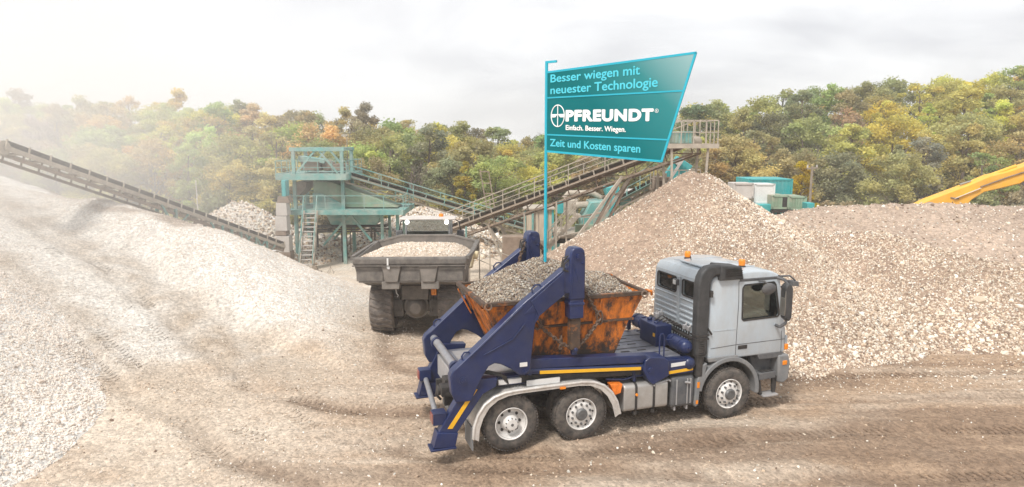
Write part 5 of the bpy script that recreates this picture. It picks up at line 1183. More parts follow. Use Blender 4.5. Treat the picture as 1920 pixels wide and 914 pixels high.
# ------------------------------------------------------------------ articulated dump truck seen from behind (local x right, y forward, z up)
DLOC = Vector((-3.03, 21.35, gz(-3.0, 21.3))); DYAW = R(1.6)
dump = thing('dump_truck', 'dusty dark grey dump truck loaded with pale gravel, seen from behind', 'dump truck', DLOC, DYAW, rx=R(-1.5)); dump.scale = (0.965, 1, 1)
def big_wheel(x, y):
    W = 0.74; r = 0.83; sg = -1 if x < 0 else 1
    b = MB(); x0 = x - W / 2
    prof = [(0.42, 0.03), (0.50, 0.0), (0.68, -0.02), (0.76, 0.02), (0.785, 0.07), (0.79, W / 2), (0.785, W - 0.07), (0.76, W - 0.02), (0.68, W + 0.02), (0.50, W), (0.42, W - 0.03)]
    b.lathe(prof, (x0, y, r), (1, 0, 0), 48, caps=False)
    n = 22
    for k in range(n):
        a = 2 * math.pi * k / n; da = 2 * math.pi / n
        for (u0, u1, a0, a1) in ((0.02, 0.30, 0.0, 0.42), (0.28, 0.46, 0.42, 0.20), (0.44, 0.72, 0.20, 0.62)):
            P = lambda u, q, rr: Vector((x0 + u, y + rr * math.cos(a + q * da), r + rr * math.sin(a + q * da)))
            w = 0.26
            vs = [P(u0, a0 - w, 0.76), P(u1, a1 - w, 0.76), P(u1, a1 + w, 0.76), P(u0, a0 + w, 0.76), P(u0, a0 - w * .8, 0.83), P(u1, a1 - w * .8, 0.83), P(u1, a1 + w * .8, 0.83), P(u0, a0 + w * .8, 0.83)]
            b.add(vs, [(0, 3, 2, 1), (4, 5, 6, 7), (0, 1, 5, 4), (1, 2, 6, 5), (2, 3, 7, 6), (3, 0, 4, 7)])
    wh = b.build('wheel', M_tyre2, dump, smooth=30)
    b = MB(); b.lathe([(0.43, 0.03), (0.40, 0.06), (0.36, 0.22), (0.2, 0.16), (0.0, 0.14)], (x0 if sg < 0 else x0 + W, y, r), (-sg, 0, 0), 30, caps=False); b.lathe([(0.43, 0.03), (0.38, 0.2), (0.0, 0.2)], (x0 + W if sg < 0 else x0, y, r), (sg, 0, 0), 30, caps=False); b.build('rim', M_dumper, wh)
for x in (-1.10, 1.10):
    for y in (0.0, 1.95, 6.1): big_wheel(x * (1 if y == 0 else 0.97), y)
b = MB()
b.box(-0.42, 0.42, -0.65, 7.2, 1.15, 1.60); b.box(-0.75, -0.42, -0.35, 0.3, 0.55, 1.75); b.box(0.42, 0.75, -0.35, 0.3, 0.55, 1.75); b.box(-0.7, 0.7, 0.3, 1.5, 0.9, 1.3)
for x in (-0.9, -0.55, 0.55, 0.9): b.bar((x, -0.42, 1.78), (x * 0.92, -0.35, 0.70), 0.05, 0.09)
b.build('rear_frame', M_dumper, dump, bevel=0.02)
b = MB(); b.lathe([(0.0, -0.42), (0.17, -0.40), (0.27, -0.26), (0.36, -0.02), (0.38, 0.12), (0.30, 0.3)], (0, -0.25, 0.86), (0, 1, 0), 24, caps=False); b.cyl((-1.0, 0, 0.83), (1.0, 0, 0.83), 0.19, 16, None)
b.lathe([(0.26, -0.05), (0.40, 0.0), (0.40, 0.06)], (0, -0.30, 0.87), (0, 1, 0), 24, caps=False); b.build('axle', M_dumper2, dump)
b = MB()
for sg in (-1, 1):
    for k in range(5): b.box(sg * 0.62 - 0.14 + k * 0.06, sg * 0.62 - 0.11 + k * 0.06, -0.46, -0.42, 0.86, 1.08)
    b.box(sg * 0.62 - 0.17, sg * 0.62 + 0.17, -0.44, -0.38, 0.83, 1.11)
b.build('bracket', M_dumper, dump)
b = MB(); b.box(0.50, 0.68, -0.54, -0.46, 1.26, 1.50); b.box(0.56, 0.62, -0.56, -0.5, 1.3, 1.46); b.build('tail_lamp', M_amber, dump, bevel=0.02)
b = MB(); b.box(-0.70, -0.52, -0.52, -0.46, 1.24, 1.52); b.build('tail_lamp', M_black, dump, bevel=0.02)
b = MB(); b.tube([(-0.62, -0.58, 1.46), (-0.60, -0.58, 1.34), (-0.55, -0.58, 1.28), (-0.58, -0.58, 1.22)], 0.018, 6); b.build('hose_end', M_white, dump)
# dump body
yt, yh = -1.75, 3.6
b = MB()
def U(wt, wb, zt, zb, y): return [(-wt, y, zt), (-wb, y, zb), (wb, y, zb), (wt, y, zt)]
o_ = [U(1.70, 1.50, 2.62, 1.92, yt), U(1.80, 1.55, 2.55, 1.55, yt + 1.4), U(1.92, 1.6, 2.50, 1.5, yh)]
i_ = [U(1.84, 1.52, 2.50, 1.62, yh - 0.02), U(1.72, 1.47, 2.55, 1.65, yt + 1.4), U(1.62, 1.42, 2.62, 2.0, yt)]
n = 4; rs = o_ + i_; vs = [q for r_ in rs for q in r_]; fs = []
for i in range(len(rs)):
    for j in range(3): fs.append((i * n + j, i * n + j + 1, ((i + 1) % len(rs)) * n + j + 1, ((i + 1) % len(rs)) * n + j))
for i in range(3): fs.append((i * n, (i + 1) * n, (4 - i) * n, (5 - i) * n)) if i < 2 else None
for i in range(2): fs.append((i * n + 3, (5 - i) * n + 3, (4 - i) * n + 3, (i + 1) * n + 3))
b.add(vs, fs); body = b.build('dump_body', M_dumper, dump, smooth=20)
b = MB(); b.prism([(-1.98, 2.10), (-1.98, 2.42), (-1.80, 2.51), (-1.0, 2.66), (1.0, 2.66), (1.80, 2.51), (1.98, 2.42), (1.98, 2.10)], yh - 0.06, yh + 0.06); b.bar((-1.0, yh, 2.68), (1.0, yh, 2.68), 0.16, 0.07); b.bar((-1.0, yh, 2.68), (-1.95, yh, 2.44), 0.16, 0.07); b.bar((1.0, yh, 2.68), (1.95, yh, 2.44), 0.16, 0.07)
b.build('headboard', M_dumper2, dump)
b = MB(); b.box(-1.72, 1.72, yt - 0.14, yt + 0.10, 2.42, 2.66); b.build('tailgate_lip', M_dumper, dump, bevel=0.07, segs=4)
b = MB(); b.prism([(-1.68, 2.44), (-1.56, 1.90), (1.56, 1.90), (1.68, 2.44)], yt - 0.03, yt + 0.03)
b.box(-1.62, -0.82, yt - 0.05, yt - 0.03, 2.05 - .1, 2.38); b.box(-0.30, 0.30, yt - 0.05, yt - 0.03, 1.95, 2.40); b.box(0.82, 1.60, yt - 0.05, yt - 0.03, 1.95, 2.38); gate = b.build('tailgate', M_dumper, dump, bevel=0.012)
for sg in (-1, 1):
    b = MB(); b.prism([(sg * 0.56 - 0.30, 2.44), (sg * 0.56 - 0.19, 1.92), (sg * 0.56 + 0.19, 1.92), (sg * 0.56 + 0.30, 2.44)], yt - 0.10, yt - 0.045)
    b.box(sg * 0.60 - 0.27, sg * 0.60 + 0.27, yt - 0.05, yt + 0.30, 1.70, 1.93); b.build('hinge_plate', M_dumper2, dump, bevel=0.02)
b = MB(); b.box(-1.72, 1.72, yt - 0.16, yt - 0.13, 2.40, 2.43); b.build('lower_edge', M_dumper, dump)
b = MB()
for sg in (-1, 1):
    b.bar((sg * 1.74, yt - 0.05, 2.64), (sg * 1.83, yt + 1.4, 2.57), 0.10, 0.10); b.bar((sg * 1.83, yt + 1.4, 2.57), (sg * 1.95, yh, 2.44), 0.10, 0.10)
b.build('side_rim', M_dumper, dump)
# white smear of lime over the lip
b = MB(); b.box(-0.68, -0.63, yt - 0.155, yt - 0.14, 2.34, 2.64); b.box(-0.66, -0.60, yt - 0.155, yt - 0.14, 2.32, 2.42); b.build('lime_smear', M_white, gate)
# cab and mirrors
cy0 = 4.15; cg = Vector((-0.18, 0, 0))
b = MB(); b.box(-1.05, 0.98, cy0, cy0 + 0.12, 1.4, 2.35); b.box(-0.92, -0.84, cy0, cy0 + .1, 2.3, 3.2); b.box(0.77, 0.85, cy0, cy0 + .1, 2.3, 3.2); b.box(-0.92, -0.84, cy0 + 1.4, cy0 + 1.5, 1.9, 3.2); b.box(0.77, 0.85, cy0 + 1.4, cy0 + 1.5, 1.9, 3.2)
b.box(-1.05, 0.98, cy0, cy0 + 1.6, 1.3, 2.1); dcab = b.build('cab', M_midgrey, dump, bevel=0.03)
b = MB(); b.box(-1.14, 1.05, cy0 - 0.10, cy0 + 0.95, 3.20, 3.28); b.build('cab_roof', M_paleplate, dump, bevel=0.04)
b = MB(); b.box(-0.84, 0.77, cy0 + 0.02, cy0 + 0.03, 2.33, 3.2); b.build('rear_window', M_glassd, dcab)
b = MB(); b.box(-0.84, 0.77, cy0 + 1.45, cy0 + 1.46, 2.1, 3.2); b.build('windscreen', M_glass, dcab)
b = MB(); b.box(-0.30, 0.22, cy0 + 0.5, cy0 + 0.65, 2.2, 2.75); b.box(-0.2, 0.1, cy0 + 0.5, cy0 + 0.6, 2.75, 2.92); b.build('seat', M_seat, dcab, bevel=0.05)
b = MB(); b.box(-1.7, 1.7, 5.0, 8.2, 1.2, 2.0); b.box(-1.9, -0.7, 5.4, 6.9, 1.5, 1.8); b.box(0.7, 1.9, 5.4, 6.9, 1.5, 1.8); b.prism([(6.0, 2.0), (8.0, 2.0), (8.1, 1.6), (8.1, 1.2), (6.0, 1.2)], -0.8, 0.8, 'yz'); b.build('bonnet', M_cream, dump, bevel=0.08)
for x in (-1.28, 1.20):
    b = MB(); b.box(x - 0.15, x + 0.15, cy0 + 0.9, cy0 + 1.02, 2.30, 2.72); mm_ = b.build('mirror', M_grey, dump, bevel=0.05)
    b = MB(); b.tube([(x * 0.8, cy0 + 0.9, 3.15), (x * 0.95, cy0 + 0.95, 3.05), (x, cy0 + 0.96, 2.7)], 0.025, 6); b.build('mirror_arm', M_black, mm_)
    b = MB(); b.lathe([(0.0, -0.02), (0.07, -0.01), (0.08, 0.06), (0.0, 0.10)], (x * 0.62 - .04, cy0 - 0.12, 3.12), (0, 1, 0), 14, caps=False); lm = b.build('work_lamp', M_white, dump)
lmat = bpy.data.materials.new('lit_lamp'); lmat.use_nodes = True; lp = lmat.node_tree.nodes['Principled BSDF']; lp.inputs['Emission Color'].default_value = (1, 0.95, 0.85, 1); lp.inputs['Emission Strength'].default_value = 4.0
for lm in [o for o in dump.children if o.name.startswith('work_lamp')]: lm.data.materials.clear(); lm.data.materials.append(lmat)
b = MB(); b.lathe([(0.09, 0), (0.09, 0.05), (0.085, 0.2), (0.0, 0.22)], (0.45, cy0 + 0.6, 3.18), (0, 0, 1), 16, caps=False); b.cyl((0.45, cy0 + 0.6, 3.1), (0.45, cy0 + 0.6, 3.2), 0.04, 8); b.build('beacon', M_amber, dump)
# its load
DM = wm(dump)
dl = thing('gravel_load', 'pale sandy gravel filling the dump truck body', 'gravel', DM @ Vector((0, 0.9, 2.2)), DYAW)
def dz(x, y): return 2.34 + 0.38 * np.clip(1 - (np.asarray(x) / 1.75) ** 4, 0, 1) + 0.06 - 0.105 * np.maximum(np.asarray(y) + 0.9, 0) * 0.9 + fbm(x, y, 0.7, 4, 31) * 0.12 - 0.02 * np.asarray(x) - 0.16 * np.exp(-((np.asarray(y) - yt) / 0.35) ** 2)
xs = np.arange(-1.62, 1.63, 0.06); ys = np.arange(yt + 0.08, yh - 0.1, 0.06); X, Y = np.meshgrid(xs, ys); Z = dz(X, Y); nx, ny = len(xs), len(ys)
b = MB(); b.v = [Vector((a, c - 0.9, d - 2.2)) for a, c, d in zip(X.ravel(), Y.ravel(), Z.ravel())]; b.f = [(j * nx + i, j * nx + i + 1, (j + 1) * nx + i + 1, (j + 1) * nx + i) for j in range(ny - 1) for i in range(nx - 1)]
M_dl = mat('sandy_gravel_fines', (0.50, 0.42, 0.34), 0.95, 0, 0.2, 10, bump=0.6, bscale=50); b.build('heap', M_dl, dl, smooth=30)
g = np.random.default_rng(8); n = 4000; PX = g.uniform(-1.6, 1.6, n); PY = g.uniform(yt + .1, yh - .1, n); sz = g.uniform(0.025, 0.07, n)
st = stones('loose_stones', np.stack([PX, PY - 0.9, dz(PX, PY) - 2.2 + sz * .1], 1), sz, stone_cols(n, g, (.85, .76, .66), even=.5), seed=14); st.parent = dl; st['kind'] = 'stuff'

# ------------------------------------------------------------------ conveyors
def conveyor(name, label, p0, p1, width, mbelt, mframe, mrail, depth=0.5, rail_sides=(), rail_h=0.8, roll=0.9, chord=True, group='belt conveyors of the plant', hood=None):
    """p0 low end, p1 high end"""
    p0 = Vector(p0); p1 = Vector(p1); root = thing(name, label, 'conveyor', p0, 0, group); d = p1 - p0; L = d.length; dn, s, u = frame_of(d)
    hw = width / 2; b = MB()
    b.bar(p0 + u * 0.12, p1 + u * 0.12, width * 0.5, 0.03, up=u)
    for sg in (-1, 1):
        a = p0 + s * sg * width * 0.24 + u * 0.12; e = p0 + s * sg * hw * 0.92 + u * 0.27; dd = d
        b.add([a, e, e + dd, a + dd, a - u * .025, e - u * .025, e + dd - u * .025, a + dd - u * .025], [(0, 1, 2, 3), (7, 6, 5, 4), (0, 4, 5, 1), (1, 5, 6, 2), (2, 6, 7, 3), (3, 7, 4, 0)])
    b.build('belt', mbelt, root, world=True, smooth=0)
    b = MB()
    for sg in (-1, 1):
        b.bar(p0 + s * sg * hw, p1 + s * sg * hw, 0.07, 0.16, up=u)
        if chord: b.bar(p0 + s * sg * hw - u * depth, p1 + s * sg * hw - u * depth, 0.06, 0.08, up=u)
    n = max(3, int(L / 1.5))
    for i in range(n + 1):
        q = p0 + d * i / n
        b.bar(q - s * hw, q + s * hw, 0.05, 0.05, up=u)
        if chord:
            for sg in (-1, 1):
                b.bar(q + s * sg * hw, q + s * sg * hw - u * depth, 0.045)
                if i < n: b.bar(q + s * sg * hw - u * (depth if i % 2 else 0), p0 + d * (i + 1) / n + s * sg * hw - u * (0 if i % 2 else depth), 0.035)
    b.build('truss', mframe, root, world=True)
    k = max(4, int(L / roll))
    for i in range(k + 1):
        b = MB(); q = p0 + d * i / k
        for sg in (-1, 1): b.bar(q + s * sg * hw * 1.02 + u * 0.02, q + s * sg * hw * 0.98 + u * 0.30, 0.05, 0.05)
        b.cyl(q - s * hw * .9 + u * 0.05, q + s * hw * .9 + u * .05, 0.05, 8); b.build('idler_roller', mrail, root, world=True)
    for sg in rail_sides:
        b = MB(); e = s * sg * (hw + 0.25); m_ = max(3, int(L / 1.9))
        b.bar(p0 + e + u * rail_h, p1 + e + u * rail_h, 0.045); b.bar(p0 + e + u * rail_h * .5, p1 + e + u * rail_h * .5, 0.03)
        for i in range(m_ + 1): q = p0 + d * i / m_ + e; b.bar(q, q + Vector((0, 0, rail_h * 1.03)), 0.04)
        b.bar(p0 + s * sg * (hw + .15) - u * .02, p1 + s * sg * (hw + .15) - u * .02, 0.3, 0.03, up=u)
        b.build('handrail', mrail, root, world=True)
    if hood:
        b = MB(); q = p0 + d * hood[0]; e = p0 + d * hood[1]; b.bar(q + u * .3, e + u * .3, width * 1.1, 0.5, up=u); b.build('belt_cover', hood[2], root, world=True, bevel=0.05)
    b = MB(); b.cyl(p0 - s * hw * .9, p0 + s * hw * .9, 0.22, 14); b.build('tail_drum', mrail, root, world=True)
    b = MB(); b.cyl(p1 - s * hw * .9, p1 + s * hw * .9, 0.24, 14); b.build('head_drum', mrail, root, world=True)
    return root, (p0, p1, d, s, u)
def leg(root, m, a, c, w=0.12, name='support_leg'):
    MB().bar(a, c, w).build(name, m, root, world=True)

# the long dusty conveyor on the left
A = at(519, 462, 39); Bc = at(-10, 277, 23.5)
root, (p0, p1, d, s, u) = conveyor('belt_conveyor', 'long pale belt conveyor climbing over the whitened gravel bank', A, Bc, 0.95, M_belt, M_beige, M_beige, depth=0.42, rail_sides=(), roll=0.85, chord=False)
b = MB(); e = s * (0.75); e = e if (e.y > 0) else -e
q0 = p0 + d * 0.06; q1 = p0 + d * 0.62
b.bar(q0 + e + u * .55, q1 + e + u * .55, 0.04)
for i in range(11): q = q0.lerp(q1, i / 10) + e; b.bar(q, q + u * .56, 0.035)
b.build('handrail', M_beige, root, world=True)
b = MB()
for sg in (-1, 1):
    b.bar(p0 + s * sg * .47 - u * .26, p0 + d * .98 + s * sg * .47 - u * .26, 0.07, 0.1, up=u)
for i in range(24):
    q = p0 + d * i / 24; b.bar(q + s * .47, q + s * .47 - u * .26, .05); b.bar(q - s * .47, q - s * .47 - u * .26, .05)
b.build('lower_frame', M_brownsteel, root, world=True)
for px in (478, 455, 425, 380, 298):
    # legs stand on the bank
    t_ = (519 - px) / 529 * 1.0; t_ = min(0.95, t_ * 1.35 if px > 400 else t_ * 1.25); q = p0 + d * t_
    for sg in (-1, 1): qq = q + s * sg * .5; leg(root, M_teal, qq - u * .05, Vector((qq.x, qq.y, min(gz(qq.x, qq.y) - 0.2, qq.z - .6))), 0.11)
    b = MB(); qa = q - s * .5; qb = p0 + d * (t_ + 0.05) - s * .5; b.bar(Vector((qa.x, qa.y, qa.z - 1.1)), qb - u * .1, 0.08); b.bar(Vector((qa.x, qa.y, qa.z - 0.9)), p0 + d * max(t_ - .05, 0) - s * .5 - u * .1, 0.07); b.build('brace', M_teal, root, world=True)
b = MB(); c = p0 + Vector((0.3, 0, 0)); b.box(c.x - 3.6, c.x, c.y - .75, c.y - .6, c.z - 0.35, c.z - .18); b.bar((c.x - 3.4, c.y - .68, c.z - .2), (c.x - 2.0, c.y - .68, c.z + .8), .07); b.bar((c.x - 1.2, c.y - .68, c.z - .2), (c.x - 2.4, c.y - .68, c.z + 1.1), .07); b.build('base_frame', M_beige, root, world=True)

# the teal conveyor that runs down from the tower to the right
A2 = at(992, 432, 47); B2 = at(652, 330, 43.5)
conveyor('belt_conveyor', 'teal belt conveyor sloping down to the right from the screening tower', A2, B2, 0.85, M_belt, M_beige, M_teal, depth=0.42, rail_sides=(-1, 1), rail_h=0.7, roll=1.2)
# the long brown conveyor in the middle
A3 = at(852, 430, 38.5); B3 = at(1300, 266, 30.5)
root3, (q0, q1, dd, s3, u3) = conveyor('belt_conveyor', 'long rusty brown belt conveyor rising behind the flag to the head platform', A3, B3, 1.0, M_belt, M_brownsteel, M_beige, depth=0.55, rail_sides=(-1, 1), rail_h=0.95, roll=0.8)
for (ta, fx) in ((0.17, (960, 985)), (0.20, (985, 1000))):
    pass
def aframe(ta, ft, spread, w=0.13):
    q = q0 + dd * ta
    for sg in (-1, 1):
        top = q + s3 * sg * .5 - u3 * .5
        for f_ in ft:
            fp = at(f_[0], f_[1], f_[2]) + s3 * sg * spread; fp.z = min(fp.z, gz(fp.x, fp.y)) - 0.1; leg(root3, M_beige, top, fp, w)
aframe(0.19, ((968, 470, 37.0), (990, 462, 37.5)), 0.55, 0.11)
q = q0 + dd * 0.76 - u3 * .45
for (fx, fy, fz) in ((1020, 480, 31.5), (1062, 470, 32.0)):
    for sg in (-1, 1):
        f_ = at(fx, fy, fz) + s3 * sg * 0.6; f_.z = gz(f_.x, f_.y) - .1; leg(root3, M_brownsteel if fx > 1040 else M_beige, q + s3 * sg * .5, f_, 0.12)
b = MB()
for k in (0.25, 0.5, 0.75):
    a_ = (q - s3 * .5).lerp(at(1020, 480, 31.5) - s3 * .6, k); c_ = (q - s3 * .5).lerp(at(1062, 470, 32) - s3 * .6, k); b.bar(a_, c_, 0.08); b.bar(a_, a_ + s3 * 1.1, .07)
b.build('cross_brace', M_beige, root3, world=True)
for k in (0.36, 0.50):
    q_ = q0 + dd * k - u3 * .5
    for sg in (-1, 1): leg(root3, M_beige, q_ + s3 * sg * .5, Vector((q_.x, q_.y, gz(q_.x, q_.y) - .1)) + s3 * sg * .5, 0.08)
# head platform at its upper end
hp = at(1292, 272, 30.4); plat = thing('head_platform', 'open steel platform with railings and grey-green belt cover at the conveyor head', 'platform', hp)
b = MB(); b.box(-1.15, 1.05, -0.9, 0.9, -0.04, 0.04); b.box(-1.15, 1.05, -0.95, -0.85, -0.14, 0.06); b.box(-1.15, 1.05, 0.85, 0.95, -0.14, 0.06); b.build('deck', M_beige, plat)
def rails(root, x0, x1, y0, y1, z, h, m, nx_=3, ny_=2, name='railing', skip=()):
    b = MB()
    for yy, tag_ in ((y0, 'f'), (y1, 'b')):
        if tag_ in skip: continue
        b.bar((x0, yy, z + h), (x1, yy, z + h), .04); b.bar((x0, yy, z + h * .5), (x1, yy, z + h * .5), .03)
        for i in range(nx_ + 1): x = x0 + (x1 - x0) * i / nx_; b.bar((x, yy, z), (x, yy, z + h), .04)
    for xx, tag_ in ((x0, 'l'), (x1, 'r')):
        if tag_ in skip: continue
        b.bar((xx, y0, z + h), (xx, y1, z + h), .04); b.bar((xx, y0, z + h * .5), (xx, y1, z + h * .5), .03)
        for i in range(1, ny_): y = y0 + (y1 - y0) * i / ny_; b.bar((xx, y, z), (xx, y, z + h), .04)
    return b.build(name, m, root)
rails(plat, -1.1, 1.0, -.88, .88, 0.04, 1.0, M_beige, 4, 3)
b = MB(); b.bar((-1.1, -.88, 1.04), (-1.9, -.88, 0.75), .04); b.bar((-1.1, .88, 1.04), (-1.9, .88, .75), .04); b.bar((-1.1, -.88, .6), (-1.9, -.88, .3), .03); b.build('side_rail', M_beige, plat)
b = MB(); b.box(-1.0, 0.0, -0.55, 0.55, 0.05, 0.58); bx = b.build('belt_cover', M_teal, plat, bevel=0.03)
b = MB()
for k in range(7): b.box(-0.95 + k * .15, -0.92 + k * .15, -0.57, -0.55, 0.08, 0.55)
b.build('cover_rib', M_green, bx)
fpt = at(1303, 336, 30.4) - hp
for yy in (-.8, .8): MB().bar((0.62, yy, -.1), (fpt.x + .1, yy, fpt.z - 3.2), 0.09).build('support_leg', M_beige, plat)
for yy in (-.8, .8): MB().bar((-0.95, yy, -.1), (-0.75, yy, -5.5), 0.09).build('support_leg', M_beige, plat)

# ------------------------------------------------------------------ screening tower
TWY = 43.0; tl = at(590, 440, TWY); gT = gz(tl.x, TWY); tower = thing('screening_tower', 'faded teal screening tower with two railed platforms, roof frame and steep steel ladder', 'screening plant', (tl.x, TWY, gT))
def tp_(px, py, dy=0.0):
    v = at(px, py, TWY + dy); return Vector((v.x - tl.x, dy, v.z - gT))
def tbox(px0, px1, py0, py1, dy0, dy1, name, m, bevel=0.0, parent=None):
    a = tp_(px0, py1); c = tp_(px1, py0); b = MB(); b.box(a.x, c.x, dy0, dy1, a.z, c.z); return b.build(name, m, parent or tower, bevel=bevel)
TB = {}
for (px, w) in ((549, .2), (640, .2)):
    for dy in (0.0, 2.6):
        a = tp_(px, 278); b = MB(); b.box(a.x - .1, a.x + .1, dy - .1, dy + .1, -0.2, a.z); b.build('column', M_teal, tower)
tbox(543, 645, 277, 284, -0.12, 0.12, 'roof_beam', M_teal); tbox(543, 645, 277, 284, 2.48, 2.72, 'roof_beam', M_teal)
b = MB()
for px in (546, 642): a = tp_(px, 280); b.bar((a.x, 0.1, a.z), (a.x, 2.5, a.z), .16)
for dy in (0, 2.6):
    c = tp_(594, 284); b.bar((c.x - .15, dy, c.z), (tp_(558, 322).x, dy, tp_(558, 322).z), .11); b.bar((c.x + .15, dy, c.z), (tp_(633, 325).x, dy, tp_(633, 325).z), .11)
b.build('roof_brace', M_teal, tower)
a = tp_(527, 335); c = tp_(656, 327); b = MB(); b.box(a.x, c.x, -0.9, 3.4, c.z - .03, c.z + .03); b.box(a.x, c.x, -0.95, -0.85, a.z - .05, c.z + .08); b.box(a.x, c.x, 3.35, 3.45, a.z - .05, c.z + .08); b.box(a.x - .05, a.x + .05, -.9, 3.4, a.z - .05, c.z + .08); b.box(c.x - .05, c.x + .05, -.9, 3.4, a.z - .05, c.z + .08); b.build('upper_platform', M_teal, tower)
rails(tower, a.x, c.x, -.9, 3.4, c.z + .05, 0.80, M_teal, 5, 4)
a2 = tp_(547, 398); c2 = tp_(761, 393); b = MB(); b.box(a2.x, c2.x, -1.0, 3.4, c2.z - .03, c2.z + .03); b.box(a2.x, c2.x, -1.06, -.96, a2.z - .07, c2.z + .06); b.box(a2.x, c2.x, 3.36, 3.46, a2.z - .07, c2.z + .06); b.box(c2.x - .06, c2.x + .06, -.96, 3.36, a2.z - .07, c2.z + .06); b.box(a2.x - .06, a2.x + .06, -.96, 3.36, a2.z - .07, c2.z + .06); b.build('lower_platform', M_teal, tower)
b_ = rails(tower, a2.x, c2.x, -1.0, 3.4, c2.z + .04, 0.90, M_teal, 6, 4)
# machines on the platforms
b = MB(); q = tp_(560, 318); r_ = tp_(640, 318); b.box(q.x, q.x + 1.1, 0.5, 1.9, q.z - .1, q.z + .45); b.cyl((q.x + 1.5, 1.0, q.z + .2), (q.x + 1.5, 1.9, q.z + .2), .35, 14); b.box(q.x + 1.9, r_.x, .4, 2.0, q.z - .1, q.z + .3); b.build('drive_unit', M_brownsteel, tower, bevel=.03)
b = MB(); b.bar(tp_(563, 296, 1.3), tp_(612, 303, 1.3), 1.0, .25); b.cyl(tp_(566, 300, .8), tp_(566, 300, 1.8), .18, 12); b.build('feed_chute', M_teal, tower)
b = MB(); q = tp_(585, 340); b.prism([(q.x, q.z), (tp_(622, 343).x, tp_(622, 343).z), (tp_(700, 372).x, tp_(700, 372).z), (tp_(744, 385).x, tp_(744, 390).z), (q.x, tp_(590, 390).z)], 0.2, 2.2); b.build('screen_box', M_green, tower, bevel=.03)
b = MB(); q = tp_(585, 363); b.prism([(q.x, q.z), (tp_(602, 361).x, q.z), (tp_(640, 382).x, tp_(640, 382).z), (tp_(640, 392).x, tp_(640, 392).z), (q.x, tp_(590, 392).z)], 0.1, 0.18); b.build('screen_side_plate', M_teal, tower)
b = MB(); b.prism([(tp_(552, 342).x, tp_(552, 342).z), (tp_(572, 342).x, tp_(572, 342).z), (tp_(570, 355).x, tp_(570, 355).z), (tp_(558, 368).x, tp_(558, 368).z), (tp_(552, 368).x, tp_(552, 368).z)], 0.3, 2.0); b.build('corner_chute', M_brownsteel, tower)
b = MB(); b.rings([[(tp_(607, 399).x, .2, tp_(607, 399).z), (tp_(716, 399).x, .2, tp_(716, 399).z), (tp_(716, 399).x, 2.3, tp_(716, 399).z), (tp_(607, 399).x, 2.3, tp_(607, 399).z)], [(tp_(616, 424).x, .6, tp_(616, 424).z), (tp_(702, 424).x, .6, tp_(702, 424).z), (tp_(702, 424).x, 1.9, tp_(702, 424).z), (tp_(616, 424).x, 1.9, tp_(616, 424).z)]]); b.build('hopper', M_teal, tower, bevel=.02)
for px in (716, 745):
    for dy in (0.0, 2.6): a = tp_(px, 400); MB().box(a.x - .09, a.x + .09, dy - .09, dy + .09, -.2, a.z).build('column', M_teal, tower)
for dy in (0.0, 2.6):
    for e_ in ((607, 460), (697, 452)): c = tp_(656, 402); MB().bar((c.x, dy, c.z), (tp_(*e_).x, dy, tp_(*e_).z), .13).build('lower_brace', M_teal, tower)
# dark belt under the hopper
b = MB(); a = tp_(552, 430); c = tp_(720, 428); b.bar((a.x, 1.2, a.z), (c.x, 1.2, c.z), 1.0, .10); b.bar((a.x, .65, a.z - .28), (c.x, .65, c.z - .28), .07, .1); b.bar((a.x, 1.75, a.z - .28), (c.x, 1.75, c.z - .28), .07, .1)
for i in range(9): x = a.x + (c.x - a.x) * (i + .5) / 9; b.bar((x, .65, a.z - .3), (x, .65, a.z + .05), .05)
for i in range(3): x = a.x + (c.x - a.x) * (i + .5) / 3; b.bar((x, .65, a.z - .3), (x, .65, -.2), .1); b.bar((x, 1.75, a.z - .3), (x, 1.75, -.2), .1)
b.build('discharge_belt', M_belt, tower)
# stair
sL, sR = tp_(579, 375), tp_(603, 375); zb = 0.0; b = MB(); H_ = c2.z; run = 1.5
for x in (sL.x, sR.x): b.bar((x, -1.0, H_), (x, -1.0 - run, zb), .06, .2)
stair = b.build('stair', M_beige, tower)
b = MB()
for i in range(13): f = (i + .5) / 13; b.box(sL.x, sR.x, -1.0 - run * (1 - f) - .14, -1.0 - run * (1 - f) + .14, H_ * f - .02, H_ * f + .02)
b.build('step', M_paleplate, stair)
b = MB()
for x in (sL.x, sR.x):
    b.bar((x, -1.0, H_ + .95), (x, -1.0 - run, zb + .95), .05)
    for f in (0, .25, .5, .75, 1): b.bar((x, -1.0 - run * (1 - f), H_ * f), (x, -1.0 - run * (1 - f), H_ * f + .95), .04)
b.build('stair_rail', M_teal, stair)
# pale discharge chute at the left of the tower
ch = at(541, 430, 41.5); chute = thing('discharge_chute', 'pale segmented dust chute hanging at the left side of the screening tower', 'chute', (ch.x, 41.5, gz(ch.x, 41.5)))
def cbox(px0, px1, py0, py1, m, name, tp=0.0):
    a = at(px0, py1, 41.5); c = at(px1, py0, 41.5); z0 = a.z - chute.location.z; z1 = c.z - chute.location.z; MB().box(a.x - ch.x, c.x - ch.x, -.35, .35, z0, z1, tx=tp).build(name, m, chute, bevel=.02)
cbox(521, 541, 380, 404, M_paleplate, 'segment', .03); cbox(520, 541, 405, 432, M_paleplate, 'segment', .02); cbox(520, 540, 433, 441, M_brownsteel, 'segment'); cbox(521, 545, 442, 472, M_paleplate, 'skirt'); cbox(522, 546, 368, 380, M_brownsteel, 'hood', .12); cbox(532, 538, 338, 368, M_tealb, 'pipe')
cbox(519, 548, 471, 492, M_brownsteel, 'concrete_foot')

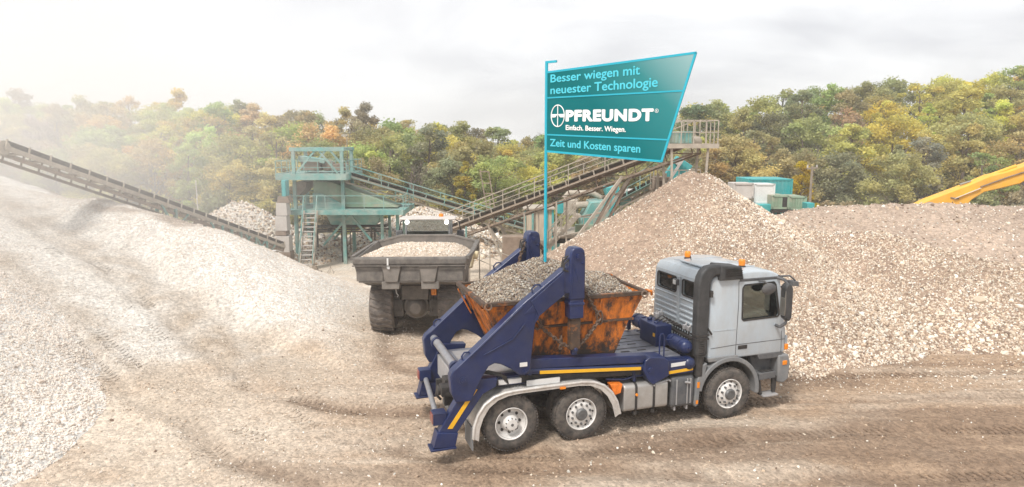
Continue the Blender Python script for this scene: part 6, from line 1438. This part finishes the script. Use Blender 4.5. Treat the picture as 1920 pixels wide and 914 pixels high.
# ------------------------------------------------------------------ crushing station behind the middle conveyor
CY = 39.0; ct = at(1110, 430, CY); gC = gz(ct.x, CY); crush = thing('crushing_station', 'faded teal crusher station with pipes, hopper and stairs beside the tall gravel cone', 'crusher', (ct.x, CY, gC))
def cp(px, py, dy=0.0): v = at(px, py, CY + dy); return Vector((v.x - ct.x, dy, v.z - gC))
def cb(px0, px1, py0, py1, d0, d1, name, m, bevel=.02, parent=None):
    a = cp(px0, py1); c = cp(px1, py0); return MB().box(a.x, c.x, d0, d1, a.z, c.z).build(name, m, parent or crush, bevel=bevel)
cb(1040, 1240, 436, 442, -1.2, 2.6, 'platform', M_beige); cb(1040, 1240, 442, 452, -1.0, 2.4, 'platform_beam', M_black)
for px in (1045, 1092, 1140, 1190, 1235):
    for dy in (-.9, 2.2): a = cp(px, 445); MB().box(a.x - .1, a.x + .1, dy - .1, dy + .1, -.3, a.z).build('support_column', M_teal, crush)
a = lambda px, py: (cp(px, py).x, cp(px, py).z)
MB().prism([a(1092, 436), a(1088, 412), a(1106, 378), a(1134, 376), a(1142, 400), a(1142, 436)], -.6, 1.6).build('crusher_housing', M_teal, crush, bevel=.04)
MB().prism([a(1134, 352), a(1160, 350), a(1162, 372), a(1150, 388), a(1152, 404), a(1138, 404), a(1136, 384), a(1140, 370)], -.2, 1.2).build('feed_hopper', M_tealb, crush, bevel=.03)
cb(1045, 1056, 378, 400, -.3, .3, 'control_cabinet', M_tealb); cb(1060, 1086, 376, 406, .4, 1.6, 'tank', M_beige, .06); cb(1076, 1130, 418, 436, -1.0, -.5, 'guard_panel', M_green); cb(1166, 1200, 358, 376, .2, 1.6, 'motor_box', M_paleplate); cb(1150, 1210, 404, 434, .2, 2.0, 'lower_housing', M_brownsteel)
for r_, pl_ in ((.16, [cp(1058, 372, .9), cp(1066, 362, .9), cp(1110, 362, .9), cp(1128, 372, .9)]), (.2, [cp(1075, 386, .2), cp(1100, 384, .2), cp(1106, 394, .2)]), (.14, [cp(1205, 380, 0), cp(1206, 368, 0), cp(1222, 366, 0)]), (.2, [cp(1184, 392, 0), cp(1196, 404, 0), cp(1190, 420, 0)])):
    MB().tube(pl_, r_, 12).build('pipe', M_beige, crush)
for (x0, y0, x1, y1) in ((1032, 462, 1078, 400), (1046, 466, 1098, 400), (1158, 424, 1192, 372), (1170, 428, 1208, 372)):
    pass
def stairway(px0, py0, px1, py1, dy, name='stair'):
    p = cp(px0, py0, dy); q = cp(px1, py1, dy); b = MB()
    for o_ in (0, .8): b.bar(p + Vector((0, o_, 0)), q + Vector((0, o_, 0)), .05, .2); b.bar(p + Vector((0, o_, .9)), q + Vector((0, o_, .9)), .05); b.bar(p + Vector((0, o_, .5)), q + Vector((0, o_, .5)), .035)
    n_ = 9
    for i in range(n_ + 1):
        r0 = p.lerp(q, i / n_); b.box(r0.x - .12, r0.x + .12, r0.y, r0.y + .8, r0.z - .02, r0.z + .02)
        if i % 2 == 0: b.bar(r0, r0 + Vector((0, 0, .9)), .04); b.bar(r0 + Vector((0, .8, 0)), r0 + Vector((0, .8, .9)), .04)
    return b.build(name, M_beige, crush)
stairway(1028, 466, 1085, 404, -2.0); stairway(1156, 432, 1206, 380, -1.6)
cr_ = MB()
p = cp(1090, 436); q = cp(1240, 436)
for z in (.5, 1.0): cr_.bar((p.x, -1.15, p.z + z), (q.x, -1.15, p.z + z), .04)
for i in range(9): x = p.x + (q.x - p.x) * i / 8; cr_.bar((x, -1.15, p.z), (x, -1.15, p.z + 1), .04)
cr_.build('railing', M_beige, crush)
b = MB(); p = cp(1170, 372, 0); 
b.build('x', M_beige, crush) if False else None
# short feed conveyor and railed transfer point at the cone's left shoulder
S0 = at(1170, 378, 37.0); S1 = at(1243, 340, 34.5)
conveyor('belt_conveyor', 'short teal-sided conveyor feeding the railed transfer point left of the gravel cone', S0, S1, 0.8, M_belt, M_beige, M_teal, depth=.35, rail_sides=(1,), roll=1.0)
tpn = at(1262, 345, 33.5); tr = thing('transfer_point', 'railed transfer point with bright teal chute just above the gravel cone', 'transfer station', tpn)
b = MB(); b.box(-1.0, 0.9, -.8, .8, -.35, -.25); b.box(-.95, -.2, -.5, .5, -.25, .35); b.build('deck', M_brownsteel, tr)
rails(tr, -.95, 1.1, -.8, .8, -.25, .95, M_beige, 6, 2)
b = MB(); p = at(1250, 352, 33.5) - tpn; q = at(1283, 302, 33.5) - tpn; b.bar(p, q, 0.9, .38, up=(0, 1, 0)); b.build('chute', M_tealb, tr, bevel=.03)
b = MB(); b.bar(p + Vector((-.14, -.5, .16)), q + Vector((-.14, -.5, .16)), .06, .12); b.cyl(q + Vector((-.35, -.4, -.05)), q + Vector((-.35, .4, -.05)), .16, 14); b.build('drum', M_paleplate, tr)
for dx in (-.9, -.55, .6):
    MB().box(dx - .06, dx + .06, -.75, -.63, -5.0, .55 if dx < 0 else -.3).build('column', M_beige, tr)
b = MB()
for i in range(9): b.bar((-.85, -.8, -.6 - i * .25), (-.6, -.8, -.6 - i * .25), .03)
b.build('ladder_rung', M_beige, tr)
# timber shed left of it
sh = at(1010, 415, 41.5); gS = gz(sh.x, 41.5); shed = thing('timber_shed', 'small pale timber shed with teal corner posts under the brown conveyor', 'shed', (sh.x, 41.5, gS))
a_ = at(985, 430, 41.5); c_ = at(1036, 393, 41.5); x0, x1, zt = a_.x - sh.x, c_.x - sh.x, c_.z - gS
MB().box(x0, x1, 0, 2.2, 0, zt).build('wall', M_boards, shed); MB().box(x0 - .15, x1 + .15, -.2, 2.4, zt, zt + .08).build('roof', M_beige, shed)
for x in (x0 - .02, x0 + .45, x1 - .35, x1 + .02): MB().box(x - .06, x + .06, -.07, .0 - .004, 0, zt - .01).build('post', M_tealb if x > 0 else M_teal, shed)
MB().box(x0 + .7, x0 + 1.15, -.03, -.004, 0, 1.7).build('door', M_wood, shed)
# low wall, bar fence and boxes between plant and dumper
wl = at(830, 470, 33); 
for (px0, py0, px1, py1, Y0, Y1, lb) in ((880, 452, 985, 492, 31, 27, 'thin steel bar fence running down behind the dump truck to the skip'),):
    p = at(px0, py0, Y0); q = at(px1, py1, Y1); root = thing('bar_fence', lb, 'fence', p); b = MB(); v_ = q - p
    for z in (.0, -.35, -.7): b.bar((0, 0, z), v_ + Vector((0, 0, z)), .03)
    b.build('bar', M_beige, root)
    for i in range(6): r0 = v_ * (i / 5); g0 = gz(p.x + r0.x, p.y + r0.y) - p.z; MB().bar(r0 + Vector((0, 0, .05)), Vector((r0.x, r0.y, g0)), .05).build('post', M_beige, root)
bx = at(975, 455, 34); root = thing('concrete_bunker', 'small brown block wall below the foot of the brown conveyor', 'wall', (bx.x, 34, gz(bx.x, 34)))
MB().box(-.9, .9, -.4, .4, -.1, bx.z - gz(bx.x, 34) + .35).build('block', M_brownsteel, root, bevel=.03)

# ------------------------------------------------------------------ containers behind the gravel ridge
def container(px0, px1, py0, Y, hgt, depth, m, label, name='container', rib=True, door=None, zbot=None):
    a = at(px0, py0, Y); c = at(px1, py0, Y); w = c.x - a.x; base = a.z - hgt; root = thing(name, label, 'container', ((a.x + c.x) / 2, Y + depth / 2, base), 0)
    MB().box(-w / 2, w / 2, -depth / 2, depth / 2, 0, hgt).build('shell', m, root, bevel=.02)
    if rib:
        b = MB(); n_ = max(6, int(w / .22))
        for i in range(n_): x = -w / 2 + w * (i + .5) / n_; b.box(x - .04, x + .04, -depth / 2 - .035, -depth / 2, .12, hgt - .12)
        b.build('corrugation', m, root)
    b = MB()
    for x in (-w / 2, w / 2):
        b.box(x - .05, x + .05, -depth / 2 - .05, -depth / 2 + .04, 0, hgt)
    b.box(-w / 2, w / 2, -depth / 2 - .05, -depth / 2 + .04, hgt - .08, hgt + .01); b.box(-w / 2, w / 2, -depth / 2 - .05, -depth / 2 + .04, -.01, .1); b.build('frame', m, root)
    if door: MB().box(door[0], door[1], -depth / 2 - .045, -depth / 2 + .01, 0.05, hgt - .1).build('open_door', M_black, root)
    return root
sh_z = gz(13, 40)
c1 = container(1405, 1485, 336, 40, at(0, 336, 40).z - sh_z, 2.4, M_tealb, 'bright teal corrugated container, tallest of the group behind the gravel ridge')
c2_ = container(1416, 1452, 345, 38.6, at(0, 345, 38.6).z - at(0, 382, 38.6).z, 1.0, M_white, 'square white panel box in front of the teal container', rib=False)
c3 = container(1377, 1412, 344, 38.4, at(0, 344, 38.4).z - at(0, 372, 38.4).z, 1.2, M_paleplate, 'low off-white box with slanted top left of the white panel box', rib=False)
c4 = container(1449, 1478, 367, 37.8, at(0, 367, 37.8).z - at(0, 392, 37.8).z, 1.6, M_green, 'pale green corrugated box with dark doorway, left one of the pair', door=(.12, .42))
c5 = container(1481, 1511, 369, 37.8, at(0, 369, 37.8).z - at(0, 393, 37.8).z, 1.6, M_green, 'pale green corrugated box, right one of the pair')
fr = at(1484, 393, 37.9); sup = thing('steel_trestle', 'dark steel trestle carrying the two pale green boxes', 'trestle', (fr.x, 38.5, gz(fr.x, 38.5)))
h_ = fr.z - gz(fr.x, 38.5); b = MB(); b.box(-1.15, .9, -.8, .8, h_ - .16, h_ - .01); b.build('beam', M_black, sup)
for x in (-1.05, -.2, .8):
    for y in (-.7, .7): MB().bar((x, y, h_ - .1), (x * 1.1, y, -.2), .12).build('leg', M_black, sup)
tk = at(1514, 395, 37.5); sk = thing('steel_hopper', 'small bright teal hopper standing right of the pale green boxes', 'hopper', (tk.x, 37.5, gz(tk.x, 37.5))); z1 = at(0, 380, 37.5).z - gz(tk.x, 37.5)
MB().rings([[(-.12, -.3, 0), (.12, -.3, 0), (.12, .3, 0), (-.12, .3, 0)], [(-.16, -.4, z1 - .6), (.2, -.4, z1 - .6), (.2, .4, z1 - .6), (-.16, .4, z1 - .6)], [(-.2, -.4, z1), (.2, -.4, z1), (.2, .4, z1), (-.2, .4, z1)]]).build('bin', M_tealb, sk, bevel=.02)
tb_ = at(1425, 383, 38.2); blk = thing('teal_tank', 'bright teal tank partly hidden below the white panel box', 'tank', (tb_.x + .2, 38.4, gz(tb_.x, 38.4))); z1 = tb_.z - gz(tb_.x, 38.4)
MB().box(-.55, .6, -.4, .5, -.1, z1).build('shell', M_tealb, blk, bevel=.04)

# poles
def pole_thing(px, pyt, pyb, Y, w, m, label, name='utility_pole', arm=0.0, z0=None):
    a = at(px, pyt, Y); g0 = gz(a.x, Y); root = thing(name, label, 'pole', (a.x, Y, g0)); MB().cyl((0, 0, -.3), (0, 0, a.z - g0), w, 8, w * .7).build('shaft', m, root)
    if arm:
        b = MB(); b.bar((-arm, 0, a.z - g0 - .15), (arm, 0, a.z - g0 - .1), .1); b.build('crossarm', m, root)
        b = MB()
        for x in (-arm * .85, arm * .85): b.cyl((x, 0, a.z - g0 - .1), (x, 0, a.z - g0 + .08), .05, 8)
        b.build('insulator', M_paleplate, root)
    return root
pole_thing(1523, 312, 400, 42, .10, M_wood, 'wooden utility pole with a short crossarm right of the containers', arm=.33)
pole_thing(367, 338, 380, 52, .05, M_paleplate, 'thin pale pole in front of the wood above the left conveyor')
pl = pole_thing(650, 254, 380, 46, .045, M_wood, 'thin mast with a small lamp head behind the screening tower')
b = MB(); zz = at(650, 254, 46).z - pl.location.z; b.box(-.35, .05, -.06, .06, zz - .06, zz + .06); b.build('lamp_head', M_beige, pl)
pole_thing(1010, 400, 470, 35, .045, M_beige, 'thin steel post standing under the middle of the brown conveyor')
pole_thing(874, 425, 470, 37, .07, M_teal, 'slim teal post under the foot of the brown conveyor')
lm_ = at(908, 318, 55); lat = thing('lattice_mast', 'leaning rusty ladder mast in front of the trees left of the flag pole', 'mast', (lm_.x, 55, gz(lm_.x, 55))); H_ = lm_.z - gz(lm_.x, 55)
b = MB(); b.bar((.6, 0, 0), (-.35, 0, H_), .08); b.bar((1.2, 0, 0), (.35, 0, H_ * .97), .08)
for f in (.35, .5, .65, .8, .97): b.bar((.6 - .95 * f, 0, H_ * f), (1.2 - .85 * f, 0, H_ * f), .07)
b.build('frame', M_brownsteel, lat)

# ------------------------------------------------------------------ excavator behind the brown mound at the right
EY = 35.0; ex = at(2120, 395, EY); gE = gz(ex.x, EY); exc = thing('excavator', 'yellow excavator whose arm reaches down behind the brown earth mound', 'excavator', (ex.x, EY, gE))
def ep(px, py): v = at(px, py, EY); return (v.x - ex.x, v.z - gE)
stick = [ep(*q) for q in ((1690, 396), (1735, 374), (1783, 356), (1812, 345), (1850, 329), (1880, 322), (1925, 306), (1965, 292), (1990, 300), (1985, 318), (1935, 326), (1905, 344), (1868, 353), (1838, 360), (1815, 374), (1800, 390), (1785, 402), (1700, 410))]
MB().prism(stick, -.32, .32).build('stick', M_yellow, exc, bevel=.05)
b = MB(); p, q = ep(1820, 338), ep(1905, 308); b.cyl((p[0], 0, p[1] - .12), (q[0], 0, q[1] - .10), .09, 14); b.build('ram_cylinder', M_yellow, exc)
b = MB(); p, q = ep(1800, 342), ep(1850, 328); b.cyl((p[0], 0, p[1] - .12), (q[0], 0, q[1] - .10), .05, 10); b.build('piston_rod', M_ram, exc)
b = MB(); b.tube([(ep(1830, 350)[0], -.36, ep(1830, 350)[1]), (ep(1880, 330)[0], -.37, ep(1880, 332)[1]), (ep(1925, 315)[0], -.36, ep(1925, 318)[1])], .035, 6); b.tube([(ep(1775, 368)[0], -.34, ep(1775, 370)[1]), (ep(1790, 366)[0], -.35, ep(1790, 372)[1])], .04, 6); b.build('hydraulic_hose', M_brownsteel, exc)
b = MB(); p, q = ep(1780, 372), ep(1830, 352); b.bar((p[0], -.325, p[1]), (q[0], -.325, q[1]), .01, .22, up=(0, 1, 0)); b.build('worn_plate', M_paleplate, exc)
boom = [ep(1975, 292), ep(2010, 300), (0.9, 1.9), (0.6, 1.5), (.1, 1.6), ep(1965, 318)]
MB().prism(boom, -.35, .35).build('boom', M_yellow, exc, bevel=.05)
bk = [ep(1700, 396), ep(1640, 420), (ep(1640, 420)[0] + .1, -.0), (ep(1700, 410)[0] + .9, .2), (ep(1720, 400)[0] + .4, 1.6)]
MB().prism(bk, -.6, .6).build('bucket', M_brownsteel, exc, bevel=.04)
MB().box(-.3, 3.6, -1.3, 1.3, 1.1, 2.2).build('house', M_yellow, exc, bevel=.12); MB().box(-.4, 1.1, -1.35, -.3, 1.2, 2.9).build('cab', M_grey, exc, bevel=.1)
for y in (-1.2, 1.2):
    b = MB(); b.prism([(-1.6, .45), (-1.35, .05), (3.2, .05), (3.5, .45), (3.2, .85), (-1.35, .85)], y - .3, y + .3); b.build('track', M_black, exc, bevel=.06)

# dead scrub at the foot of the tower
def scrub(px, py, Y, r, label):
    p = at(px, py, Y); p.z = gz(p.x, p.y) - .02; b = MB(); g = random.Random(int(px)); 
    for i in range(70):
        a = g.uniform(0, 6.28); rr = r * g.random(); q = Vector((rr * math.cos(a), rr * .5 * math.sin(a), 0)); e = q + Vector((g.uniform(-.35, .35), g.uniform(-.2, .2), g.uniform(.15, .55))); b.tube([q, e], .018, 3, .006)
    for i in range(14):
        a = g.uniform(0, 6.28); rr = r * g.random(); c = Vector((rr * math.cos(a), rr * .5 * math.sin(a), .06)); s_ = g.uniform(.1, .26); b.box(c.x - s_, c.x + s_, c.y - s_ * .7, c.y + s_ * .7, c.z - .1, c.z + s_ * .8, tx=s_ * .4, ty=s_ * .3)
    o = b.build('scrub', M_wood, None); o.location = p; props(o, label, 'scrub')
scrub(560, 485, 39.0, 2.6, 'heap of dry brown scrub and rubble left of the tower ladder'); scrub(880, 480, 30, 1.4, 'dry brown weeds beside the dump truck and the bar fence'); scrub(440, 500, 29, 1.0, 'dry twigs low on the left gravel bank')

# ------------------------------------------------------------------ air: a light haze over the whole quarry and an added volume fading the left to white
def volume_mat(name, col, density, node_density=None):
    m = bpy.data.materials.new(name); m.use_nodes = True; t = m.node_tree; t.nodes.clear(); o = t.nodes.new('ShaderNodeOutputMaterial'); v = t.nodes.new('ShaderNodeVolumePrincipled')
    v.inputs['Color'].default_value = (*col, 1); v.inputs['Density'].default_value = density; v.inputs['Anisotropy'].default_value = 0.0; t.links.new(v.outputs[0], o.inputs['Volume']); return m, t, v
m_, _, _ = volume_mat('haze_air', (0.97, 0.97, 0.97), 0.0013)
hz_ = MB().box(-260, 260, -30, 330, -3.2, 24).build('haze', m_, smooth=0); props(hz_, 'thin pale haze in the air of the quarry', kind='stuff')
dc = MB().lathe([(0.0, -1.0)] + [(math.cos(R(a)), math.sin(R(a))) for a in range(-75, 90, 15)] + [(0.0, 1.0)], (0, 0, 0), (0, 0, 1), 32, caps=False)
m_, t_, v_ = volume_mat('left_fade_volume', (0.985, 0.975, 0.96), 0.0)
co_ = t_.nodes.new('ShaderNodeTexCoord'); ln_ = t_.nodes.new('ShaderNodeVectorMath'); ln_.operation = 'LENGTH'; t_.links.new(co_.outputs['Object'], ln_.inputs[0])
mr_ = t_.nodes.new('ShaderNodeMapRange'); mr_.interpolation_type = 'SMOOTHSTEP'; mr_.inputs['From Min'].default_value = 1.0; mr_.inputs['From Max'].default_value = 0.15; mr_.inputs['To Min'].default_value = 0.0; mr_.inputs['To Max'].default_value = 0.06
t_.links.new(ln_.outputs['Value'], mr_.inputs['Value']); t_.links.new(mr_.outputs[0], v_.inputs['Density'])
o_ = dc.build('dust', m_, smooth=0); o_.location = (-27, 24, 5.5); o_.scale = (23, 27, 13); props(o_, 'added pale volume whitening the gravel banks at the left', kind='stuff')  # added volume that whitens the left side, not a real dust cloud
